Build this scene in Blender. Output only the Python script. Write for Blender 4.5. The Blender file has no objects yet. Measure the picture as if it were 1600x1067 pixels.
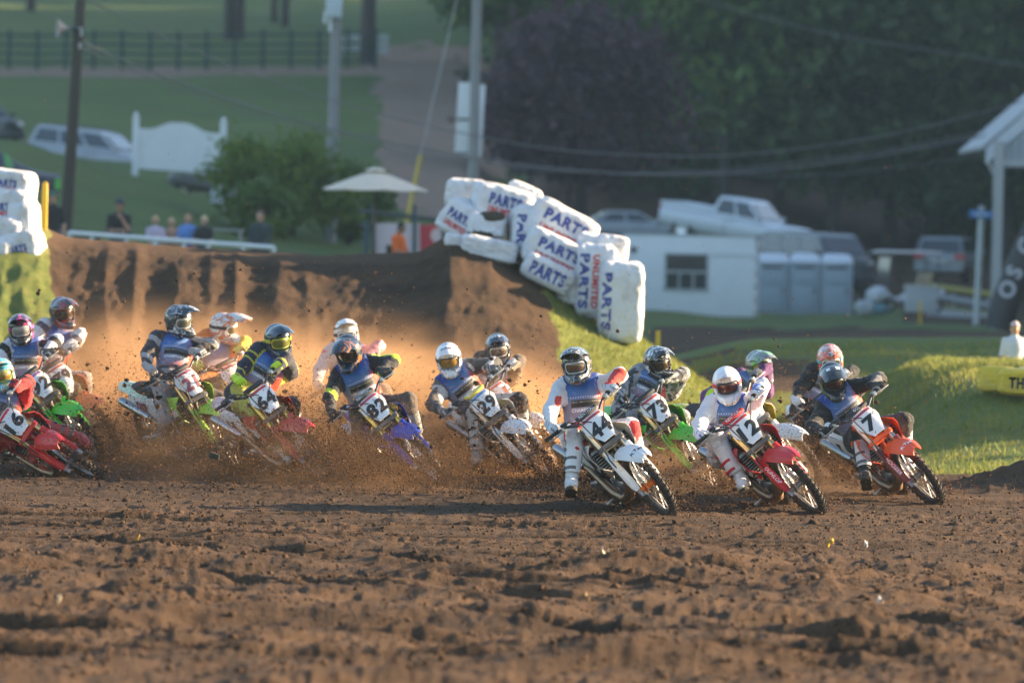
import bpy, bmesh, math, random
import numpy as np
from mathutils import Matrix, Vector
from mathutils.bvhtree import BVHTree

SC = bpy.context.scene
R = math.radians
random.seed(7); RNG = np.random.default_rng(11)

# ------------------------------------------------------------------ camera
FPX = 9400.0; CAMH = 2.3; HOR = 372.0; ROLL = R(1.3)
PITCH = math.atan((533.5 - HOR) / FPX)
CAMPOS = Vector((0, 0, CAMH))
_F = Vector((0, math.cos(PITCH), -math.sin(PITCH))); _R0 = Vector((1, 0, 0)); _U0 = _R0.cross(_F)
CR = _R0 * math.cos(ROLL) + _U0 * math.sin(ROLL)
CU = _U0 * math.cos(ROLL) - _R0 * math.sin(ROLL)
cam = bpy.data.cameras.new('camera'); camo = bpy.data.objects.new('camera', cam); SC.collection.objects.link(camo)
cam.sensor_width = 36; cam.lens = FPX * 36 / 1600; cam.clip_start = 0.5; cam.clip_end = 5000
camo.matrix_world = Matrix(((CR.x, CU.x, -_F.x, 0), (CR.y, CU.y, -_F.y, 0), (CR.z, CU.z, -_F.z, CAMH), (0, 0, 0, 1)))
SC.camera = camo
cam.dof.use_dof = True; cam.dof.focus_distance = 51.5; cam.dof.aperture_fstop = 2.5; cam.dof.aperture_blades = 9

# ------------------------------------------------------------------ world and sun
SUN_AZ = R(72); SUN_EL = R(16)          # azimuth measured to the right of the viewing direction
SDIR = Vector((math.sin(SUN_AZ) * math.cos(SUN_EL), math.cos(SUN_AZ) * math.cos(SUN_EL), math.sin(SUN_EL)))
W = bpy.data.worlds.new('World'); SC.world = W; W.use_nodes = True
nt = W.node_tree; bg = nt.nodes['Background']; sky = nt.nodes.new('ShaderNodeTexSky')
sky.sky_type = 'NISHITA'; sky.sun_disc = False; sky.sun_elevation = SUN_EL; sky.sun_rotation = SUN_AZ
sky.air_density = 1.0; sky.dust_density = 1.0; sky.ozone_density = 1.5
nt.links.new(sky.outputs[0], bg.inputs[0]); bg.inputs[1].default_value = 0.075
sl = bpy.data.lights.new('sun', 'SUN'); so = bpy.data.objects.new('sun', sl); SC.collection.objects.link(so)
sl.energy = 5.0; sl.angle = R(0.6); sl.color = (1.0, 0.74, 0.45)
so.rotation_euler = (-SDIR).to_track_quat('-Z', 'Y').to_euler(); so.location = (40, 40, 60)
vs = SC.view_settings; vs.view_transform = 'Standard'; vs.look = 'None'; vs.exposure = 2.3; vs.gamma = 1.0; vs.use_curve_mapping = False
cy = SC.cycles
cy.use_denoising = True; cy.max_bounces = 6; cy.diffuse_bounces = 3; cy.glossy_bounces = 3; cy.transmission_bounces = 4
cy.transparent_max_bounces = 8; cy.volume_bounces = 1; cy.use_adaptive_sampling = True; cy.adaptive_threshold = 0.015
cy.sample_clamp_indirect = 6.0; cy.caustics_reflective = False; cy.caustics_refractive = False

# ------------------------------------------------------------------ pixel helpers (photograph pixels, 1600 wide)
def ray(px, py):
    d = _F + CR * ((px - 800) / FPX) + CU * ((533.5 - py) / FPX)
    return d
def at(px, py, dist):                 # the point seen at a pixel, at a given distance along world Y
    d = ray(px, py); return CAMPOS + d * (dist / d.y)
def on_plane(px, py, p0, n):
    d = ray(px, py); t = (p0 - CAMPOS).dot(n) / d.dot(n); return CAMPOS + d * t

# ------------------------------------------------------------------ noise
_perm = np.random.default_rng(3).permutation(512).astype(np.int64)
_perm = np.concatenate([_perm, _perm, _perm])
_g3 = np.random.default_rng(4).normal(size=(512, 3)); _g3 /= np.linalg.norm(_g3, axis=1)[:, None]
def noise3(x, y, z=0.0):
    x, y, z = np.broadcast_arrays(np.asarray(x, float), np.asarray(y, float), np.asarray(z, float))
    xi, yi, zi = np.floor(x).astype(np.int64), np.floor(y).astype(np.int64), np.floor(z).astype(np.int64)
    xf, yf, zf = x - xi, y - yi, z - zi
    u, v, w = [t * t * t * (t * (t * 6 - 15) + 10) for t in (xf, yf, zf)]
    def g(i, j, k):
        h = _perm[(_perm[(_perm[(xi + i) & 511] + yi + j) & 511] + zi + k) & 511]; q = _g3[h]
        return q[..., 0] * (xf - i) + q[..., 1] * (yf - j) + q[..., 2] * (zf - k)
    L = lambda a, b, t: a + (b - a) * t
    return L(L(L(g(0,0,0), g(1,0,0), u), L(g(0,1,0), g(1,1,0), u), v), L(L(g(0,0,1), g(1,0,1), u), L(g(0,1,1), g(1,1,1), u), v), w)
def fbm(x, y, oct=4, z=0.0):
    s = 0; a = 1; f = 1
    for i in range(oct): s = s + a * noise3(x * f, y * f, z + 7.3 * i); a *= .5; f *= 2.03
    return s
def sm(t):
    t = np.clip(t, 0, 1); return t * t * (3 - 2 * t)

# ------------------------------------------------------------------ objects
COL = SC.collection
def mesh_np(name, V, F, smooth=False):
    me = bpy.data.meshes.new(name); V = np.asarray(V, np.float32); F = np.asarray(F, np.int32)
    me.vertices.add(len(V)); me.vertices.foreach_set('co', V.ravel())
    k = F.shape[1]; me.loops.add(F.size); me.loops.foreach_set('vertex_index', F.ravel())
    me.polygons.add(len(F)); me.polygons.foreach_set('loop_start', np.arange(len(F), dtype=np.int32) * k)
    me.polygons.foreach_set('loop_total', np.full(len(F), k, np.int32))
    if smooth: me.polygons.foreach_set('use_smooth', np.ones(len(F), bool))
    me.update(calc_edges=True); me.validate(); return me
def link(name, data, mat=None, parent=None, M=None, per_object=True):
    o = bpy.data.objects.new(name, data); COL.objects.link(o)
    if mat is not None and data is not None:
        mats = mat if isinstance(mat, (list, tuple)) else [mat]
        while len(data.materials) < len(mats): data.materials.append(None)
        for i, m in enumerate(mats):
            if per_object: o.material_slots[i].link = 'OBJECT'; o.material_slots[i].material = m
            else: data.materials[i] = m
    if parent is not None: o.parent = parent
    if M is not None: o.matrix_basis = M
    return o
def tag(o, label=None, cat=None, group=None, kind=None):
    if label: o['label'] = label
    if cat: o['category'] = cat
    if group: o['group'] = group
    if kind: o['kind'] = kind
    return o
class MB:
    """collects faces of ONE piece; mesh(name) makes the mesh data"""
    def __init__(s): s.v = []; s.f = []; s.mi = []; s.cur = 0
    def add(s, V, F):
        n = len(s.v); s.v += [tuple(p) for p in V]
        for f in F: s.f.append([i + n for i in f]); s.mi.append(s.cur)
        return s
    def box(s, c, d, M=None, taper=1.0, bev=0.0):
        x, y, z = d[0] / 2, d[1] / 2, d[2] / 2; P = []
        if bev > 0:
            b = min(bev, x * .9, y * .9, z * .9); bm = bmesh.new(); bmesh.ops.create_cube(bm, size=1)
            for q in bm.verts: q.co = Vector((q.co.x * d[0], q.co.y * d[1], q.co.z * d[2]))
            bmesh.ops.bevel(bm, geom=bm.edges[:], offset=b, segments=2, affect='EDGES', profile=.6)
            bm.verts.index_update()
            V = []
            for q in bm.verts:
                k = taper if q.co.z > 0 else 1.0; p = Vector((q.co.x * k, q.co.y * k, q.co.z))
                V.append((M @ p if M else p) + Vector(c))
            s.add(V, [[w.index for w in f.verts] for f in bm.faces]); bm.free(); return s
        for sx, sy, sz in ((-1,-1,-1),(1,-1,-1),(1,1,-1),(-1,1,-1),(-1,-1,1),(1,-1,1),(1,1,1),(-1,1,1)):
            k = taper if sz > 0 else 1.0
            p = Vector((sx * x * k, sy * y * k, sz * z)); P.append((M @ p if M else p) + Vector(c))
        return s.add(P, [(0,3,2,1),(4,5,6,7),(0,1,5,4),(1,2,6,5),(2,3,7,6),(3,0,4,7)])
    def tube(s, pts, r, n=8, cap=True, closed=False, flat=1.0, upv=None):
        pts = [Vector(p) for p in pts]; m = len(pts); rr = r if isinstance(r, (list, tuple)) else [r] * m
        V = []; F = []; prev = None
        for i, p in enumerate(pts):
            if closed: t = pts[(i + 1) % m] - pts[i - 1]
            else: t = pts[min(i + 1, m - 1)] - pts[max(i - 1, 0)]
            t.normalize()
            if prev is None:
                a = Vector(upv) if upv else (Vector((0, 0, 1)) if abs(t.z) < .9 else Vector((0, 1, 0)))
            else: a = prev
            a = (a - t * a.dot(t)).normalized(); b = t.cross(a); prev = a
            for k in range(n):
                q = 2 * math.pi * k / n; V.append(p + a * (rr[i] * flat * math.cos(q)) + b * (rr[i] * math.sin(q)))
        for i in range(m if closed else m - 1):
            j = (i + 1) % m
            for k in range(n): F.append((i*n+k, i*n+(k+1)%n, j*n+(k+1)%n, j*n+k))
        if cap and not closed: F.append(list(range(n))[::-1]); F.append([(m-1)*n+k for k in range(n)])
        return s.add(V, F)
    def lathe(s, prof, c=(0,0,0), n=24, axis='Y', closed=True):
        V = []; F = []; m = len(prof)
        for k in range(n):
            q = 2 * math.pi * k / n; cs, sn = math.cos(q), math.sin(q)
            for r_, h in prof:
                if axis == 'Y': p = (r_ * cs, h, r_ * sn)
                elif axis == 'Z': p = (r_ * cs, r_ * sn, h)
                else: p = (h, r_ * cs, r_ * sn)
                V.append(Vector(p) + Vector(c))
        for k in range(n):
            k2 = (k + 1) % n
            for i in range(m if closed else m - 1):
                j = (i + 1) % m
                F.append((k*m+i, k*m+j, k2*m+j, k2*m+i) if axis == 'Y' else (k*m+i, k2*m+i, k2*m+j, k*m+j))
        return s.add(V, F)
    def sheet(s, G, th):
        """a grid of points (nu x nv) made solid with thickness th"""
        nu, nv = len(G), len(G[0]); P = np.array([[tuple(q) for q in row] for row in G], float)
        du = np.gradient(P, axis=0); dv = np.gradient(P, axis=1); N = np.cross(du, dv)
        N /= np.maximum(np.linalg.norm(N, axis=2), 1e-9)[..., None]
        A = P + N * th / 2; B = P - N * th / 2; V = list(A.reshape(-1, 3)) + list(B.reshape(-1, 3)); o = nu * nv; F = []
        for i in range(nu - 1):
            for j in range(nv - 1):
                a, b, c, d = i*nv+j, (i+1)*nv+j, (i+1)*nv+j+1, i*nv+j+1
                F.append((a, b, c, d)); F.append((d+o, c+o, b+o, a+o))
        for i in range(nu - 1):
            a, b = i*nv, (i+1)*nv; F.append((b, a, a+o, b+o)); a, b = i*nv+nv-1, (i+1)*nv+nv-1; F.append((a, b, b+o, a+o))
        for j in range(nv - 1):
            a, b = j, j+1; F.append((a, b, b+o, a+o)); a, b = (nu-1)*nv+j, (nu-1)*nv+j+1; F.append((b, a, a+o, b+o))
        return s.add(V, F)
    def loft(s, secs, cap=True):
        m = len(secs[0]); V = [p for sec in secs for p in sec]; F = []
        for i in range(len(secs) - 1):
            for k in range(m): F.append((i*m+k, i*m+(k+1)%m, (i+1)*m+(k+1)%m, (i+1)*m+k))
        if cap: F.append(list(range(m))[::-1]); F.append([(len(secs)-1)*m+k for k in range(m)])
        return s.add(V, F)
    def prism(s, poly, vec):
        n = len(poly); V = [Vector(p) for p in poly] + [Vector(p) + Vector(vec) for p in poly]
        return s.add(V, [list(range(n))[::-1], [n+k for k in range(n)]] + [(k, (k+1)%n, n+(k+1)%n, n+k) for k in range(n)])
    def mesh(s, name, smooth=None, ang=40):
        me = bpy.data.meshes.new(name); me.from_pydata([tuple(v) for v in s.v], [], s.f)
        if max(s.mi, default=0) > 0: me.polygons.foreach_set('material_index', s.mi)
        bm = bmesh.new(); bm.from_mesh(me); bmesh.ops.recalc_face_normals(bm, faces=bm.faces)
        if smooth is not False:
            for f in bm.faces: f.smooth = True
            for e in bm.edges:
                if len(e.link_faces) == 2 and e.calc_face_angle(0) > R(ang): e.smooth = False
        bm.to_mesh(me); bm.free(); me.update(); return me
def obj(name, mb, mat, parent=None, M=None, ang=40):
    return link(name, mb.mesh(name, ang=ang), mat, parent, M)
def empty(name, M=None, parent=None):
    o = bpy.data.objects.new(name, None); COL.objects.link(o); o.empty_display_size = .2
    if parent is not None: o.parent = parent
    if M is not None: o.matrix_basis = M
    return o
def rrect(c, u, v, hw, hh, n=4, p=2.6):
    """rounded closed section: superellipse about c in axes u, v"""
    out = []; c = Vector(c); u = Vector(u); v = Vector(v)
    for k in range(4 * n):
        q = 2 * math.pi * (k + .5) / (4 * n); cs, sn = math.cos(q), math.sin(q)
        out.append(c + u * (hw * math.copysign(abs(cs) ** (2 / p), cs)) + v * (hh * math.copysign(abs(sn) ** (2 / p), sn)))
    return out
_txt = {}
def text_mesh(s, size=1.0, shear=0.0, bold=0.012, extrude=0.0, sx=1.0, key=None):
    """flat lettering, centred on its own middle, in the XY plane"""
    k = (s, size, shear, bold, extrude, sx)
    if k in _txt: return _txt[k]
    cu = bpy.data.curves.new('lettering', 'FONT'); cu.body = s; cu.size = 1.0; cu.shear = shear; cu.offset = bold
    cu.extrude = extrude; cu.align_x = 'CENTER'; cu.resolution_u = 3; cu.space_character = 1.0 + bold * 3
    o = bpy.data.objects.new('lettering', cu); COL.objects.link(o)
    dg = bpy.context.evaluated_depsgraph_get(); me = bpy.data.meshes.new_from_object(o.evaluated_get(dg))
    bpy.data.objects.remove(o); bpy.data.curves.remove(cu)
    V = np.empty(len(me.vertices) * 3); me.vertices.foreach_get('co', V); V = V.reshape(-1, 3)
    V[:, :2] -= (V[:, :2].max(0) + V[:, :2].min(0)) / 2
    h = V[:, 1].max() - V[:, 1].min(); V[:, :2] *= size / h; V[:, 0] *= sx; V[:, 2] *= 1
    me.vertices.foreach_set('co', V.ravel()); me.update(); me.materials.clear(); _txt[k] = me
    return me
def decal_mesh(me, M, bvh, off=.003, maxlen=.03, width=None):
    """drape a flat mesh on a surface: each vertex of me (placed by M) is dropped along -Z of M onto bvh"""
    bm = bmesh.new(); bm.from_mesh(me)
    if width:
        xs = [v.co.x for v in bm.verts]; k = width / max(max(xs) - min(xs), 1e-6)
        for v in bm.verts: v.co.x *= k; v.co.y *= k if False else 1
    for _ in range(3):
        es = [e for e in bm.edges if e.calc_length() > maxlen]
        if not es: break
        bmesh.ops.subdivide_edges(bm, edges=es, cuts=1); bmesh.ops.triangulate(bm, faces=[f for f in bm.faces if len(f.verts) > 4])
    dn = -(M.to_3x3() @ Vector((0, 0, 1))).normalized()
    for v in bm.verts:
        p = M @ v.co; hit = bvh.ray_cast(p - dn * .25, dn, .7)
        v.co = (hit[0] - dn * off) if hit[0] is not None else p
    out = bpy.data.meshes.new('lettering'); bm.to_mesh(out); bm.free(); return out
def frame(o, x, y=None, z=None):
    """matrix with origin o and axes x, y, z"""
    return Matrix(((x.x, y.x, z.x, o.x), (x.y, y.y, z.y, o.y), (x.z, y.z, z.z, o.z), (0, 0, 0, 1)))
def ortho(o, fwd, up):
    x = Vector(fwd).normalized(); z = Vector(up); z = (z - x * z.dot(x)).normalized(); return frame(Vector(o), x, z.cross(x), z)

# ------------------------------------------------------------------ materials
_mats = {}
class N:
    """tiny node builder"""
    def __init__(s, name):
        s.m = bpy.data.materials.new(name); s.m.use_nodes = True; s.t = s.m.node_tree; s.b = s.t.nodes['Principled BSDF']; s.out = s.t.nodes['Material Output']
    def n(s, ty, **kw):
        x = s.t.nodes.new(ty)
        for k, v in kw.items():
            if k.startswith('i_'):
                kk = k[2:]; x.inputs[int(kk) if kk.isdigit() else kk].default_value = v
            else: setattr(x, k, v)
        return x
    def l(s, a, b): s.t.links.new(a, b)
    def co(s, which='Object', scale=None):
        t = s.n('ShaderNodeTexCoord'); o = t.outputs[which]
        if scale is not None:
            m = s.n('ShaderNodeMapping'); m.inputs['Scale'].default_value = scale; s.l(o, m.inputs[0]); o = m.outputs[0]
        return o
    def noise(s, co, scale, detail=3, rough=.55, dist=0.0):
        x = s.n('ShaderNodeTexNoise'); x.inputs['Scale'].default_value = scale; x.inputs['Detail'].default_value = detail
        x.inputs['Roughness'].default_value = rough; x.inputs['Distortion'].default_value = dist; s.l(co, x.inputs['Vector']); return x.outputs['Fac']
    def ramp(s, fac, stops, const=False):
        r_ = s.n('ShaderNodeValToRGB'); e = r_.color_ramp.elements
        if const: r_.color_ramp.interpolation = 'CONSTANT'
        while len(e) < len(stops): e.new(.5)
        for el, (p, c) in zip(e, stops): el.position = p; el.color = (*c, 1) if len(c) == 3 else c
        s.l(fac, r_.inputs[0]); return r_.outputs[0]
    def mix(s, fac, a, b):
        x = s.n('ShaderNodeMix', data_type='RGBA')
        for sock, v in ((x.inputs[0], fac), (x.inputs[6], a), (x.inputs[7], b)):
            if hasattr(v, 'is_output'): s.l(v, sock)
            elif isinstance(v, (int, float)): sock.default_value = v
            else: sock.default_value = (*v, 1) if len(v) == 3 else v
        return x.outputs[2]
    def math(s, op, a, b=0.0, c=None):
        x = s.n('ShaderNodeMath', operation=op)
        for i, v in enumerate((a, b, c)):
            if v is None: continue
            if hasattr(v, 'is_output'): s.l(v, x.inputs[i])
            else: x.inputs[i].default_value = v
        return x.outputs[0]
    def bump(s, h, strength=.3, dist=.01):
        b = s.n('ShaderNodeBump'); b.inputs['Strength'].default_value = strength; b.inputs['Distance'].default_value = dist
        s.l(h, b.inputs['Height']); s.l(b.outputs[0], s.b.inputs['Normal'])
    def set(s, col=None, rough=None, metal=None, spec=None, coat=None):
        if col is not None:
            if hasattr(col, 'is_output'): s.l(col, s.b.inputs['Base Color'])
            else: s.b.inputs['Base Color'].default_value = (*col, 1)
        if rough is not None:
            if hasattr(rough, 'is_output'): s.l(rough, s.b.inputs['Roughness'])
            else: s.b.inputs['Roughness'].default_value = rough
        if metal is not None: s.b.inputs['Metallic'].default_value = metal
        if spec is not None: s.b.inputs['Specular IOR Level'].default_value = spec
        if coat is not None: s.b.inputs['Coat Weight'].default_value = coat
        return s.m
DIRT = (.075, .043, .024)
def paint(col, rough=.38, dirt=.25, metal=0.0, coat=0.0, name='paint'):
    """plastic or painted part with dried splashes of mud"""
    k = ('p', tuple(col), rough, dirt, metal, coat)
    if k in _mats: return _mats[k]
    m = N(name); c = m.co('Object'); a = m.noise(c, 9, 5, .65); b = m.noise(c, 45, 3, .7)
    f = m.math('ADD', m.math('MULTIPLY', a, .55), m.math('MULTIPLY', b, .45))
    lo = .72 - .42 * dirt
    mask = m.ramp(f, [(lo - .04, (0, 0, 0)), (min(lo + .24, 1), (1, 1, 1))])
    mk = m.math('MULTIPLY', mask, min(1, .35 + dirt))
    tone = m.mix(m.noise(c, 3, 2), [x * .9 for x in col], [min(1, x * 1.08) for x in col])
    m.set(m.mix(mk, tone, DIRT), m.math('ADD', rough, m.math('MULTIPLY', mk, .9 - rough)), metal if dirt < .5 else metal * .6, coat=coat)
    m.bump(b, .15, .003); _mats[k] = m.m; return m.m
def plain(col, rough=.6, metal=0.0, name='plain', var=.12, scale=6, bump=.1, spec=.5):
    k = ('q', tuple(col), rough, metal, var, scale, bump)
    if k in _mats: return _mats[k]
    m = N(name); c = m.co('Object'); a = m.noise(c, scale, 4, .6)
    m.set(m.mix(a, [x * (1 - var) for x in col], [min(1, x * (1 + var)) for x in col]), rough, metal, spec)
    if bump: m.bump(m.noise(c, scale * 8, 3), bump, .004)
    _mats[k] = m.m; return m.m
def cloth(c1, c2=None, c3=None, kind='plain', dirt=.25, scale=5.0, name='cloth'):
    """riding gear: up to three colours in blocks, folds and dust"""
    k = ('c', tuple(c1), tuple(c2 or ()), tuple(c3 or ()), kind, dirt, scale)
    if k in _mats: return _mats[k]
    m = N(name); c = m.co('Object'); col = tuple(c1)
    if c2:
        if kind == 'camo':
            f = m.noise(c, scale * 1.6, 2, .5, .6); col = m.ramp(f, [(0, c1), (.44, c2), (.56, c3 or c1), (.66, c2)], True)
        elif kind == 'stripe':
            w = m.n('ShaderNodeTexWave', bands_direction='DIAGONAL'); w.inputs['Scale'].default_value = scale * .55; w.inputs['Distortion'].default_value = 2.2
            w.inputs['Detail'].default_value = 1; m.l(c, w.inputs[0]); col = m.ramp(w.outputs['Fac'], [(0, c1), (.62, c2), (.86, c3 or c1)], True)
        else:
            f = m.noise(c, scale * .8, 1, .4); col = m.ramp(f, [(0, c1), (.53, c2), (.66, c3 or c2)], True)
    d = m.noise(c, 22, 5, .7); e = m.noise(c, 4, 3)
    mk = m.math('MULTIPLY', m.ramp(m.math('ADD', m.math('MULTIPLY', d, .6), m.math('MULTIPLY', e, .4)), [(.66 - .4 * dirt, (0, 0, 0)), (.84 - .35 * dirt, (1, 1, 1))]), min(1, .3 + dirt))
    m.set(m.mix(mk, col, (.13, .08, .05)), .82, spec=.3); m.bump(m.noise(c, 13, 5, .65, 1.2), .7, .03)
    m.b.inputs['Sheen Weight'].default_value = .15
    _mats[k] = m.m; return m.m
def metal(col=(.62, .62, .63), rough=.32, dirt=.2): return paint(col, rough, dirt, 1.0, name='metal')
RUBBER = plain((.018, .017, .016), .8, name='rubber', var=.3)
MUDDY = paint((.022, .02, .019), .85, .62, name='muddy_rubber')
BLACK = paint((.018, .018, .02), .45, .3); DGREY = paint((.06, .06, .065), .5, .3); WHITEP = paint((.78, .78, .78), .4, .22)
ALU = metal(); DALU = metal((.3, .3, .31), .4, .35); STEEL = metal((.45, .43, .4), .35, .3)
INK = plain((.012, .012, .014), .5, name='ink', bump=0); WINK = plain((.82, .82, .82), .5, name='white_ink', bump=0); RINK = plain((.6, .03, .04), .5, name='red_ink', bump=0)
BINK = plain((.03, .05, .26), .5, name='blue_ink', bump=0)
# ------------------------------------------------------------------ the ground
_D = np.array([0, 66, 82, 87, 100, 120, 150, 165, 176, 215, 240, 280, 350, 450, 700.])
_P = np.array([-700, 0, 200, 400, 560, 700, 850, 1000, 1200, 1400, 1600, 2300.])
_Z = np.array([
 [0]*12, [0]*12, [.1,.1,.1,.1,.1,.1,.05,0,0,0,0,0],
 [.8,.8,.8,.8,.8,.8,.55,.5,.9,.95,1.,1.],
 [1.,1.,1.,1.,1.,1.,.6,.5,.8,.85,.9,1.],
 [1.2,1.15,1.15,1.1,1.1,1.,.4,.1,.3,.4,.5,.6],
 [5.2,3.4,2.7,2.0,1.7,1.1,.4,0,.0,.1,.2,.4],
 [6.5,4.8,3.85,2.75,2.2,1.3,.45,.05,.05,.05,.1,.4],
 [6.4,4.6,3.6,2.8,2.3,1.5,.6,.05,.05,.05,.1,.4],
 [6.6,5.2,4.9,4.8,4.5,3.8,1.9,.6,-.4,-.5,-.5,1.],
 [7.5,6.4,6.4,6.4,6.,5.5,3.6,2.2,1.6,.2,.1,3.],
 [10.,9.5,9.6,9.8,10.,10.,7.5,6.,5.,3.5,3.5,8.],
 [17.,16.,16.,16.,16.,16.5,15.,14.,13.,12.,12.,18.],
 [32.,31.,31.,31.,31.,32.,32.,32.,31.,30.,30.,34.],
 [70.]*12])
_Dx = np.linspace(0, 700, 1401); _Zx = np.stack([np.interp(_Dx, _D, _Z[:, j]) for j in range(12)], 1)
_BH = (np.array([-900, -300, 0, 60, 110, 300, 500, 650, 700, 760, 850, 900, 1000, 1100, 1200.]),
       np.array([2.0, 2.2, 2.3, 2.28, 2.16, 2.06, 2.0, 2.08, 2.32, 2.2, 1.8, 1.45, .98, .42, 0.]))
def _bg1(px, d):
    i = np.clip(d / .5, 0, 1399.999); i0 = i.astype(int); t = i - i0
    j = np.clip(np.searchsorted(_P, px, side='right') - 1, 0, 10); s = np.clip((px - _P[j]) / (_P[j + 1] - _P[j]), 0, 1); s = s * s * (3 - 2 * s)
    a = _Zx[i0, j] * (1 - t) + _Zx[i0 + 1, j] * t; b = _Zx[i0, j + 1] * (1 - t) + _Zx[i0 + 1, j + 1] * t
    return a * (1 - s) + b * s
def base_height(x, y):
    """ground without the small relief"""
    x = np.asarray(x, float); y = np.asarray(y, float); d = np.maximum(y, 8.0); px = 800 + x / d * FPX
    z = sum(_bg1(px, np.clip(d * k, 0, 699)) for k in (.975, .99, 1.0, 1.01, 1.025)) / 5
    H = np.interp(px, *_BH) + .05 * noise3(x * .8, 3.1)
    Dc = 80.0 + .25 * noise3(x * .5, 9.2)
    t = (d - (Dc - 7.4)) / 7.4
    face = np.where(t < 1, (.65 * sm(t) + .35 * np.clip(t, 0, 1)), np.clip(1 - (d - Dc - 1.0) / 6.0, 0, 1) ** 1.0 * 1.0)
    face = np.minimum(face, 1.0)
    z = np.maximum(z, H * face)
    mound = .86 * sm((d - 61.5) / 7.0) * sm((x - 3.35 - .02 * (d - 62)) / 1.9) * sm((84 - d) / 6)
    z = np.maximum(z, mound)
    heap = .42 * np.exp(-((x - 5.45) / .85) ** 2 - ((d - 57.3) / 1.3) ** 2)
    return z + heap
def soil_mask(x, y):
    """1 = bare soil, 0 = grass"""
    d = np.maximum(y, 8.0); px = 800 + x / d * FPX; w = fbm(x * .7, y * .35, 3) ; n2 = fbm(x * 3, y * 1.5, 3)
    t = np.clip((d - 71.5) / 8.5, 0, 1.3)
    s = np.ones_like(d)
    # left hump and right flank of the berm
    edge = 905 - 95 * t + 40 * w + 18 * n2
    flank = sm((px - edge) / 30) * sm((d - 64 - 1.5 * w) / 2)
    left = sm((74 + 22 * w + 12 * n2 + 44 * (1 - t) - px) / 20) * sm((d - 72) / 2)
    s = s * (1 - np.maximum(flank, left))
    # level ground and the grassy mound on the right
    g = sm((d - 60.5 - .8 * w) / .8) * sm((x - 3.2 - .3 * w) / .4)
    s = s * (1 - g)
    flat = sm((d - 66) / 2) * sm((px - 1150 - 60 * w) / 60) * sm((78 - d) / 3); s = np.maximum(s, flat * .45)
    bankdirt = sm((px - 1010) / 20) * sm((d - 82) / 2) * sm((90 - d) / 3) * np.clip(.5 + 2.2 * w, 0, 1) * sm((1450 - px) / 200) * .9
    s = np.maximum(s, bankdirt)
    # back track behind the bank
    tr = sm((px - 1005 - 15 * w) / 20) * sm((d - 91 - 2 * w) / 3) * sm((165 - d + 8 * w) / 8); s = np.maximum(s, tr)
    # behind the berm on the left
    s = np.where((d > 81) & (px < 960), np.where(d > 84 + w, 0.0, s), s)
    # worn bare patch on the hillside and the leaf litter under the wood
    patch = sm((px - 575 - 45 * w - .18 * (240 - d)) / 25) * sm((800 + 40 * w - px) / 30) * sm((d - 190 - 10 * w) / 15) * sm((305 + 10 * w - d) / 10)
    edge2 = sm((d - 274 - 2 * w) / 3) * sm((286 + 3 * w - d) / 5) * .8 * (px < 760)
    litter = sm((d - 225) / 10) * sm((px - 790) / 60)
    road = sm((px - 1380) / 60) * sm((d - 175) / 5)
    return np.clip(np.maximum.reduce([s, patch, edge2, litter, road]), 0, 1)
GROOVES = [(36.2, -.45, .02, 1.3), (37.6, .3, .0, .9), (39.0, -.7, .015, 1.2), (40.3, -.35, .0, 1.1), (41.2, .15, .012, .8), (42.3, -.5, .01, 1.1), (43.2, -.3, .0, .9), (44.0, -.08, .01, 1.1), (44.9, .02, .012, 1.0), (45.6, -.15, .008, .9), (46.4, -.05, .01, 1.0), (47.2, -.1, .006, .8), (47.9, 0, .008, .8), (48.7, -.06, .006, .7), (34.5, -.2, .0, 1.4), (33.2, .1, .0, 1.4)]
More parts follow.
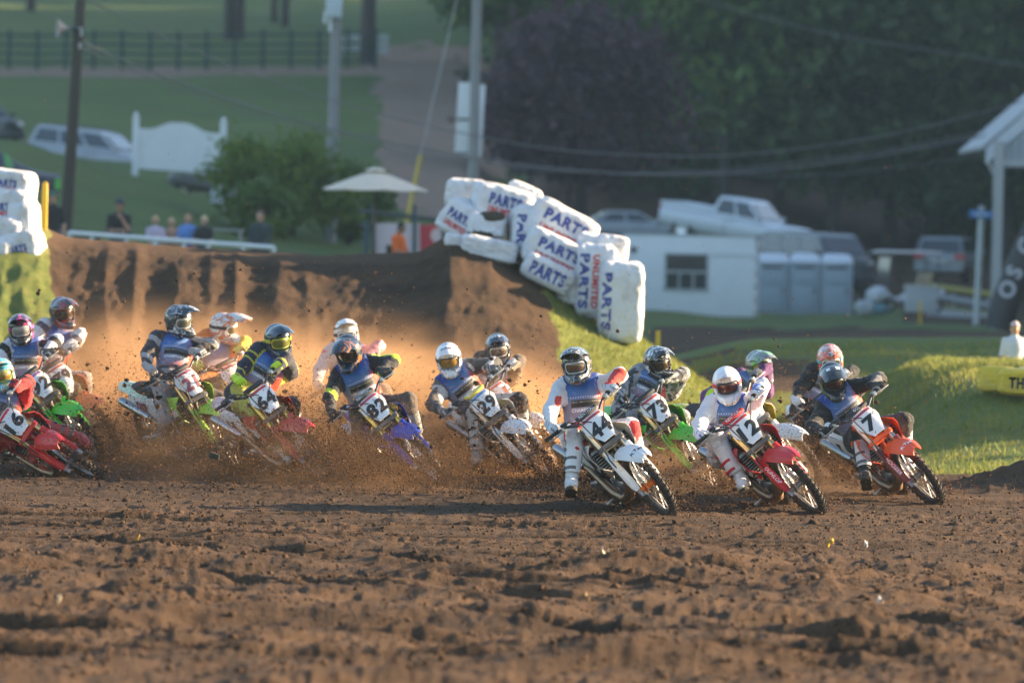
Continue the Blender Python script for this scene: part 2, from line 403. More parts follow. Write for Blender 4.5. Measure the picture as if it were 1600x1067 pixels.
def relief(x, y):
    d = np.maximum(y, 8.0); px = 800 + x / d * FPX
    near = sm((69 - d) / 4)
    flat = sm((72 - d) / 3)
    # ruts along the racing line, then lumps
    a = R(-14) + .05 * np.sin(x * .3); u = x * math.cos(R(-13)) + y * math.sin(R(-13)); v = -x * math.sin(R(-13)) + y * math.cos(R(-13))
    r = .05 * fbm(u * .22, v * 1.5, 3) + .075 * (np.abs(fbm(u * .16 + 5, v * .75, 2)) - .2)
    # older ruts crossing towards the camera
    foot = sm((47 - d) / 7)
    q = x * math.cos(R(35)) + y * math.sin(R(35)); q2 = -x * math.sin(R(35)) + y * math.cos(R(35))
    r = r + foot * .21 * fbm(q * .34, q2 * .85, 3) + (.3 + .8 * foot) * .042 * fbm(x * 3.1, y * 2.4, 3)
    lump = .5 + .8 * fbm(x * .6, y * .4, 2)
    r = r + np.clip(lump, .25, 1.3) * (.028 * fbm(x * 5, y * 4.2, 3) + .055 * np.maximum(noise3(x * 8, y * 7, 2.2) - .05, 0) + .045 * np.maximum(noise3(x * 15, y * 9, 6.2), 0) + .022 * noise3(x * 20, y * 10, 1.0))
    # tyre grooves sweeping across the start straight
    for y0, sl_, cv_, dp_ in GROOVES:
        if abs(sl_) < 5:
            k = (y - (y0 + sl_ * x + cv_ * x * x + .25 * noise3(x * .45, y0))) / math.sqrt(1 + sl_ * sl_)
            r = r + dp_ * (.045 * np.exp(-((np.abs(k) - .17) / .075) ** 2) - .085 * np.exp(-(k / .11) ** 2) * (1 + .08 * np.sign(np.sin(x * 70)))) * np.clip(.6 + 1.2 * noise3(x * .5, y0 + 3), 0, 1)
    face = sm((d - 70.5) / 3) * sm((83 - d) / 2) * sm((900 - px) / 60)
    xw = x + .18 * (d - 80) * .25 + .25 * noise3(x * .5, d * .3)
    ruts = .085 * (1 - 2.6 * np.abs(noise3(xw * 2.3, d * .12, 4.4))) * (.25 + .75 * sm((640 - px) / 260)) + .05 * fbm(x * 2.2, d * 1.5, 4) + .06 * np.maximum(noise3(x * 5, d * 3.6, 8.1), 0) + .05 * np.maximum(noise3(x * 11, d * 6, 3.1), 0)
    ruts = ruts * (1 - .75 * sm((d - 78.6) / 1.2))
    far = sm((d - 70) / 4)
    g = far * (1 - face) * (.04 * fbm(x * .9, d * .7, 3)) + sm((d - 140) / 20) * .12 * fbm(x * .25, d * .12, 3)
    heap = np.exp(-((x - 5.45) / 1.1) ** 2 - ((d - 57.3) / 1.6) ** 2)
    mo = sm((d - 60) / 1.5) * sm((x - 3.4) / .6)
    return r * flat * (1 - .85 * mo) + ruts * face + g + heap * .10 * fbm(x * 3.2, d * 2.6, 4)
def height(x, y): return base_height(x, y) + relief(x, y)
def hz(x, y): return float(height(np.array([x]), np.array([y]))[0])
def ground(px, dist, lift=0.0):
    """the ground point in a picture column at a distance"""
    p = at(px, 400, dist); return Vector((p.x, dist, hz(p.x, dist) + lift))
def sheet_grid(name, ds, pxs):
    D, P = np.meshgrid(ds, pxs, indexing='ij'); X = (P - 800) / FPX * D; Z = height(X, D)
    V = np.stack([X, D, Z], -1).reshape(-1, 3); n, m = D.shape
    i = np.arange(n - 1)[:, None] * m + np.arange(m - 1)[None]; F = np.stack([i, i + 1, i + m + 1, i + m], -1).reshape(-1, 4)
    me = mesh_np(name, V, F, True)
    ac_ = me.attributes.new('clay', 'FLOAT', 'POINT'); ac_.data.foreach_set('value', (sm((D - 185) / 12) * sm((860 - P) / 60)).ravel().astype(np.float32))
    ad_ = me.attributes.new('sunlit_grass', 'FLOAT', 'POINT'); ad_.data.foreach_set('value', ((1 - sm((D - 81.5) / 2.5)) * (1 - .8 * sm((X - 3.1) / .8))).ravel().astype(np.float32))  # mask for sunlight painted on the near berm grass, weaker on the mound
    at_ = me.attributes.new('soil', 'FLOAT', 'POINT'); at_.data.foreach_set('value', soil_mask(X, D).ravel().astype(np.float32))
    return me
def ground_material():
    m = N('ground_soil_and_grass'); c = m.co('Object'); a = m.n('ShaderNodeAttribute', attribute_name='soil')
    n1 = m.noise(c, .55, 4, .6); n2 = m.noise(c, 6, 4, .65); n3 = m.noise(c, 38, 3, .7); n4 = m.noise(c, .12, 3)
    soil = m.ramp(m.math('ADD', m.math('MULTIPLY', n1, .45), m.math('MULTIPLY', n2, .55)), [(.3, (.032, .0165, .0080)), (.5, (.060, .0350, .0185)), (.68, (.102, .060, .033))])
    soil = m.mix(m.math('MULTIPLY', n3, .55), soil, (.066, .036, .019))
    grass = m.ramp(m.math('ADD', m.math('MULTIPLY', n4, .5), m.math('MULTIPLY', n2, .5)), [(.3, (.062, .108, .034)), (.5, (.105, .158, .044)), (.68, (.165, .190, .056))])
    grass = m.mix(m.ramp(n1, [(.5, (0, 0, 0)), (.72, (1, 1, 1))]), grass, (.13, .13, .05))
    da = m.n('ShaderNodeAttribute', attribute_name='sunlit_grass'); grass = m.mix(da.outputs['Fac'], grass, m.ramp(m.math('ADD', m.math('MULTIPLY', n1, .5), m.math('MULTIPLY', n2, .5)), [(.34, (.075, .115, .030)), (.5, (.14, .165, .038)), (.64, (.21, .20, .055))]))  # sunlit yellow put into the grass colour of the berm flanks
    st = m.co('Object', (.22, 1.1, 1)); n5 = m.noise(st, 1.0, 4, .6)
    soil = m.mix(m.ramp(n5, [(.46, (0, 0, 0)), (.66, (.6, .6, .6))]), soil, (.115, .066, .036)); soil = m.mix(m.ramp(n5, [(.32, (.6, .6, .6)), (.44, (0, 0, 0))]), soil, (.022, .014, .010))
    ca = m.n('ShaderNodeAttribute', attribute_name='clay'); soil = m.mix(ca.outputs['Fac'], soil, m.mix(n1, (.24, .165, .12), (.34, .25, .18)))
    f = m.math('ADD', a.outputs['Fac'], m.math('MULTIPLY', m.math('SUBTRACT', n2, .5), .5))
    f = m.ramp(f, [(.4, (0, 0, 0)), (.6, (1, 1, 1))])
    m.set(m.mix(f, grass, soil), .95, spec=.18)
    m.bump(m.math('ADD', m.math('MULTIPLY', n3, .6), m.math('MULTIPLY', m.noise(c, 110, 2), .4)), .9, .05); return m.m
GROUND = ground_material()
def rows(segs):
    out = []
    for a, b, n in segs: out += list(np.linspace(a, b, n, endpoint=False))
    return np.array(out)
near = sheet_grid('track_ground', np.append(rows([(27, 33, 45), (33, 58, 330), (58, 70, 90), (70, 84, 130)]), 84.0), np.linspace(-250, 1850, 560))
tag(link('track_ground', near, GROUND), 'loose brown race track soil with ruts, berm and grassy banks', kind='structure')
far = sheet_grid('hillside', np.append(rows([(84, 120, 40), (120, 190, 60), (190, 300, 60), (300, 690, 50)]), 690.0), np.linspace(-700, 2300, 260))
tag(link('hillside', far, GROUND), 'grassy hillside rising behind the track', kind='structure')
# coarse land beyond the strip that was laid finely
def outer():
    xs = np.concatenate([np.linspace(-900, -120, 14), np.linspace(-110, 110, 45), np.linspace(120, 900, 14)]); ys = np.concatenate([np.linspace(-300, 20, 10), np.linspace(26, 300, 60), np.linspace(320, 1500, 20)])
    X, Y = np.meshgrid(xs, ys, indexing='ij'); Z = base_height(np.clip(X, -.14 * np.maximum(Y, 60), .14 * np.maximum(Y, 60)), np.maximum(Y, 10)) * (Y > 10)
    inside = (np.abs(X) < np.where(Y > 84, .085 * Y, .078 * Y) + 2) & (Y > 10)
    Z = Z - np.where(inside | (Y < 120), .9, .5)
    c = Y - .325 * X
    ridge = 46 * sm((X - 50) / 70) * sm((c - 88) / 55); Z = np.where(ridge > .5, np.maximum(Z, ridge), Z)  # unseen ridge raised at right so the hillside lies in shade
    n, m = X.shape; i = np.arange(n - 1)[:, None] * m + np.arange(m - 1)[None]; F = np.stack([i, i + m, i + m + 1, i + 1], -1).reshape(-1, 4)
    return mesh_np('terrain', np.stack([X, Y, Z], -1).reshape(-1, 3), F, True)
om = outer()
tag(link('terrain', om, plain((.05, .075, .026), .95, name='rough_pasture', scale=.4)), 'wide green valley land around the track', kind='structure')
# ------------------------------------------------------------------ motocross bikes (x forward, y left, z up, origin on the ground between the wheels)
FA = Vector((.74, 0, .345)); RA = Vector((-.74, 0, .335)); FU = Vector((-.454, 0, .891)); FN = Vector((.891, 0, .454))   # axles, fork direction, fork normal
STEER_O = FA + FU * .75 - FN * .02
BM = {}     # shared mesh data
def fork_pt(s, y=0.0, n=0.0): return FA + FU * s + FN * n + Vector((0, y, 0))
def knob_tyre(Rc, r, n, kh, rows_):
    m = MB(); prof = [(Rc + r * math.cos(a), r * 1.0 * math.sin(a)) for a in [2 * math.pi * k / 12 for k in range(12)]]
    m.lathe(prof, n=48)
    for k in range(n):
        for j, (ang, w, l) in enumerate(rows_):
            q = 2 * math.pi * (k + (.5 if j % 2 else 0)) / n; er = Vector((math.cos(q), 0, math.sin(q))); et = Vector((-math.sin(q), 0, math.cos(q)))
            nn = er * math.cos(ang) + Vector((0, math.sin(ang), 0)); b = nn.cross(et); c = er * Rc + nn * (r + kh / 2 - .002)
            m.box(c, (l, w, kh), Matrix((et, b, nn)).transposed(), taper=.82)
    return m.mesh('tyre')
def disc(r0, r1, y, th=.004, n=28): return [(r0, y - th / 2), (r1, y - th / 2), (r1, y + th / 2), (r0, y + th / 2)]
def spoke_mesh(rim, hub):
    m = MB()
    for k in range(32):
        q = 2 * math.pi * k / 32; sd = 1 if k % 2 else -1; q2 = q + (.55 if (k // 2) % 2 else -.55)
        m.tube([(rim * math.cos(q), sd * .004, rim * math.sin(q)), (hub * math.cos(q2), sd * .045, hub * math.sin(q2))], .0028, 3, False)
    return m.mesh('spokes')
def build_bike_meshes():
    B = BM
    rw = [(.0, .020, .020), (.42, .016, .022), (-.42, .016, .022), (.95, .016, .024), (-.95, .016, .024)]
    B['tyre_f'] = knob_tyre(.297, .036, 38, .013, rw); B['tyre_r'] = knob_tyre(.278, .044, 34, .015, [(a, w * 1.25, l * 1.1) for a, w, l in rw])
    for k, rr in (('f', .262), ('r', .238)):
        B['rim_' + k] = MB().lathe([(rr - .004, -.012), (rr + .012, -.02), (rr + .012, .02), (rr - .004, .012), (rr - .012, 0)], n=40).mesh('rim')
        B['spokes_' + k] = spoke_mesh(rr - .006, .04)
        B['hub_' + k] = MB().lathe([(.02, -.09), (.026, -.09), (.026, -.055), (.046, -.05), (.046, -.04), (.026, -.03), (.026, .03), (.046, .04), (.046, .05), (.026, .055), (.026, .09), (.02, .09)], n=18).mesh('hub')
    m = MB(); m.lathe(disc(.098, .13, .06)); m.lathe(disc(.03, .045, .06))
    for k in range(6):
        q = k * math.pi / 3; m.tube([(.04 * math.cos(q), .06, .04 * math.sin(q)), (.105 * math.cos(q + .3), .06, .105 * math.sin(q + .3))], .005, 4)
    B['disc_f'] = m.mesh('brake_disc')
    m = MB(); m.lathe(disc(.085, .118, -.06)); m.lathe(disc(.03, .09, -.06, .003)); B['disc_r'] = m.mesh('brake_disc')
    m = MB(); m.lathe(disc(.06, .112, .075, .006), n=36); m.lathe(disc(.02, .066, .075, .004)); B['sprocket'] = m.mesh('sprocket')
    # fork legs
    for sd, k in ((1, 'l'), (-1, 'r')):
        y = .098 * sd
        B['lower' + k] = MB().tube([fork_pt(.02, y, -.02), fork_pt(.47, y, -.02)], .0235, 12).mesh('stanchion')
        m = MB().tube([fork_pt(.41, y, -.02), fork_pt(.415, y, -.02), fork_pt(.47, y, -.02), fork_pt(.48, y, -.02), fork_pt(.88, y, -.02), fork_pt(.885, y, -.02)], [.028, .033, .033, .0295, .0295, .024], 14); B['upper' + k] = m.mesh('fork_tube')
        m = MB().box(fork_pt(0, y * .99, -.012), (.05, .045, .10), Matrix.Rotation(R(-27), 3, 'Y'), bev=.012); m.tube([fork_pt(0, y * 1.25, 0), fork_pt(0, y * .55, 0)], .017, 10); B['lug' + k] = m.mesh('axle_lug')
        G = []
        for i in range(9):
            t = i / 8; s = .015 + .40 * t; w = (1.75 - .55 * t) * (1 if t > .15 else .55 + 3 * t); row = []
            for j in range(9):
                a = (j / 8 - .5) * w * 1.25; rr = .038 + .004 * math.sin(t * 3); row.append(fork_pt(s, y + sd * .008 + rr * math.sin(a), -.02 + rr * math.cos(a)))
            G.append(row)
        B['guard' + k] = MB().sheet(G, .004).mesh('fork_guard')
    m = MB()
    for s, th in ((.62, .038), (.84, .032)):
        m.loft([rrect(fork_pt(s - th / 2, 0, -.022), (0, 1, 0), FN, .135, .042, 5, 5), rrect(fork_pt(s + th / 2, 0, -.022), (0, 1, 0), FN, .135, .042, 5, 5)])
    m.tube([fork_pt(.6, 0, -.05), fork_pt(.86, 0, -.05)], .022, 10); B['clamp'] = m.mesh('triple_clamp')
    # handlebar
    bar = [(.262, -.40, 1.222), (.285, -.30, 1.222), (.318, -.205, 1.215), (.345, -.12, 1.168), (.352, -.07, 1.16), (.352, .07, 1.16), (.345, .12, 1.168), (.318, .205, 1.215), (.285, .30, 1.222), (.262, .40, 1.222)]
    B['bar'] = MB().tube(bar, .0128, 10).mesh('handlebar')
    for sd, k in ((1, 'l'), (-1, 'r')):
        B['grip' + k] = MB().tube([(.298, .27 * sd, 1.222), (.295, .275 * sd, 1.222), (.29, .285 * sd, 1.222), (.262, .40 * sd, 1.222), (.261, .405 * sd, 1.222)], [.018, .024, .0165, .0165, .019], 10).mesh('grip')
        m = MB().tube([(.318, .245 * sd, 1.212), (.335, .262 * sd, 1.207), (.335, .33 * sd, 1.2), (.318, .395 * sd, 1.196)], [.008, .009, .007, .008], 6)
        m.box((.318, .235 * sd, 1.215), (.05, .045, .045), bev=.01); B['lever' + k] = m.mesh('lever')
    B['reservoir'] = MB().box((.325, -.21, 1.245), (.045, .06, .03), bev=.008).mesh('brake_reservoir')
    m = MB().tube([(.345, -.105, 1.205), (.347, -.1, 1.206), (.347, .1, 1.206), (.345, .105, 1.205)], [.024, .031, .031, .024], 12, flat=.8); B['pad'] = m.mesh('bar_pad')
    m = MB()
    for y in (-.045, .045): m.box((.352, y, 1.14), (.05, .035, .07), bev=.008)
    B['bar_mount'] = m.mesh('bar_clamp')
    m = MB().tube([(.33, -.23, 1.215), (.44, -.2, 1.26), (.53, -.14, 1.2), (.555, -.12, 1.05), (.55, -.11, .9), fork_pt(.5, -.12, .03), fork_pt(.3, -.115, .0), fork_pt(.08, -.1, -.03)], .006, 6); B['hose'] = m.mesh('brake_hose')
    m = MB().tube([(.33, .23, 1.215), (.42, .2, 1.235), (.46, .12, 1.17), (.42, .05, 1.05), (.36, .08, .95)], .005, 6); m.tube([(.32, -.24, 1.21), (.43, -.13, 1.22), (.44, -.03, 1.14), (.36, -.07, .98)], .005, 6); B['cables'] = m.mesh('control_cable')
    m = MB().box(fork_pt(.05, .072, -.07), (.055, .04, .10), Matrix.Rotation(R(-27), 3, 'Y'), bev=.012); B['caliper'] = m.mesh('brake_caliper')
    # front plate: a bent shield
    def plate_pt(y, v, n=0.0): return Vector((.470, 0, 1.075)) + Vector((0, y, 0)) + FU * v + FN * (n - 2.2 * y * y + .012 * (v / .13) * 0)
    B['plate_pt'] = plate_pt
    top = lambda y: .128 - max(abs(y) - .098, 0) * 2.4; bot = lambda y: -.135 + max(abs(y) - .058, 0) * 2.2
    YS = [-.126, -.112, -.098, -.078, -.058, -.03, 0, .03, .058, .078, .098, .112, .126]
    G = [[plate_pt(y, bot(y) + (top(y) - bot(y)) * j / 8) for j in range(9)] for y in YS]
    B['plate'] = MB().sheet(G, .004).mesh('number_plate')
    G = [[plate_pt(y, top(y) - .008 - .024 * j, .0042) for j in range(2)] for y in np.linspace(-.095, .095, 11)]
    B['band'] = MB().sheet(G, .0015).mesh('plate_band')
    # front fender
    cl = [(.355, .72, .045), (.42, .775, .06), (.50, .812, .078), (.60, .832, .098), (.72, .835, .108), (.84, .822, .105), (.94, .800, .090), (1.02, .775, .07), (1.07, .752, .045)]
    G = []
    for i, (x, z, w) in enumerate(cl):
        row = []
        for j in range(13):
            a = j / 6 - 1; lip = .028 * max(abs(a) - .55, 0) / .45 ; rib = .012 * math.exp(-(a / .22) ** 2) + .006 * math.exp(-((abs(a) - .62) / .12) ** 2)
            row.append((x, a * w, z + rib - lip - .012 * a * a))
        G.append(row)
    B['fender_f'] = MB().sheet(G, .005).mesh('front_fender')
    # rear fender
    G = []
    for x, z, w in [(-.42, .93, .085), (-.52, .955, .10), (-.66, .985, .108), (-.80, 1.01, .10), (-.94, 1.025, .088), (-1.04, 1.022, .072), (-1.09, 1.01, .05)]:
        G.append([(x, (j / 5 - 1) * w, z - .05 * abs(j / 5 - 1) ** 2.2 + .008 * math.exp(-((j / 5 - 1) / .3) ** 2)) for j in range(11)])
    B['fender_r'] = MB().sheet(G, .005).mesh('rear_fender')
    # radiator shrouds, side number panels, airbox
    for sd, k in ((1, 'l'), (-1, 'r')):
        def shroud_pt(t, v, n=0.0):
            x = .455 - .54 * t; zt = 1.0 + .012 * math.sin(t * 3.1) - .07 * t; zb = (.70 - .10 * math.sin(min(t / .35, 1) * 1.4)) if t < .35 else .60 + (t - .35) / .65 * .29
            z = zt + (zb - zt) * v; y = (.125 + .095 * math.sin(math.pi * min(v * .9 + .12, 1)) * (1 - t) ** .55 + .012 * math.sin(v * 9 + t * 4) * (1 - t)); return (x - .07 * v * (1 - t), sd * (y + n), z)
        G = [[shroud_pt(i / 10, j / 6) for j in range(7)] for i in range(11)]
        D_ = MB()
        D_.sheet([[shroud_pt(.06 + .86 * i / 10, .30 + .18 * i / 10 + (.30 - .22 * i / 10) * j / 3, .0055) for j in range(4)] for i in range(11)], .002); D_.sheet([[shroud_pt(.04 + .5 * i / 8, .72 + .02 * i / 8 + .10 * j / 2, .0055) for j in range(3)] for i in range(9)], .002)
        B['graphic' + k] = D_.mesh('shroud_graphic')
        B['shroud' + k] = MB().sheet(G, .005).mesh('radiator_shroud')
        def side_pt(x, v, n=0.0):
            t = (-.24 - x) / .50; zt = .93 + .035 * t; zb = .66 + .13 * t; return Vector((x, sd * (.118 + .02 * math.sin(t * 3.1) + .012 * math.sin(v * 3.1) + n), zt + (zb - zt) * v))
        B['side_pt' + k] = side_pt
        B['side' + k] = MB().sheet([[side_pt(x, j / 5) for j in range(6)] for x in np.linspace(-.24, -.74, 8)], .005).mesh('side_panel')
        B['rad' + k] = MB().box((.30, .115 * sd, .79), (.05, .11, .24), Matrix.Rotation(R(-8), 3, 'Y'), bev=.008).mesh('radiator')
        m = MB()
        for q in range(8): m.box((.335, .125 * sd, .70 + .026 * q), (.03, .115, .006), Matrix.Rotation(R(-35), 3, 'Y'))
        B['louvre' + k] = m.mesh('radiator_louvre')
        B['peg' + k] = MB().box((-.10, .205 * sd, .40), (.055, .10, .022), bev=.004).box((-.10, .15 * sd, .395), (.03, .04, .04)).mesh('footpeg')
        m = MB().tube([(.375, .03 * sd, .93), (.25, .10 * sd, .86), (.05, .125 * sd, .76), (-.12, .125 * sd, .64), (-.21, .115 * sd, .50), (-.20, .10 * sd, .36)], [.034, .036, .034, .034, .036, .03], 8, flat=1.2); B['spar' + k] = m.mesh('frame_spar')
    m = MB().tube([(.40, 0, 1.02), (.375, 0, .84)], .034, 12); m.tube([(.385, 0, .86), (.33, 0, .60), (.27, .0, .45)], .026, 8)
    for sd in (1, -1):
        m.tube([(.28, .01 * sd, .46), (.20, .075 * sd, .33), (.02, .09 * sd, .29), (-.2, .09 * sd, .34)], .019, 8)
        m.tube([(-.10, .06 * sd, .84), (-.45, .07 * sd, .90), (-.68, .06 * sd, .93)], .013, 6); m.tube([(-.2, .1 * sd, .52), (-.40, .085 * sd, .74), (-.6, .065 * sd, .9)], .013, 6)
    B['frame'] = m.mesh('frame')
    m = MB().loft([rrect((x, 0, zc), (0, 1, 0), (0, 0, 1), w, h, 4, 3) for x, zc, w, h in [(-.22, .43, .06, .07), (-.16, .42, .10, .11), (0, .42, .115, .13), (.14, .42, .105, .12), (.21, .43, .07, .08)]])
    m.lathe([(0, -.165), (.075, -.165), (.09, -.15), (.09, -.10), (0, -.10)], (-.03, 0, .44), 20); m.lathe([(0, .15), (.06, .15), (.075, .135), (.075, .09), (0, .09)], (.06, 0, .42), 20); B['engine'] = m.mesh('engine_case')
    m = MB(); ax = Vector((.22, 0, .975)).normalized(); c0 = Vector((.09, 0, .52))
    for q in range(7): m.loft([rrect(c0 + ax * (.02 + .028 * q), (0, 1, 0), (.975, 0, -.22), .085, .075, 3, 4), rrect(c0 + ax * (.034 + .028 * q), (0, 1, 0), (.975, 0, -.22), .085, .075, 3, 4)])
    m.loft([rrect(c0 + ax * .0, (0, 1, 0), (.975, 0, -.22), .07, .062, 3, 4), rrect(c0 + ax * .22, (0, 1, 0), (.975, 0, -.22), .07, .062, 3, 4)]); m.box(c0 + ax * .25, (.13, .15, .07), Matrix.Rotation(R(12), 3, 'Y'), bev=.015); B['cylinder'] = m.mesh('cylinder')
    m = MB().tube([(.17, -.02, .70), (.27, -.03, .69), (.345, -.05, .60), (.355, -.075, .50), (.31, -.12, .42), (.20, -.15, .40), (.05, -.165, .47), (-.10, -.16, .58), (-.28, -.15, .68), (-.42, -.15, .74)], [.022, .026, .036, .046, .05, .048, .042, .034, .026, .024], 12); B['pipe'] = m.mesh('exhaust_pipe')
    m = MB().tube([(-.36, -.15, .72), (-.37, -.15, .723), (-.42, -.152, .745), (-.82, -.165, .90), (-.86, -.166, .915), (-.87, -.166, .918)], [.025, .036, .045, .045, .036, .02], 14); B['silencer'] = m.mesh('silencer')
    m = MB().loft([rrect((x, 0, zc), (0, 1, 0), (0, 0, 1), w, h, 4, 2.6) for x, zc, w, h in [(.30, .985, .045, .045), (.24, .975, .085, .065), (.10, .945, .095, .075), (-.05, .915, .08, .06), (-.12, .90, .06, .04)]]); B['tank'] = m.mesh('fuel_tank')
    m = MB().loft([rrect((x, 0, zc), (0, 1, 0), (0, 0, 1), w, h, 4, 3.2) for x, zc, w, h in [(.26, 1.035, .03, .015), (.22, 1.035, .05, .028), (.05, 1.0, .07, .045), (-.15, .965, .085, .05), (-.40, .965, .09, .05), (-.60, .985, .085, .042), (-.73, 1.01, .06, .02), (-.76, 1.015, .04, .01)]]); B['seat'] = m.mesh('seat')
    m = MB().loft([rrect((x, 0, zc), (0, 1, 0), (0, 0, 1), w, h, 4, 3.5) for x, zc, w, h in [(-.22, .80, .08, .10), (-.35, .81, .10, .12), (-.52, .84, .09, .09), (-.64, .89, .06, .05)]]); B['airbox'] = m.mesh('airbox')
    m = MB()
    for sd in (1, -1): m.tube([(-.20, .085 * sd, .44), (-.40, .10 * sd, .44), (-.60, .108 * sd, .385), (-.80, .108 * sd, .33)], [.04, .042, .034, .026], 8, flat=1.25)
    m.box((-.30, 0, .44), (.06, .18, .07), bev=.015); B['swingarm'] = m.mesh('swingarm')
    m = MB()
    for z0 in (0, 1):
        r1 = .1; m.box((-.47, .077, .335 + (r1 if z0 else -r1) * .82 + (.045 if z0 else .03)), (.58, .012, .014), Matrix.Rotation(R(-3 if z0 else 9), 3, 'Y'))
    m.box((-.60, .078, .235), (.10, .02, .06), bev=.008); B['chain'] = m.mesh('chain')
    m = MB().tube([(-.18, 0, .50), (-.16, 0, .72), (-.13, 0, .86)], [.03, .045, .03], 10); B['shock'] = m.mesh('rear_shock')
    m = MB().sheet([[(x, y, .262 + .05 * max(abs(y) - .07, 0) / .05 + (.0 if x < .18 else (x - .18) * 1.3)) for y in np.linspace(-.12, .12, 7)] for x in np.linspace(-.18, .27, 8)], .005); B['skid'] = m.mesh('skid_plate')
    m = MB().tube([(-.02, -.15, .36), (.10, -.175, .37), (.13, -.19, .385)], .008, 6); B['pedal'] = m.mesh('brake_pedal')
    m = MB().tube([(.02, .13, .40), (.10, .175, .42), (.10, .20, .42)], .007, 6); B['shifter'] = m.mesh('gear_lever')
build_bike_meshes()
def on_fork_guard(sd):
    """frame for lettering along a fork guard, reading downwards"""
    o = fork_pt(.20, .098 * sd + sd * .008, -.02 + .046); return frame(o, -FU, Vector((0, 1, 0)) * 1.0, FN)
def bike(O, yaw, lean, steer, number, body, label, dirt=.25, plate=(.8, .8, .8), ink=INK, fender=None, shroud=None, tube=(.55, .42, .2), guard=None, rim=(.05, .05, .055), frame_c=(.03, .03, .032), seat=(.02, .02, .022),
         side=None, hub=None, pad=(.03, .03, .035), logo=None, guardtext=None, padtext=None, band=(.35, .05, .08), rfender=None, wheelie=0.0, graphic=None):
    B = BM; f = Vector((math.sin(yaw), -math.cos(yaw), 0)); left = Vector((math.cos(yaw), math.sin(yaw), 0)); up = Vector((0, 0, 1))
    u = up * math.cos(lean) - left * math.sin(lean); l = left * math.cos(lean) + up * math.sin(lean)
    M = frame(O + up * (.045 * (1 - math.cos(lean)) - .02), f, l, u)
    if wheelie: M = M @ Matrix.Translation((-.74, 0, 0)) @ Matrix.Rotation(-wheelie, 4, 'Y') @ Matrix.Translation((.74, 0, 0))
    root = empty('motocross_bike', M); tag(root, label, 'motorcycle', 'motocross bikes racing out of the start')
    S = Matrix.Translation(STEER_O) @ Matrix.Rotation(steer, 4, FU) @ Matrix.Translation(-STEER_O)
    bp = paint(body, .42, dirt); fp = paint(fender or body, .42, dirt); sp = paint(shroud or body, .42, dirt); gp = paint(guard or body, .45, min(dirt + .1, .8))
    pl = paint(plate, .4, dirt * .6, coat=.3); tb = metal(tube, .3, dirt); fr = paint(frame_c, .45, dirt + .15)
    T = Matrix.Translation(FU * -.13); ST = S @ T                # suspension squashed by the turn
    SW = Matrix.Translation(RA) @ Matrix.Rotation(R(11.5), 4, 'Y') @ Matrix.Translation(-RA)
    def P(name, key, mat, parent=None, M=None):
        if parent is None: parent = root
        if parent is root and M is None: M = T
        return link(name, B[key], mat, parent, M)
    # front wheel and fork turn with the bars
    w = empty('front_wheel', S @ Matrix.Translation(FA), root)
    P('tyre', 'tyre_f', MUDDY, w); P('rim', 'rim_f', paint(rim, .4, dirt + .15), w); P('spokes', 'spokes_f', STEEL, w); P('hub', 'hub_f', metal(hub or (.2, .2, .2), .4, .3), w); P('brake_disc', 'disc_f', STEEL, w)
    for k in 'lr':
        a = P('fork', 'lower' + k, metal((.7, .68, .62), .2, dirt), root, S); P('fork_tube', 'upper' + k, tb, a, T); P('axle_lug', 'lug' + k, DALU, a); g = P('fork_guard', 'guard' + k, gp, a)
        if guardtext:
            sd = 1 if k == 'l' else -1; key = ('gt', guardtext, k)
            if key not in B:
                me = B['guard' + k]; bv = BVHTree.FromPolygons([v.co for v in me.vertices], [p.vertices for p in me.polygons])
                B[key] = decal_mesh(text_mesh(guardtext, .034, .2, .02, sx=1.0), on_fork_guard(sd), bv, .002)
            P('lettering', key, WINK, a)
    P('triple_clamp', 'clamp', paint(frame_c if sum(frame_c) > .2 else (.1, .1, .1), .4, dirt), root, ST)
    hb = P('handlebar', 'bar', metal((.12, .12, .13), .4, dirt), root, ST)
    for k in 'lr': P('grip', 'grip' + k, RUBBER, hb); P('lever', 'lever' + k, STEEL, hb)
    P('brake_reservoir', 'reservoir', BLACK, hb); P('bar_clamp', 'bar_mount', DALU, hb)
    pdm = P('bar_pad', 'pad', paint(pad, .7, dirt * .5), hb)
    if padtext:
        key = ('pt', padtext)
        if key not in B:
            me = B['pad']; bv = BVHTree.FromPolygons([v.co for v in me.vertices], [p.vertices for p in me.polygons]); n = Vector((.8, 0, .6))
            B[key] = decal_mesh(text_mesh(padtext, .03, .1, .02, sx=.9), frame(Vector((.36, 0, 1.215)), Vector((0, 1, 0)), Vector((-.6, 0, .8)), n), bv, .002)
        P('lettering', key, WINK, hb)
    P('brake_hose', 'hose', BLACK, root, ST); P('control_cable', 'cables', BLACK, root, ST); P('brake_caliper', 'caliper', DALU, root, S)
    fe = P('front_fender', 'fender_f', fp, root, ST)
    if logo:
        key = ('fl', logo)
        if key not in B:
            me = B['fender_f']; bv = BVHTree.FromPolygons([v.co for v in me.vertices], [p.vertices for p in me.polygons])
            B[key] = decal_mesh(text_mesh(logo, .045, .2, .02), frame(Vector((.93, 0, .86)), Vector((0, 1, 0)), Vector((-1, 0, 0)), Vector((0, 0, 1))), bv, .002)
        P('emblem', key, INK if sum(fender or body) > 1.2 else WINK, fe)
    p = P('number_plate', 'plate', pl, root, ST); P('plate_band', 'band', paint(band, .5, dirt * .5), p)
    pt = B['plate_pt']
    def split(bm):
        for _ in range(4):
            es = [e for e in bm.edges if e.calc_length() > .016]
            if not es: break
            bmesh.ops.subdivide_edges(bm, edges=es, cuts=1); bmesh.ops.triangulate(bm, faces=[f for f in bm.faces if len(f.verts) > 4])
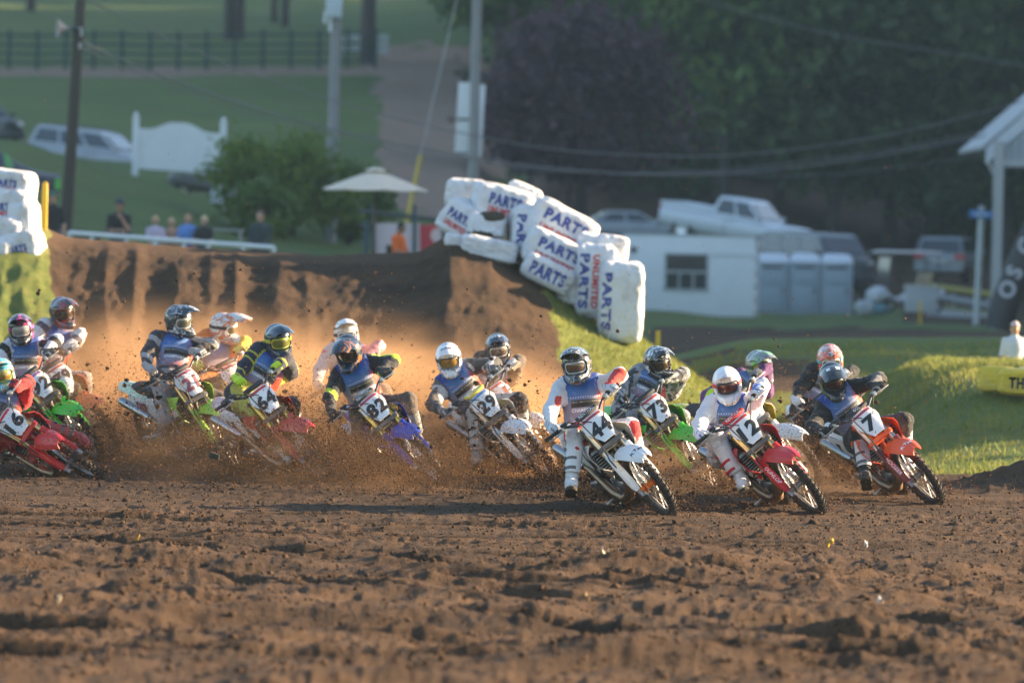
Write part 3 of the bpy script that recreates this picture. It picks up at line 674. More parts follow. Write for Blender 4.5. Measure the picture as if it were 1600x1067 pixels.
    def digits(key, s, h, place, w):
        if key in B: return
        me = text_mesh(s, h, .12, .05).copy(); bm = bmesh.new(); bm.from_mesh(me); split(bm)
        xs = [v.co.x for v in bm.verts]; k = min(1.25, w / (max(xs) - min(xs)))
        for v in bm.verts: v.co = place(v.co.x * k, v.co.y)
        bm.to_mesh(me); bm.free(); B[key] = me
    if number:
        digits(('n', number), number, .142, lambda x, y: pt(x, y - .012, .0052), .20); P('number', ('n', number), ink, p)
    for k in 'lr':
        sd = 1 if k == 'l' else -1; sp_ = B['side_pt' + k]
        q = P('side_panel', 'side' + k, paint(side or plate, .4, dirt), root)
        if number:
            key = ('s', number, k)
            if key not in B:
                me = text_mesh(number, .14, .12, .05).copy(); bm = bmesh.new(); bm.from_mesh(me); split(bm); xs = [v.co.x for v in bm.verts]; kk = min(1.1, .26 / (max(xs) - min(xs)))
                for v in bm.verts: v.co = sp_(-.48 - sd * v.co.x * kk, .5 - v.co.y / .24, .006)
                bm.to_mesh(me); bm.free(); B[key] = me
            P('number', key, ink, q)
        sh_ = P('radiator_shroud', 'shroud' + k, sp, root); P('shroud_graphic', 'graphic' + k, paint(graphic or ((.03, .03, .035) if sum(shroud or body) > 1.5 else (.7, .7, .7)), .4, dirt), sh_); r_ = P('radiator', 'rad' + k, DALU, root); P('radiator_louvre', 'louvre' + k, BLACK, r_)
        P('footpeg', 'peg' + k, STEEL, root); P('frame_spar', 'spar' + k, fr, root)
    P('frame', 'frame', fr); P('engine_case', 'engine', DALU); P('cylinder', 'cylinder', metal((.2, .2, .2), .5, .3)); P('exhaust_pipe', 'pipe', metal((.30, .2, .13), .42, .35)); P('silencer', 'silencer', metal((.35, .35, .36), .35, dirt))
    P('fuel_tank', 'tank', paint((.1, .1, .1), .5, .2)); P('seat', 'seat', paint(seat, .75, dirt)); P('airbox', 'airbox', BLACK); P('rear_fender', 'fender_r', paint(rfender or fender or body, .34, dirt, coat=.3))
    rwh = empty('rear_wheel', Matrix.Translation(RA), root); P('tyre', 'tyre_r', MUDDY, rwh); P('rim', 'rim_r', paint(rim, .4, dirt + .2), rwh); P('spokes', 'spokes_r', STEEL, rwh); P('hub', 'hub_r', metal(hub or (.2, .2, .2), .4, .3), rwh); P('brake_disc', 'disc_r', STEEL, rwh); P('sprocket', 'sprocket', STEEL, rwh)
    P('swingarm', 'swingarm', metal((.4, .4, .4), .45, .4), root, SW); P('chain', 'chain', STEEL, root, SW); P('rear_shock', 'shock', metal((.5, .45, .1), .4, .3)); P('skid_plate', 'skid', BLACK); P('brake_pedal', 'pedal', STEEL); P('gear_lever', 'shifter', STEEL)
    return root, M @ T, T.inverted() @ ST
# ------------------------------------------------------------------ implicit surfaces: bodies, helmets, gloves and boots grow as one skin
def surface_net(Fv, o, h):
    S = Fv < 0; nx, ny, nz = Fv.shape
    idx = np.zeros((nx - 1, ny - 1, nz - 1), np.int16); corners = [(i, j, k) for i in (0, 1) for j in (0, 1) for k in (0, 1)]
    for i, j, k in corners: idx += S[i:nx-1+i, j:ny-1+j, k:nz-1+k]
    act = np.argwhere((idx > 0) & (idx < 8)); a, b, c = act.T
    acc = np.zeros((len(act), 3)); cnt = np.zeros(len(act))
    for p in corners:
        for ax in range(3):
            if p[ax]: continue
            q = list(p); q[ax] = 1
            f0 = Fv[a + p[0], b + p[1], c + p[2]]; f1 = Fv[a + q[0], b + q[1], c + q[2]]; m = (f0 < 0) != (f1 < 0)
            t = np.where(m, f0 / np.where(m, f0 - f1, 1), 0); pos = np.array(p, float) + np.eye(3)[ax] * t[:, None]
            acc += np.where(m[:, None], pos, 0); cnt += m
    V = (acc / cnt[:, None] + act) * h + o
    vid = np.full(idx.shape, -1, np.int64); vid[a, b, c] = np.arange(len(act)); F = []
    for ax in range(3):
        A = [slice(None)] * 3; Bs = [slice(None)] * 3; A[ax] = slice(0, -1); Bs[ax] = slice(1, None)
        s0, s1 = S[tuple(A)], S[tuple(Bs)]; e = np.argwhere(s0 != s1); u, v = (ax + 1) % 3, (ax + 2) % 3
        lim = np.array([nx, ny, nz]) - 1
        e = e[(e[:, u] > 0) & (e[:, v] > 0) & (e[:, u] < lim[u]) & (e[:, v] < lim[v])]; fl = s0[tuple(e.T)]
        def g(du, dv):
            w = e.copy(); w[:, u] += du; w[:, v] += dv; return vid[tuple(w.T)]
        q = np.stack([g(-1, -1), g(0, -1), g(0, 0), g(-1, 0)], 1); q[~fl] = q[~fl][:, ::-1]; F.append(q)
    F = np.concatenate(F); F = F[(F >= 0).all(1)]
    return V, F
def grid(lo, hi, h):
    lo = np.array(lo, float); n = np.ceil((np.array(hi) - lo) / h).astype(int) + 1
    ax = [lo[i] + np.arange(n[i]) * h for i in range(3)]; X = np.stack(np.meshgrid(*ax, indexing='ij'), -1); return X, lo
def cap(P, a, b, ra, rb):
    a = np.array(a, float); b = np.array(b, float); ab = b - a; t = np.clip(((P - a) @ ab) / max(ab @ ab, 1e-9), 0, 1)
    return np.linalg.norm(P - a - t[..., None] * ab, axis=-1) - (ra + (rb - ra) * t)
def ell(P, c, r, Mx=None):
    q = P - np.array(c, float)
    if Mx is not None: q = q @ Mx
    q = q / np.array(r, float); k = np.linalg.norm(q, axis=-1); return (k - 1) * min(r) * (.35 + .65 / np.maximum(k, .6))
def rbox(P, c, hf, r=.01):
    q = np.abs(P - np.array(c, float)) - (np.array(hf, float) - r); return np.linalg.norm(np.maximum(q, 0), axis=-1) + np.minimum(q.max(-1), 0) - r
def smin(a, b, k):
    h = np.clip(.5 + .5 * (b - a) / k, 0, 1); return b + (a - b) * h - k * h * (1 - h)
def sdf_mesh(name, fn, lo, hi, h, smooth_it=1):
    X, o = grid(lo, hi, h); V, F = surface_net(fn(X), o, h)
    for _ in range(smooth_it):
        acc = np.zeros_like(V); cnt = np.zeros(len(V))
        for k in range(4):
            np.add.at(acc, F[:, k], V[F[:, (k + 1) % 4]]); np.add.at(cnt, F[:, k], 1)
        V = V * .5 + .5 * acc / np.maximum(cnt, 1)[:, None]
    return mesh_np(name, V, F, True), V, F
def mirror_y(me, name):
    m = me.copy(); n = len(m.vertices); V = np.empty(n * 3); m.vertices.foreach_get('co', V); V = V.reshape(-1, 3); V[:, 1] *= -1; m.vertices.foreach_set('co', V.ravel()); m.flip_normals(); m.update(); m.name = name; return m

# ---- helmet (origin in the middle of the head, x towards the face, z up)
def port(P, gx=0.0): return rbox(P, (.17, 0, -.004), (.10, .106 - gx, .056 - gx * .8), .035)
def f_shell(P):
    s = ell(P, (-.008, 0, .022), (.148, .124, .132)); s = smin(s, ell(P, (.0, 0, -.06), (.125, .108, .10)), .05)
    chin = ell(P, (.095, 0, -.095), (.130, .088, .060)); s = smin(s, chin, .045)
    s = smin(s, cap(P, (.205, -.022, -.1), (.205, .022, -.1), .024, .024), .03)
    s = np.minimum(s, s + 0) ; s = np.maximum(s, -(P[..., 2] + .152))
    carve = np.maximum(port(P), -ell(P, (0, 0, 0), (.122, .102, .125))); return np.maximum(s, -carve)
def f_frame(P): return np.maximum(np.maximum(ell(P, (.012, 0, 0), (.132, .108, .13)), port(P, .008)), -port(P, .022))
def f_lens(P): return np.maximum(ell(P, (.012, 0, 0), (.124, .103, .13)), port(P, .016))
def f_strap(P):
    s = ell(P, (-.008, 0, .022), (.148, .124, .132)); return np.maximum(np.maximum(np.abs(s) - .005, np.abs(P[..., 2] - .01 - .1 * P[..., 0]) - .020), P[..., 0] - .085)
LO, HI = (-.19, -.16, -.18), (.26, .16, .18)
BM['helmet'] = sdf_mesh('helmet', f_shell, LO, HI, .0062)[0]
BM['goggle_frame'] = sdf_mesh('goggle_frame', f_frame, (.02, -.13, -.08), (.2, .13, .09), .005)[0]
BM['goggle_lens'] = sdf_mesh('goggle_lens', f_lens, (.02, -.13, -.08), (.2, .13, .09), .006)[0]
BM['goggle_strap'] = sdf_mesh('goggle_strap', f_strap, LO, HI, .0055)[0]
G = []
for i in range(10):
    t = i / 9; row = []
    for j in range(15):
        a = j / 7 - 1; hw = .118 - .022 * t ** 1.5; x = .015 + .285 * t - .05 * a * a * t; z = .150 + .030 * math.sin(t * 2.6) - .012 * t - (.085 - .040 * t) * abs(a) ** 2.6 + .008 * math.exp(-(a / .22) ** 2) * math.sin(t * 3.1) + .004 * math.exp(-((abs(a) - .6) / .12) ** 2)
        row.append((x, a * hw, z))
    G.append(row)
BM['peak'] = MB().sheet(G, .005).mesh('peak')
m = MB()
for k in (-1, 0, 1): m.box((.229, .022 * k, -.1), (.012, .012, .03), bev=.003)
BM['vent'] = m.mesh('chin_vent')
# ---- glove closed round a grip lying along y, thumb on the -y side
def f_glove(P):
    s = cap(P, (-.078, 0, .012), (-.13, .0, .010), .033, .038); ks = [-.034, -.0115, .011, .0325]; L = [.95, 1.05, 1.0, .85]
    for y, q in zip(ks, L): s = smin(s, cap(P, (-.07, y * .75, .012), (.008, y, .031), .020, .0145), .014)
    for y, q in zip(ks, L):
        pts = [(.008, y, .031), (.033 * q, y, .012), (.031 * q, y, -.016), (.004, y, -.029)]
        f = np.minimum.reduce([cap(P, pts[i], pts[i + 1], .0118 - .0008 * i, .011 - .0008 * i) for i in range(3)]); s = smin(s, f, .004)
    th = np.minimum(cap(P, (-.055, -.03, .006), (-.03, -.050, -.012), .017, .014), cap(P, (-.03, -.050, -.012), (.008, -.046, -.026), .014, .011)); return smin(s, th, .008)
BM['glovel'] = sdf_mesh('glove', f_glove, (-.18, -.08, -.06), (.065, .07, .065), .0046)[0]; BM['glover'] = mirror_y(BM['glovel'], 'glove')
# ---- boot (origin at the ankle, toe along x, shaft along z)
def f_boot(P):
    Q = P.copy(); Q[..., 1] = Q[..., 1] * 1.06
    s = smin(cap(Q, (-.012, 0, .0), (.008, 0, .17), .056, .066), cap(Q, (.008, 0, .17), (-.005, 0, .31), .066, .078), .03)
    s = smin(s, cap(Q, (-.045, 0, -.05), (.12, 0, -.062), .047, .046), .05); s = smin(s, cap(Q, (.12, 0, -.062), (.178, 0, -.066), .046, .036), .03); s = smin(s, cap(Q, (.03, 0, .0), (.11, 0, -.045), .045, .04), .04)
    s = s + .0035 * np.sin(P[..., 2] * 95) * ((P[..., 2] < .06) & (P[..., 2] > -.03) & (P[..., 0] > 0))
    return np.maximum(np.maximum(s, -(P[..., 2] + .098)), P[..., 2] - .33)
BM['boot'] = sdf_mesh('boot', f_boot, (-.13, -.12, -.13), (.25, .12, .36), .0085)[0]
def outline(grow, z):
    pts = [(-.095, .0), (-.085, .035), (-.04, .047), (.04, .042), (.12, .05), (.18, .042), (.213, .02), (.22, 0)]; o = [((x + .0) * (1 + grow * .3), y * (1 + grow)) for x, y in pts]
    return [Vector((x, y, z)) for x, y in o] + [Vector((x, -y, z)) for x, y in o[-2:0:-1]]
BM['sole'] = MB().loft([outline(.02, -.118), outline(.06, -.112), outline(.06, -.094), outline(-.02, -.088)]).mesh('sole')
G = [[(.008 + (.074 + .004 * math.sin(t * 5)) * math.cos(a) - .004 * t, (.071 + .003 * t) * math.sin(a), .07 + .245 * t) for a in np.linspace(-1.05, 1.05, 7)] for t in np.linspace(0, 1, 7)]
BM['shin_plate'] = MB().sheet(G, .008).mesh('shin_plate')
m = MB()
for z, x in ((.25, .0), (.17, .01), (.085, .015)):
    G = [[(x + .078 * math.cos(a) - .003, .076 * math.sin(a), z + dz + .02 * math.cos(a)) for a in np.linspace(-.3, 2.4, 9)] for dz in (-.013, .013)]; m.sheet(G, .006); m.box((x + .02, .079, z + .012), (.045, .012, .03), bev=.004)
BM['buckle'] = m.mesh('boot_buckle'); BM['buckler'] = mirror_y(BM['buckle'], 'boot_buckle')

def ik(a, b, l1, l2, pole):
    """middle joint of a two-bone limb from a to b, bent towards pole; b is pulled in when out of reach"""
    d = b - a; L = d.length; mx = (l1 + l2) * .985
    if L > mx: b = a + d * (mx / L); d = b - a; L = mx
    u = d / L; x = (l1 * l1 - l2 * l2 + L * L) / (2 * L); h = math.sqrt(max(l1 * l1 - x * x, 0)); p = pole - u * pole.dot(u); p.normalize(); return a + u * x + p * h, b
def vest_material(tone=0.0, dirt=.25):
    k = ('vest', dirt, tone)
    if k in _mats: return _mats[k]
    m = N('race_vest'); c = m.co('Object'); s = m.n('ShaderNodeSeparateXYZ'); m.l(c, s.inputs[0])
    n1 = m.noise(c, 7, 4, .6, .8); n2 = m.noise(c, 24, 3)
    z = m.math('ADD', m.math('MULTIPLY', s.outputs[2], 2.05), m.math('MULTIPLY', m.math('SUBTRACT', n1, .5), .40))
    z = m.math('ADD', z, m.math('MULTIPLY', s.outputs[1], -.35))
    col = m.ramp(z, [(.16, (.30, .05, .05)), (.34, (.27, .23, .30)), (.52, (.30, .28, .40)), (.64, (.15, .22, .42)), (.82, (.045, .14, .40)), (1.0, (.025, .055, .27))])
    side = m.ramp(m.math('ADD', m.math('MULTIPLY', s.outputs[1], 3.2), m.math('MULTIPLY', n1, .5)), [(.52, (0, 0, 0)), (.68, (1, 1, 1))])
    low = m.ramp(s.outputs[2], [(.32, (1, 1, 1)), (.46, (0, 0, 0))]); col = m.mix(m.math('MULTIPLY', side, low), col, (.55, .06, .03))
    col = m.mix(m.ramp(m.noise(c, 11, 4, .7, 1.5), [(.56, (0, 0, 0)), (.68, (.7, .7, .7))]), col, (.40, .45, .58))
    d = m.ramp(m.math('ADD', m.math('MULTIPLY', n2, .5), m.math('MULTIPLY', m.noise(c, 5, 3), .5)), [(.64 - .4 * dirt, (0, 0, 0)), (.82 - .35 * dirt, (1, 1, 1))])
    m.set(m.mix(m.math('MULTIPLY', d, min(1, .25 + dirt)), col, (.14, .085, .05)), .7, spec=.3); m.bump(m.noise(c, 18, 3, .6, .6), .3, .01)
    _mats[k] = m.m; return m.m
def helmet_mat(c1, c2, c3, scale, dirt, seed=0.0):
    k = ('h', tuple(c1), tuple(c2), tuple(c3), scale, dirt, seed)
    if k in _mats: return _mats[k]
    m = N('helmet_shell'); mp = m.n('ShaderNodeMapping'); mp.inputs['Location'].default_value = (seed, seed * .7, 0); mp.inputs['Scale'].default_value = (1, 1.6, 1.2); m.l(m.co('Object'), mp.inputs[0]); c = mp.outputs[0]
    f = m.noise(c, scale, 2, .5, 1.1); col = m.ramp(f, [(0, c1), (.52, c2), (.58, c3), (.65, c1)], True)
    d = m.ramp(m.noise(c, 26, 4, .7), [(.68 - .3 * dirt, (0, 0, 0)), (.82 - .3 * dirt, (1, 1, 1))]); dk = m.math('MULTIPLY', d, min(1, .2 + dirt))
    m.set(m.mix(dk, col, DIRT), m.math('ADD', .22, m.math('MULTIPLY', dk, .6)), coat=.4); _mats[k] = m.m; return m.m
LENS = {}
def lens_mat(col):
    if col not in LENS:
        m = N('goggle_lens'); m.set(col, .08, .35, coat=.6); LENS[col] = m.m
    return LENS[col]
STAR = [(.5 * (1 if k % 2 == 0 else .42) * math.sin(k * math.pi / 5), .5 * (1 if k % 2 == 0 else .42) * math.cos(k * math.pi / 5)) for k in range(10)]
def star_row(n, pitch, size):
    m = MB()
    for i in range(n):
        x0 = (i - (n - 1) / 2) * pitch; m.add([(x0, 0, 0)] + [(x0 + p[0] * size, p[1] * size, 0) for p in STAR], [(0, 1 + k, 1 + (k + 1) % 10) for k in range(10)])
    return m.mesh('star_row', smooth=False)
def quad_panel(w, h):
    m = MB(); n = 8
    m.add([(w * (i / n - .5), h * (j / 2 - .5), 0) for i in range(n + 1) for j in range(3)], [(i*3+j, (i+1)*3+j, (i+1)*3+j+1, i*3+j+1) for i in range(n) for j in range(2)]); return m.mesh('panel', smooth=False)
STARS = star_row(13, .021, .014); PANEL = quad_panel(.25, .062)

def rider(bk, head_px, label, jersey, pants, glove, boot, helm, foot=None, look=None, tilt=0.0, lens=(.02, .015, .012), peak_c=None, gframe=None, strap=None, dirt=.25, hip=(-.22, .05), elbow=(.45, .0), fwd=-.15, logo=None, logo_c=WINK,
          chest=True, back=.0, lfoot=None, leg_out=.34, sole=(.05, .035, .02), hscale=1.0, marks=False):
    root_b, M, S = bk; M3 = M.to_3x3(); f = (M3 @ Vector((1, 0, 0))); l = (M3 @ Vector((0, 1, 0))); u = (M3 @ Vector((0, 0, 1))); O = M.translation.copy(); Z = Vector((0, 0, 1))
    f0 = Vector((f.x, f.y, 0)).normalized(); left0 = Z.cross(f0)
    W_ = lambda p: M @ Vector(p)
    head = on_plane(*head_px, O + f * fwd, f0)
    hipp = W_((hip[0], hip[1], 1.045))
    lookd = (f0 * math.cos(look or 0) + left0 * math.sin(look or 0))        # look > 0 turns to the rider's left
    upm = (u * .45 + Z * .55).normalized()
    neck = head - upm * .165 - f0 * .075 - lookd * .03
    hipp = neck + (hipp - neck).normalized() * max(.44, min(.54, (hipp - neck).length))
    tz = (neck - hipp).normalized(); ty = (l * .6 + left0 * .4); ty = (ty - tz * ty.dot(tz)).normalized(); tx = ty.cross(tz)   # torso frame: x to the chest
    chestp = hipp + tz * .33; sh = {}; hand = {}; elb = {}; wr = {}
    J = lambda v: np.array(v - O)
    prim = []   # (sdf args, blend, region)
    for k, sd in (('l', 1), ('r', -1)):
        sh[k] = neck - tz * .055 + ty * (.185 * sd) + tx * .01
        g = M @ S @ Vector((.276, .335 * sd, 1.222)); hand[k] = g; baxis = (M3 @ S.to_3x3() @ Vector((-.2 * 1, sd, 0))).normalized()
        back_dir = (sh[k] - g); back_dir = (back_dir - baxis * back_dir.dot(baxis)).normalized(); back_dir = (back_dir + l * sd * .35 + Z * (.25 if sd > 0 else .1)).normalized(); back_dir = (back_dir - baxis * back_dir.dot(baxis)).normalized()
        wr[k] = g + back_dir * .10 - M3 @ Vector((0, 0, .008))
        elb[k], w2 = ik(sh[k], wr[k], .275, .25, (left0 * .55 + Z * elbow[0] - f0 * .35) if sd > 0 else (-l * .9 - left0 * .3 - f * .35 + Z * elbow[1])); wr[k] = w2
        x = -back_dir; y = baxis * sd; z = x.cross(y)
        hand[k + 'M'] = frame(w2 + x * .10 + z * 0.0, x, y, z)
    ank = {}; kn = {}; hp = {}; bootM = {}
    for k, sd in (('l', 1), ('r', -1)):
        hp[k] = hipp + ty * (.085 * sd) - tz * .02
        ft = foot if k == 'r' else lfoot
        if ft is not None:
            tgt = on_plane(ft[0], ft[1], O + f * (ft[2] if len(ft) > 2 else leg_out), f0); pole = f * 1.0 + l * (.35 * sd) + Z * .4
        else: tgt = W_((-.12, .20 * sd, .515)); pole = f * 1.0 + l * (.55 * sd)
        kn[k], ank[k] = ik(hp[k], tgt, .425, .43, pole)
        shz = (kn[k] - ank[k]).normalized(); toe = (f * 1.0 + l * sd * .12) if ft is None else (f0 * 1.0 + left0 * sd * .25 - Z * .35)
        toe = toe - shz * toe.dot(shz) + toe * .15; bootM[k] = ortho(ank[k] - O, toe, shz); zz = bootM[k].to_3x3() @ Vector((0, 0, 1))
        bootM[k] = ortho(ank[k] - O, toe - shz * toe.dot(shz), shz)
    TM = np.array([[tx.x, ty.x, tz.x], [tx.y, ty.y, tz.y], [tx.z, ty.z, tz.z]]); h0 = J(hipp)
    def torso(P, grow=0.0):
        q = (P - h0) @ TM
        s = ell(q, (0, 0, .02), (.135 + grow, .165 + grow, .13 + grow)); s = smin(s, ell(q, (.0, 0, .17), (.115 + grow, .15 + grow, .17 + grow)), .07); s = smin(s, ell(q, (.012, 0, .355), (.128 + grow, .182 + grow, .15 + grow)), .07)
        s = smin(s, cap(q, (.0, -.13, .44), (.0, .13, .44), .072 + grow, .072 + grow), .05); return s
    def arm(P): return None
    def parts(P):
        out = []
        out.append((torso(P), .05, 0))
        out.append((cap(P, J(neck - tz * .06), J(neck + (head - neck) * .55), .075, .062), .05, 0))
        for k in 'lr':
            out.append((cap(P, J(sh[k]), J(elb[k]), .076, .058), .06, 1)); out.append((cap(P, J(elb[k]), J(wr[k]), .058, .040), .035, 1))
        for k in 'lr':
            out.append((cap(P, J(hp[k]), J(kn[k]), .107, .074), .06, 2)); out.append((cap(P, J(kn[k]), J(kn[k] + (ank[k] - kn[k]) * .62), .076, .064), .03, 2))
        out.append((ell((P - h0) @ TM, (-.03, 0, -.01), (.13, .17, .13)), .05, 2)); return out
    allp = [J(p) for p in [hipp, neck, head, *[sh[k] for k in 'lr'], *[elb[k] for k in 'lr'], *[wr[k] for k in 'lr'], *[kn[k] for k in 'lr'], *[ank[k] for k in 'lr']]]
    lo = np.min(allp, 0) - .17; hi = np.max(allp, 0) + .17
    def body(P):
        s = None
        for d, k, r_ in parts(P): s = d if s is None else smin(s, d, k)
        return s
    me, V, F = sdf_mesh('body', body, lo, hi, .0178)
    nrm = np.empty(len(V) * 3); me.vertices.foreach_get('normal', nrm); nrm = nrm.reshape(-1, 3)
    sd_ = abs(hash(label)) % 97 if False else sum(map(ord, label)) % 97
    wv = .015 * noise3(V[:, 0] * 9 + sd_, V[:, 1] * 9, V[:, 2] * 17) + .014 * (.5 - np.abs(noise3(V[:, 0] * 15, V[:, 1] * 15 + sd_, V[:, 2] * 24)) * 2)
    V2 = V + nrm * (wv + .002)[:, None]; me.vertices.foreach_set('co', V2.astype(np.float32).ravel())
    C = V2[F].mean(1); ds = parts(C); reg = {}
    for d, k, r_ in ds: reg[r_] = d if r_ not in reg else np.minimum(reg[r_], d)
    mi = np.argmin(np.stack([reg[0], reg[1], reg[2] - .004], 1), 1).astype(np.int32)
    q = (C - h0) @ TM; mi = np.where((mi == 0) & (q[:, 2] < .06), 2, mi).astype(np.int32)
    for _ in range(3): me.materials.append(None)
    me.polygons.foreach_set('material_index', mi); me.update()
    per = link('person', me, [jersey[0], jersey[-1], pants], None, Matrix.Translation(O))
    tag(per, label, 'person', 'motocross riders racing out of the start')
    # race vest over the chest and back
    def f_vest(q):
        P = q @ TM.T + h0; s = torso(P, .014)
        hole = np.minimum(ell(q, (0, .245, .42), (.16, .105, .17)), ell(q, (0, -.245, .42), (.16, .105, .17))); neckh = ell(q, (.02, 0, .56), (.10, .085, .115))
        return np.maximum.reduce([s, .10 - q[..., 2], q[..., 2] - .52, -hole, -neckh])
    vm, VV, VF = sdf_mesh('race_vest', f_vest, (-.2, -.24, .06), (.22, .24, .56), .0125)
    TMm = frame(hipp - O, tx, ty, tz)
    vest = link('race_vest', vm, vest_material(0, dirt), per, TMm)
    if chest:
        bv = BVHTree.FromPolygons([Vector(v) for v in VV], [tuple(int(i) for i in p) for p in VF])
        for nm, src, z0, mat, off in (('star_row', STARS, .315, WINK, .004), ('sponsor_panel', PANEL, .262, INK, .003), ('lettering', text_mesh('PRO MOTOCROSS', .016, 0, .01), .275, plain((.35, .34, .3), .6, bump=0), .006), ('lettering', text_mesh('CHAMPIONSHIP', .03, 0, .03), .205, WINK, .004)):
            D = decal_mesh(src, frame(Vector((.2, 0, z0)), Vector((0, 1, 0)), Vector((0, 0, 1)), Vector((1, 0, 0))), bv, off, .03, width=.24 if nm == 'lettering' else None)
            link(nm, D, mat, vest)
    # helmet
    hx = (lookd - Z * math.tan(tilt)).normalized(); hu = (Z * .72 + u * .28)
    HM = ortho(head - O, hx, hu)
    if hscale != 1: HM = HM @ Matrix.Scale(hscale, 4)
    c1, c2, c3, sc_, sdd = helm
    hs = link('helmet', BM['helmet'], helmet_mat(c1, c2, c3, sc_, dirt, sdd), per, HM)
    link('peak', BM['peak'], helmet_mat(*(peak_c or (c1, c2, c3)), sc_, dirt, sdd + 2), hs); link('goggle_frame', BM['goggle_frame'], paint(gframe or (.7, .7, .7), .4, dirt * .7), hs); link('goggle_lens', BM['goggle_lens'], lens_mat(tuple(lens)), hs)
    link('goggle_strap', BM['goggle_strap'], paint(strap or (.05, .05, .05), .7, dirt), hs); link('chin_vent', BM['vent'], BLACK, hs)
    if logo:
        key = ('hl', logo)
        if key not in BM:
            pm = BM['peak']; bv = BVHTree.FromPolygons([v.co for v in pm.vertices], [p.vertices for p in pm.polygons])
            BM[key] = decal_mesh(text_mesh(logo, .042, .1, .02), frame(Vector((.185, 0, .22)), Vector((0, 1, 0)), Vector((-1, 0, 0)), Vector((0, 0, 1))), bv, .003, .02)
        link('lettering', BM[key], logo_c, hs)
    if marks:
        for y in (-.045, .045):
            key = ('mk', y)
            if key not in BM:
                pm = BM['peak']; bv = BVHTree.FromPolygons([v.co for v in pm.vertices], [p.vertices for p in pm.polygons]); BM[key] = decal_mesh(quad_panel(.035, .06), frame(Vector((.12, y, .24)), Vector((0, 1, 0)), Vector((-1, 0, 0)), Vector((0, 0, 1))), bv, .003, .02)
            link('helmet_mark', BM[key], WINK, hs)
    for k in 'lr':
        HMk = hand[k + 'M']; HMk = Matrix.Translation(-O) @ HMk
        link('glove', BM['glove' + k], glove, per, HMk)
        bt = link('boot', BM['boot'], boot[0], per, bootM[k]); link('sole', BM['sole'], paint(sole, .9, .6), bt); link('shin_plate', BM['shin_plate'], boot[1], bt); link('boot_buckle', BM['buckle'] if k == 'l' else BM['buckler'], boot[2] if len(boot) > 2 else DGREY, bt)
    return per
# ------------------------------------------------------------------ the riders and their machines
W1 = (.72, .72, .74); K = (.016, .016, .018); NEON = (.55, .75, .03)
def spot(px, py, yaw):
    """middle of the wheelbase from the pixel where the front tyre meets the ground"""
    p = on_plane(px, py, Vector((0, 0, 0)), Vector((0, 0, 1))); f = Vector((math.sin(yaw), -math.cos(yaw), 0))
    o = p - f * .74; o.z = hz(o.x, o.y) * .5 + hz(p.x, p.y) * .5; return o
def go(px, py, yaw, lean, steer, number, body, label, **kw):
    return bike(spot(px, py, R(yaw)), R(yaw), R(lean), R(steer), number, body, label, **kw)
ORANGE = (.75, .13, .015); GREEN = (.03, .46, .015); RED = (.55, .018, .03)
bw = lambda a, b, c=None: [cloth(a, dirt=.35), paint(b, .5, .35), paint(c or (.1, .1, .1), .5, .3)]

b44 = go(1053, 806, 14, 40, 6, '44', (.74, .74, .75), 'white motocross bike number 44 with orange axle and black frame', dirt=.26, tube=(.60, .50, .38), hub=(.6, .16, .02), logo='KTM', padtext='RENTHAL', frame_c=(.02, .02, .02), guard=(.74, .74, .72))
rider(b44, (901, 570), 'rider in white jersey with red trim and dark grey helmet on bike 44', [cloth((.70, .70, .73), dirt=.15), cloth((.72, .72, .75), (.72, .72, .75), (.62, .06, .05), 'block', .24, 3)], cloth((.66, .66, .69), (.5, .03, .04), (.66, .66, .69), 'block', .42, 3.4), cloth((.62, .62, .65), (.25, .25, .27), None, 'stripe', .2, 9), bw((.68, .68, .68), (.7, .7, .7), (.12, .12, .12)),
      ((.06, .065, .07), (.34, .36, .38), (.02, .02, .02), 13, 1.0), foot=(893, 752, .30), look=R(-22), tilt=R(10), lens=(.16, .10, .06), gframe=(.6, .62, .66), dirt=.22, peak_c=((.05, .055, .06), (.16, .17, .18), (.4, .42, .44)))
b73 = go(1126, 768, 19, 37, 5, '73', GREEN, 'bright green motocross bike number 73 behind the white bike', dirt=.2, band=(.5, .05, .06), logo=None)
rider(b73, (1027, 566), 'rider in grey camouflage jersey with black and white helmet on bike 73', [cloth((.05, .05, .055), (.34, .34, .36), (.14, .14, .15), 'camo', .2, 6)] * 2, cloth((.05, .05, .055), (.34, .34, .36), (.14, .14, .15), 'camo', .25, 6), cloth(K, (.4, .4, .42), None, 'stripe', .2, 8), bw((.6, .6, .6), K),
      (K, (.6, .64, .66), (.10, .13, .14), 9, 3.0), elbow=(.1, .2), hip=(-.15, .02), look=R(0), tilt=R(12), lens=(.05, .035, .02), gframe=(.03, .03, .03), dirt=.16)
b12 = go(1286, 803, 14, 42, 6, '12', (.50, .006, .014), 'red motocross bike number 12 with gold fork tubes', dirt=.26, tube=(.62, .45, .2), guardtext='DUNLOP', padtext='RENTHAL', pad=(.5, .02, .03), band=(.55, .02, .03), guard=(.50, .006, .014))
rider(b12, (1136, 600), 'rider in white and blue kit with white helmet on bike 12', [cloth((.70, .70, .74), dirt=.14), cloth((.70, .70, .74), (.70, .70, .74), (.05, .18, .62), 'block', .14, 4)], cloth((.68, .68, .71), (.66, .66, .69), (.04, .04, .05), 'block', .4, 3), cloth((.66, .67, .7), (.1, .16, .42), None, 'stripe', .15, 8), bw((.66, .66, .66), (.66, .66, .67), (.5, .02, .03)),
      ((.74, .74, .75), (.72, .72, .73), (.5, .52, .54), 7, 5.0), foot=(1158, 748, .28), elbow=(.7, -.1), look=R(-14), tilt=R(16), lens=(.09, .02, .015), gframe=(.04, .04, .05), strap=(.6, .03, .05), dirt=.2)
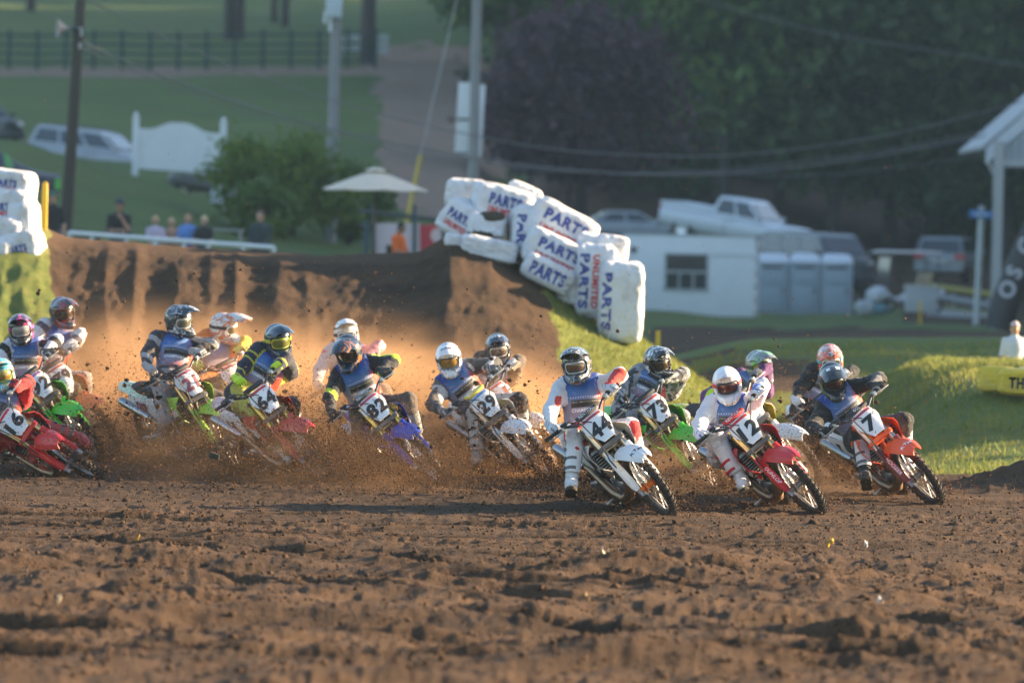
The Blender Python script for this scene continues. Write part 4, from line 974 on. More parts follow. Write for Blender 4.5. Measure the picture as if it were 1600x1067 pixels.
b14 = go(1270, 764, 29, 37, 4, '14', (.66, .55, .02), 'yellow and white motocross bike number 14 behind the red bike', dirt=.3, fender=(.7, .7, .7), guard=(.66, .66, .66), plate=(.62, .62, .62), rfender=(.66, .55, .02))
rider(b14, (1186, 572), 'rider in purple jersey with neon yellow cuffs and grey helmet on bike 14', [cloth((.10, .03, .13), dirt=.35), cloth((.11, .03, .14), (.11, .03, .14), NEON, 'block', .3, 3.3)], cloth((.12, .04, .16), NEON, None, 'block', .35, 4), cloth((.2, .2, .22), dirt=.3), bw((.3, .3, .3), (.3, .3, .3)),
      ((.18, .20, .21), (.30, .32, .33), (.10, .40, .06), 8, 7.0), look=R(-8), tilt=R(12), lens=(.3, .22, .02), gframe=(.3, .28, .05), dirt=.45)
b7 = go(1470, 788, 14, 41, 6, '7', (.82, .075, .006), 'orange motocross bike number 7 leading on the far right', dirt=.24, tube=(.45, .38, .33), guardtext='HOOSIER', frame_c=(.7, .1, .015), guard=(.16, .03, .03), padtext='ODI', pad=(.03, .03, .04), side=(.66, .66, .68), rfender=(.6, .62, .66), logo='KTM')
rider(b7, (1301, 592), 'rider in all black kit with black helmet on bike 7', [cloth(K, dirt=.16), cloth(K, K, (.1, .1, .11), 'block', .16, 4)], cloth(K, (.03, .03, .035), None, 'block', .2, 4), cloth(K, (.3, .3, .3), None, 'block', .15, 9), [cloth((.03, .03, .035), dirt=.35), paint((.62, .62, .62), .5, .3), paint((.1, .1, .1), .5, .3)],
      ((.022, .03, .036), (.02, .026, .03), (.03, .04, .045), 6, 9.0), foot=(1352, 742, .38), elbow=(.25, .1), look=R(-6), tilt=R(26), lens=(.06, .03, .03), gframe=(.05, .05, .05), dirt=.1, sole=(.07, .05, .03), marks=True)
b15 = go(1400, 760, 15, 38, 3, None, (.7, .7, .7), 'white motocross bike hidden behind orange bike 7', dirt=.4)
rider(b15, (1297, 562), 'rider in black sleeves with orange camouflage helmet behind bike 7', [cloth(K, dirt=.3), cloth(K, (.02, .02, .022), None, 'block', .3, 4)], cloth(K, dirt=.3), cloth((.6, .6, .6), dirt=.3), bw(K, K),
      ((.62, .12, .05), (.60, .58, .56), (.10, .05, .05), 11, 11.0), look=R(-10), tilt=R(20), dirt=.25, strap=(.1, .4, .45))
b29 = go(866, 750, 15, 42, 6, '29', (.72, .72, .73), 'white motocross bike number 29 spraying soil in the middle', dirt=.38, band=(.1, .25, .5), tube=(.3, .3, .3), padtext='RENTHAL', pad=(.55, .5, .05))
rider(b29, (701, 560), 'rider in black and white jersey with white lettered helmet on bike 29', [cloth((.10, .10, .11), dirt=.3), cloth((.06, .06, .065), (.5, .5, .52), (.05, .05, .05), 'block', .3, 4.2)], cloth((.5, .5, .5), K, None, 'block', .4, 3.2), cloth((.1, .1, .1), (.4, .4, .4), None, 'stripe', .3, 8), bw((.35, .33, .3), (.4, .4, .4)),
      ((.72, .72, .73), (.66, .66, .67), (.06, .06, .06), 12, 13.0), elbow=(.15, .25), look=R(-12), tilt=R(20), lens=(.35, .2, .04), gframe=(.05, .05, .05), dirt=.26, logo='FXR', logo_c=INK, peak_c=((.72, .72, .73), (.7, .7, .7), (.68, .68, .7)), foot=(745, 715, .30))
b10 = go(878, 740, 20, 37, 3, '11', (.66, .64, .62), 'white motocross bike faint in dust behind bike 29', dirt=.45, band=(.5, .1, .1), ink=plain((.35, .1, .08), .6, bump=0))
rider(b10, (778, 545), 'rider in dusty brown jersey with dark navy helmet behind bike 29', [cloth((.12, .07, .14), dirt=.4), cloth((.09, .07, .06), (.2, .15, .1), None, 'camo', .4, 6)], cloth((.15, .12, .1), dirt=.5), cloth((.6, .58, .56), dirt=.3), bw((.3, .28, .26), (.3, .3, .3)),
      ((.02, .025, .04), (.02, .024, .036), (.1, .11, .14), 7, 15.0), look=R(-16), tilt=R(14), lens=(.16, .12, .09), gframe=(.55, .52, .48), dirt=.2, logo='FLY')
b82 = go(696, 758, 13, 42, 6, '82', (.012, .04, .36), 'blue motocross bike number 82 with gold forks in the dust', dirt=.35, tube=(.62, .46, .12), padtext='RENTHAL', band=(.5, .05, .1))
rider(b82, (544, 548), 'rider in black jersey with neon yellow stripes and navy helmet on bike 82', [cloth((.02, .02, .024), dirt=.25), cloth((.025, .025, .028), (.025, .025, .028), NEON, 'stripe', .25, 2.2)], cloth((.05, .045, .04), dirt=.55), cloth((.03, .03, .032), dirt=.3), bw((.2, .17, .13), (.2, .2, .2)),
      ((.02, .035, .06), (.02, .03, .05), (.35, .12, .03), 8, 17.0), elbow=(.3, .15), hip=(-.26, .08), look=R(-24), tilt=R(30), lens=(.05, .03, .02), gframe=(.03, .03, .03), dirt=.2)
b8 = go(648, 733, 16, 35, 3, None, (.6, .3, .15), 'dusty motocross bike hidden behind blue bike 82', dirt=.55)
rider(b8, (541, 523), 'rider with plain white helmet almost hidden behind bike 82', [cloth((.5, .46, .5), (.4, .12, .2), None, 'block', .3, 4)] * 2, cloth((.4, .35, .3), dirt=.5), cloth((.5, .45, .4), dirt=.3), bw((.3, .28, .26), (.3, .3, .3)),
      ((.72, .71, .70), (.68, .67, .66), (.55, .53, .5), 8, 19.0), look=R(-10), tilt=R(6), dirt=.15)
b64 = go(514, 752, 22, 37, 5, '64', (.50, .03, .035), 'red motocross bike number 64 turning broadside in the dust', dirt=.36, band=(.5, .03, .05), rfender=(.62, .45, .45), guard=(.5, .05, .06), tube=(.6, .45, .12))
rider(b64, (434, 531), 'rider in navy and yellow jersey with neon yellow gloves on bike 64', [cloth((.04, .045, .07), (.5, .45, .05), None, 'block', .25, 4), cloth((.03, .03, .05), (.52, .46, .05), (.03, .03, .05), 'stripe', .25, 2.6)], cloth((.04, .04, .045), (.45, .42, .08), None, 'block', .4, 4), cloth(NEON, dirt=.15), bw((.62, .6, .56), (.62, .6, .57), (.4, .38, .35)),
      ((.016, .03, .055), (.015, .025, .045), (.03, .05, .07), 6, 21.0), foot=(444, 702, .22), elbow=(.75, -.2), hip=(-.16, .02), look=R(-2), tilt=R(14), lens=(.2, .2, .05), gframe=(.45, .5, .05), strap=(.4, .42, .04), dirt=.16)
b21 = go(374, 737, 30, 28, 4, '21', (.30, .55, .05), 'lime green motocross bike number 21 half lost in dust', dirt=.34, plate=(.7, .7, .7), rfender=(.55, .68, .5), ink=plain((.3, .08, .1), .6, bump=0))
rider(b21, (279, 501), 'rider in dark jersey with black and white helmet on lime bike 21', [cloth((.035, .03, .035), (.08, .06, .07), None, 'block', .3, 4), cloth((.04, .035, .04), (.04, .035, .04), (.35, .33, .33), 'stripe', .3, 2.5)], cloth((.08, .06, .06), (.3, .28, .28), None, 'block', .4, 4), cloth((.34, .33, .33), dirt=.35), bw((.25, .22, .2), (.3, .3, .3)),
      ((.03, .035, .045), (.55, .57, .6), (.12, .13, .15), 8, 23.0), elbow=(.2, .0), look=R(8), tilt=R(10), lens=(.15, .15, .12), gframe=(.5, .5, .48), dirt=.22, hip=(.0, .04))
b5 = go(433, 722, 34, 24, 3, None, (.55, .25, .1), 'motocross bike mostly hidden in dust behind lime bike', dirt=.55)
rider(b5, (350, 512), 'rider in fluorescent orange and yellow jersey with white helmet in dust', [cloth((.72, .16, .03), dirt=.25), cloth((.74, .18, .03), (.72, .45, .04), (.62, .60, .05), 'block', .25, 2.2)], cloth((.5, .2, .08), dirt=.4), cloth((.6, .55, .1), dirt=.3), bw((.3, .28, .26), (.3, .3, .3)),
      ((.62, .60, .57), (.66, .16, .06), (.5, .46, .42), 6, 25.0), look=R(30), tilt=R(10), lens=(.2, .16, .1), dirt=.3, chest=False)
b79 = go(180, 712, 24, 33, 4, '79', (.72, .15, .025), 'orange motocross bike number 79 at the back on the left', dirt=.3, band=(.5, .1, .05))
rider(b79, (97, 487), 'rider in white jersey with dark grey peaked helmet on bike 79', [cloth((.55, .54, .57), (.15, .13, .2), None, 'block', .25, 4), cloth((.6, .58, .6), (.6, .58, .6), (.08, .07, .1), 'stripe', .25, 2.2)], cloth((.4, .36, .34), dirt=.45), cloth((.5, .48, .46), dirt=.3), bw((.4, .36, .34), (.4, .4, .4)),
      ((.05, .055, .065), (.045, .05, .055), (.25, .03, .03), 6, 27.0), look=R(2), tilt=R(14), lens=(.05, .04, .03), gframe=(.1, .03, .03), dirt=.22)
b92 = go(158, 720, 22, 38, 3, '92', (.03, .48, .015), 'green motocross bike number 92 behind the red bike', dirt=.22, band=(.3, .1, .3))
rider(b92, (33, 514), 'rider in white and black jersey with black and pink helmet on bike 92', [cloth((.60, .60, .64), dirt=.2), cloth((.62, .62, .66), (.62, .62, .66), K, 'stripe', .2, 2.3)], cloth((.5, .5, .54), K, None, 'block', .25, 4), cloth((.05, .05, .05), (.5, .5, .5), None, 'block', .2, 9), bw((.5, .5, .5), K),
      ((.02, .02, .024), (.025, .025, .03), (.5, .05, .25), 6, 29.0), look=R(-20), tilt=R(10), lens=(.3, .28, .28), gframe=(.55, .5, .5), strap=(.5, .05, .25), dirt=.14)
b16 = go(160, 746, 19, 58, 3, '16', (.52, .006, .010), 'red motocross bike number 16 laid over at the left edge', dirt=.2, plate=(.70, .70, .72), band=(.6, .02, .02), frame_c=(.4, .02, .02), fender=(.62, .02, .025))
rider(b16, (2, 585), 'rider in red kit with red boots leaning hard on bike 16', [cloth((.5, .015, .02), K, None, 'block', .2, 4), cloth((.55, .015, .02), K, (.5, .02, .02), 'stripe', .2, 2.4)], cloth((.6, .015, .02), (.5, .015, .02), None, 'block', .2, 4), cloth((.4, .02, .03), K, None, 'stripe', .2, 8), [cloth((.30, .03, .03), dirt=.4), paint((.3, .02, .02), .5, .4), DGREY],
      ((.10, .45, .6), (.62, .62, .64), (.6, .5, .04), 8, 31.0), foot=(44, 705, .25), lfoot=(122, 684, .15), look=R(-10), tilt=R(8), lens=(.3, .2, .05), gframe=(.5, .5, .1), dirt=.16)
# ------------------------------------------------------------------ bagged bales along the berm
def bag_mesh(w, dp, h, seed, sag=.10, n=21, p=6):
    """a stuffed woven sack: pillow faces, soft corners, creases. x right, y depth (front = -y), z up, origin at the middle"""
    V = []; F = []
    def pt(a, b, c):
        v = np.array([a, b, c]); k = (abs(v) ** p).sum() ** (1 / p); return v / k
    idx = {}
    def vid(q):
        key = tuple(np.round(q, 5)); 
        if key not in idx: idx[key] = len(V); V.append(q)
        return idx[key]
    L = np.linspace(-1, 1, n)
    for ax in range(3):
        for s in (-1, 1):
            for i in range(n - 1):
                for j in range(n - 1):
                    qs = []
                    for a, b in ((L[i], L[j]), (L[i+1], L[j]), (L[i+1], L[j+1]), (L[i], L[j+1])):
                        q = [0, 0, 0]; q[ax] = s; q[(ax+1) % 3] = a; q[(ax+2) % 3] = b; qs.append(vid(pt(*q)))
                    F.append(qs if s > 0 else qs[::-1])
    V = np.array(V)
    x, y, z = V.T; r = np.random.default_rng(seed).uniform(0, 50)
    nn = .09 * noise3(x * 1.3 + r, y * 1.3, z * 1.3) + .035 * noise3(x * 4 + r, y * 4, z * 4) + .05 * (1 - np.abs(noise3(x * 2.2 + r, y * 2, z * 4 + r)) * 3) + .03 * (1 - np.abs(noise3(x * 5 + r, y * 4, z * 8)) * 3)
    k = 1 + nn - sag * .4 * np.maximum(z, 0) ** 3
    lean = .06 * noise3(r, 1.3) * z
    P = np.stack([(x * k + lean) * w / 2, y * k * dp / 2, z * (1 + nn * .7) * h / 2], 1)
    return P, F
def sack_material(c, name):
    m = N(name); q = m.co('Object'); a = m.noise(q, 5, 4, .6); b = m.noise(q, 16, 4, .65, 1.0)
    d = m.ramp(m.noise(q, 2.4, 5, .7), [(.50, (0, 0, 0)), (.72, (.6, .6, .6))]); m.set(m.mix(d, m.mix(a, [x * .93 for x in c], c), (.30, .23, .17)), .55, spec=.35)
    rg = m.math('ABSOLUTE', m.math('SUBTRACT', m.noise(q, 5, 5, .6, 1.5), .5)); m.bump(m.math('ADD', m.math('MULTIPLY', rg, -1.2), m.math('MULTIPLY', b, .15)), .7, .06); m.b.inputs['Transmission Weight'].default_value = 0.0; return m.m
SACK = sack_material((.70, .71, .73), 'white_woven_sack'); YSACK = sack_material((.66, .50, .04), 'yellow_vinyl')
PAR = text_mesh('PARTS', .5, 0, .055); UNL = text_mesh('UNLIMITED', .3, 0, .05)
def bag(px, py, w, h, d, label, rot=0, yaw=0, print_=None, seed=1, dp=.6, mat=None, name='bagged_bale', cat='bale', sag=.1):
    """px, py = middle of the bag; w, h in metres"""
    c = at(px, py, d); P, F = bag_mesh(w * 1.16, dp, h * 1.14, seed, sag); M = Matrix.Translation(c) @ Matrix.Rotation(R(yaw), 4, 'Z') @ Matrix.Rotation(R(rot), 4, 'Y')
    me = bpy.data.meshes.new(name); me.from_pydata([tuple(v) for v in P], [], F); me.polygons.foreach_set('use_smooth', [True] * len(F)); me.update()
    o = link(name, me, mat or SACK, None, M); tag(o, label, cat, 'white bagged bales beside the track' if cat == 'bale' else None)
    if print_:
        bv = BVHTree.FromPolygons([Vector(v) for v in P], F)
        for word, size, dz, ink, hgt in print_:
            side = dz if isinstance(dz, tuple) else (0, dz, 0)
            Mx = frame(Vector((side[0], -dp / 2 - .1, side[1])), *[(Matrix.Rotation(R(side[2]), 3, 'Y') @ v) for v in (Vector((1, 0, 0)), Vector((0, 0, 1)))], Vector((0, -1, 0)))
            src = text_mesh(word, hgt, 0, .05); link('lettering', decal_mesh(src, Mx, bv, .006, .06, width=size), ink, o)
    return o
FRONT = lambda w, h: [('PARTS', w * .80, (.02, h * .20, 0), BINK, h * .32), ('UNLIMITED', w * .78, (.02, -h * .18, 0), RINK, h * .20)]
SIDE = lambda w, h, x: [('PARTS', h * .88, (x, 0, 90), BINK, .13), ('UNLIMITED', h * .86, (x + .15, 0, 90), RINK, .09)]
def UNDER(px, py, d): return at(px, py, d)
bag(727, 303, .44, .34, 81, 'plain white sack at the top left end of the bale wall', 3, seed=2)
bag(782, 322, .66, .46, 80.3, 'white sack with faded print beside the plain top sack', 14, 10, [('PARTS', .44, .06, BINK, .16), ('UNLIMITED', .42, -.09, RINK, .10)], 3)
bag(816, 312, .40, .36, 81.2, 'white sack with torn seam on the crest of the bale wall', 22, seed=4)
bag(728, 346, .50, .42, 80.2, 'torn white sack with red and blue print beside the red banner', 30, -20, [('PARTS', .36, .06, BINK, .13), ('UNLIMITED', .34, -.08, RINK, .08)], 5)
bag(760, 352, .42, .26, 79.9, 'burst white sack showing dark straw inside', 4, seed=6)
bag(716, 377, .30, .15, 79.5, 'small flattened white sack on the crest soil', 8, seed=7)
bag(765, 390, .62, .26, 79.3, 'low white sack lying on soil below the burst sack', 10, seed=8)
bag(823, 372, .40, .74, 79.9, 'upright white sack with two columns of print', 2, 8, SIDE(.4, .7, -.12), 9)
bag(877, 358, .78, .50, 79.8, 'large tilted white sack with bold print at the top of wall', 27, 0, FRONT(.78, .5), 10)
bag(868, 400, .74, .44, 79.3, 'middle tilted white sack with bold print in the wall', 25, 0, FRONT(.74, .44), 11)
bag(856, 428, .58, .30, 79.0, 'lowest tilted printed white sack resting on green grass', 25, 0, [('PARTS', .5, .0, BINK, .18)], 12)
bag(899, 450, .38, .40, 79.2, 'plain white sack tucked between printed sacks on grass', 12, seed=13)
bag(930, 392, .46, .34, 79.6, 'rounded white sack bulging above the upright sacks', 18, seed=14)
bag(932, 440, .46, .84, 79.1, 'tall white sack with vertical print second from right end', 2, 0, SIDE(.46, .82, -.17), 15)
bag(955, 395, .36, .40, 79.5, 'small white sack perched behind the tall end sack', 8, seed=16)
bag(970, 472, .48, .90, 78.6, 'tall white sack at the right end of the bale wall', 1, 0, SIDE(.48, .86, -.19)[:1], 17)
for i, (px, py, w, h, rot, lab) in enumerate([(18, 289, .50, .34, 6, 'uppermost white sack of the pile at the left edge'), (12, 326, .54, .46, 4, 'boxy white sack in the pile at the left edge'), (38, 346, .28, .44, -3, 'narrow white sack on the right side of left pile'), (0, 372, .5, .5, 10, 'sunlit white sack above the bottom of left pile'), (36, 392, .46, .42, -14, 'rounded bottom right white sack of the left pile'), (-14, 410, .5, .55, 5, 'bottom left white sack cut by the picture edge')]):
    bag(px, py, w, h, 79.0 - .12 * i, lab, rot, -10, [('PARTS', w * .6, .02, BINK, .1), ('UNLIMITED', w * .6, -.07, RINK, .07)] if i in (0, 1, 4) else None, 30 + i)
# dark straw spilling out of the burst sacks
strw = plain((.05, .038, .026), .95, name='old_straw', scale=25, bump=.6)
for i, (px, py, w, h, lab) in enumerate([(768, 340, .34, .17, 'dark old straw bulging from the upper tear'), (754, 366, .40, .15, 'dark old straw bulging from the lower tear')]):
    P, F = bag_mesh(w, .30, h, 50 + i, .1, 9, 2.4); me = bpy.data.meshes.new('straw_bulge'); me.from_pydata([tuple(v) for v in P], [], F); me.update(); tag(link('straw_bulge', me, strw, None, Matrix.Translation(at(px, py, 79.72))), lab, 'straw')

# ------------------------------------------------------------------ poles, cables, signs
WOOD = plain((.055, .045, .038), .9, name='dark_wood_pole', scale=3, bump=.3); GWOOD = plain((.27, .27, .27), .9, name='weathered_pole', scale=3, bump=.3); GALV = plain((.42, .44, .46), .5, .4, name='galvanised', scale=4); WPAINT = plain((.72, .74, .76), .55, name='white_paint', scale=2)
DKGREEN = plain((.02, .05, .045), .6, name='dark_green_paint'); YEL = plain((.75, .45, .01), .5, name='yellow_plastic')
def pole(name, top, bot, r0, r1, mat, label, n=12):
    root = empty(name, Matrix.Translation(bot)); o = obj('shaft', MB().tube([(0, 0, -.4), *[tuple((top - bot) * t) for t in (.0, .33, .66, 1)]], [r0, r0, r0 + (r1 - r0) * .33, r0 + (r1 - r0) * .66, r1], n), mat, root); tag(root, label, 'pole'); return root
lp = pole('utility_pole', at(128, -30, 122), ground(99, 122), .13, .10, WOOD, 'dark timber utility pole carrying a horn loudspeaker')
m = MB().box((0, 0, 0), (.05, .02, .12)); obj('cable_bracket', m, GALV, lp, Matrix.Translation(at(127, 52, 121.85) - lp.matrix_basis.translation)); obj('cable_bracket', m, GALV, lp, Matrix.Translation(at(125, 72, 121.85) - lp.matrix_basis.translation))
hr = empty('horn_loudspeaker', ortho(at(112, 45, 121.8), Vector((-1, -.25, 0)), Vector((0, 0, 1)))); tag(hr, 'grey horn loudspeaker mounted on the dark timber pole', 'loudspeaker')
obj('horn', MB().lathe([(.02, 0), (.03, .06), (.06, .14), (.12, .22), (.19, .29), (.195, .295), (.18, .29), (.11, .21), (.05, .13), (.015, .05)], (.0, 0, 0), 20, 'X'), plain((.30, .28, .27), .5, name='horn_grey'), hr); obj('driver', MB().tube([(-.14, 0, 0), (.02, 0, 0)], [.06, .05], 12), DGREY, hr); obj('bracket', MB().box((-.15, 0, 0), (.14, .04, .05)), GALV, hr)
mp = pole('utility_pole', at(526, -30, 158), ground(516, 158), .16, .13, GWOOD, 'grey timber utility pole behind the bush with transformer cabinet')
B0 = mp.matrix_basis.translation
obj('equipment_cabinet', MB().box((0, 0, 0), (.42, .3, .60), bev=.03), plain((.50, .58, .62), .5, name='cabinet'), mp, Matrix.Translation(at(522, 10, 157.6) - B0)); obj('antenna', MB().tube([(0, 0, -.16), (0, 0, .16)], .035, 8), WPAINT, mp, Matrix.Translation(at(508, 28, 157.6) - B0)); obj('antenna', MB().tube([(0, 0, -.2), (0, 0, .16)], .04, 8).box((-.1, 0, .1), (.2, .03, .03)), WPAINT, mp, Matrix.Translation(at(516, 38, 157.6) - B0))
rp = pole('utility_pole', at(746, -30, 150), ground(736, 150), .14, .12, GWOOD, 'grey utility pole in front of the tall white board')
wb = empty('white_board', Matrix.Translation(at(735, 187, 151))); tag(wb, 'tall white board strapped behind the grey utility pole', 'board')
obj('board', MB().box((-.15, 0, 0), (.40, .06, 1.85), Matrix.Rotation(R(2), 3, 'Y'), bev=.01).box((.22, .02, -.02), (.22, .06, 1.8), Matrix.Rotation(R(2), 3, 'Y'), bev=.01), WPAINT, wb); obj('strap', MB().box((-.12, -.045, .0), (.5, .02, .05)), DGREY, wb); obj('strap', MB().box((-.12, -.045, -.85), (.5, .02, .04)), DGREY, wb)
obj('cable_clamp', MB().tube([(.05, -.3, -.06), (.22, -.3, -.36)], .03, 6).tube([(.02, -.3, -.34), (.2, -.3, -.6)], .03, 6), BLACK, wb)
def cable(pts, d, label, r=.014, mat=None):
    P = [at(x, y, d if not isinstance(d, (list, tuple)) else d[0] + (d[1] - d[0]) * i / (len(pts) - 1)) for i, (x, y) in enumerate(pts)]; o = P[0].copy()
    # smooth through the points
    Q = []
    for i in range(len(P) - 1):
        a, b, c, e_ = P[max(i - 1, 0)], P[i], P[i + 1], P[min(i + 2, len(P) - 1)]
        for k in range(6):
            t = k / 6; Q.append(.5 * ((2 * b) + (c - a) * t + (2 * a - 5 * b + 4 * c - e_) * t * t + (3 * b - a - 3 * c + e_) * t ** 3))
    Q.append(P[-1]); ob = obj('overhead_cable', MB().tube([q - o for q in Q], r, 6), mat or plain((.17, .175, .18), .7, name='cable', bump=0), None, Matrix.Translation(o)); tag(ob, label, 'cable', 'overhead cables'); return ob
cable([(135, 0), (250, 55), (400, 118), (545, 165), (640, 190), (750, 214), (870, 234), (1000, 243), (1140, 243), (1300, 226), (1450, 198), (1600, 158)], (122, 170), 'topmost pale cable sagging from the timber pole across the whole view', .016)
cable([(128, 66), (250, 118), (400, 170), (560, 212), (745, 248), (880, 265), (1020, 273), (1150, 270), (1330, 250), (1540, 212)], (122, 170), 'middle thick cable running below the topmost cable', .022)
cable([(127, 74), (250, 128), (400, 180), (560, 220), (745, 254), (900, 269), (1100, 268), (1350, 240), (1540, 205)], (122, 170.5), 'thin cable hugging the underside of the middle cable', .012)
cable([(1080, -5), (1200, 30), (1330, 60), (1460, 80), (1620, 106)], 215, 'high cable descending to the right through the tree tops', .018)
cable([(1040, 265), (1250, 275), (1400, 262), (1545, 240)], 200, 'faint lowest cable below the others near the pavilion', .012)
gw = empty('guy_wire_guard', Matrix.Translation(at(632, 345, 140))); tag(gw, 'yellow slanted guy wire guard behind the parasol', 'guy wire')
obj('sleeve', MB().tube([(0, 0, -.3), tuple(at(657, 243, 140) - at(632, 345, 140))], .05, 8), plain((.55, .40, .06), .5, name='dull_yellow'), gw); obj('wire', MB().tube([tuple(at(657, 243, 140) - at(632, 345, 140)), tuple(at(716, -10, 140) - at(632, 345, 140))], .012, 5), GALV, gw)
for px, d, h, lab in ((68, 79.9, .62, 'yellow marker stake beside the left sack pile'), (1031, 92, .42, 'yellow marker stake in front of the white trailer'), (1440, 176, .7, 'yellow marker stake in front of the grey box by the cart')):
    g = ground(px, d); e_ = MB().loft([rrect((0, 0, z), (1, 0, 0), (0, 1, 0), w, .025, 3, 4) for z, w in ((-.1, .038), (h * .6, .038), (h * .96, .036), (h, .015))]); tag(obj('marker_stake', e_, YEL, None, Matrix.Translation(g)), lab, 'stake', 'yellow marker stakes')
# white garden-style board with an arched head
sg = empty('white_sign', Matrix.Translation(at(340, 312, 168))); tag(sg, 'blank white sign board with arched top between finial posts', 'sign'); so_ = sg.matrix_basis.translation
L0 = at(211, 268, 168) - so_; R0_ = at(347, 300, 168) - so_; n = 17; topz = at(280, 192, 168).z - so_.z
x0 = L0.x + .08; x1 = R0_.x - .08; zb = at(280, 268, 168).z - so_.z
G = []
for i in range(n):
    t = i / (n - 1); x = x0 + (x1 - x0) * t; a = abs(t - .5) * 2; zt = topz - .23 * sm(np.array([(a - .15) / .6]))[0] + .0 - .10 * (t - .5); G.append([(x, 0, zb - .1 * (t - .5)), (x, 0, zt)])
obj('board', MB().sheet(G, .06), WPAINT, sg)
for x, zt, zlo in ((L0.x, at(211, 186, 168).z - so_.z, -.8), (R0_.x, at(347, 194, 168).z - so_.z, -.5)):
    m = MB().box((x, 0, (zt + zlo) / 2), (.17, .17, zt - zlo), bev=.01).box((x, 0, zt + .02), (.21, .21, .04)).lathe([(.001, zt + .20), (.05, zt + .16), (.075, zt + .11), (.05, zt + .05), (.06, zt + .03)], (x, 0, 0), 12, 'Z', closed=False); obj('post', m, WPAINT, sg)
# hillside fence: posts, rails
fp_ = [(-60, 118), (60, 122), (135, 112), (190, 106), (255, 100), (310, 96), (375, 92), (440, 90), (520, 88), (600, 86)]
fe = empty('hill_fence', Matrix.Translation(ground(300, 281))); tag(fe, 'dark green post and rail fence across the upper hillside', 'fence'); fo = fe.matrix_basis.translation
tops = []
for i, px in enumerate(range(-80, 620, 44)):
    g = ground(px, 281) - fo; obj('post', MB().box((g.x, g.y, g.z + .85), (.16, .16, 2.0)), DKGREEN, fe); tops.append(g)
for z in (.35, .75, 1.15, 1.6):
    for a, b in zip(tops[:-1], tops[1:]):
        obj('rail', MB().tube([a + Vector((0, -.1, z)), b + Vector((0, -.1, z))], .055, 4), DKGREEN, fe)

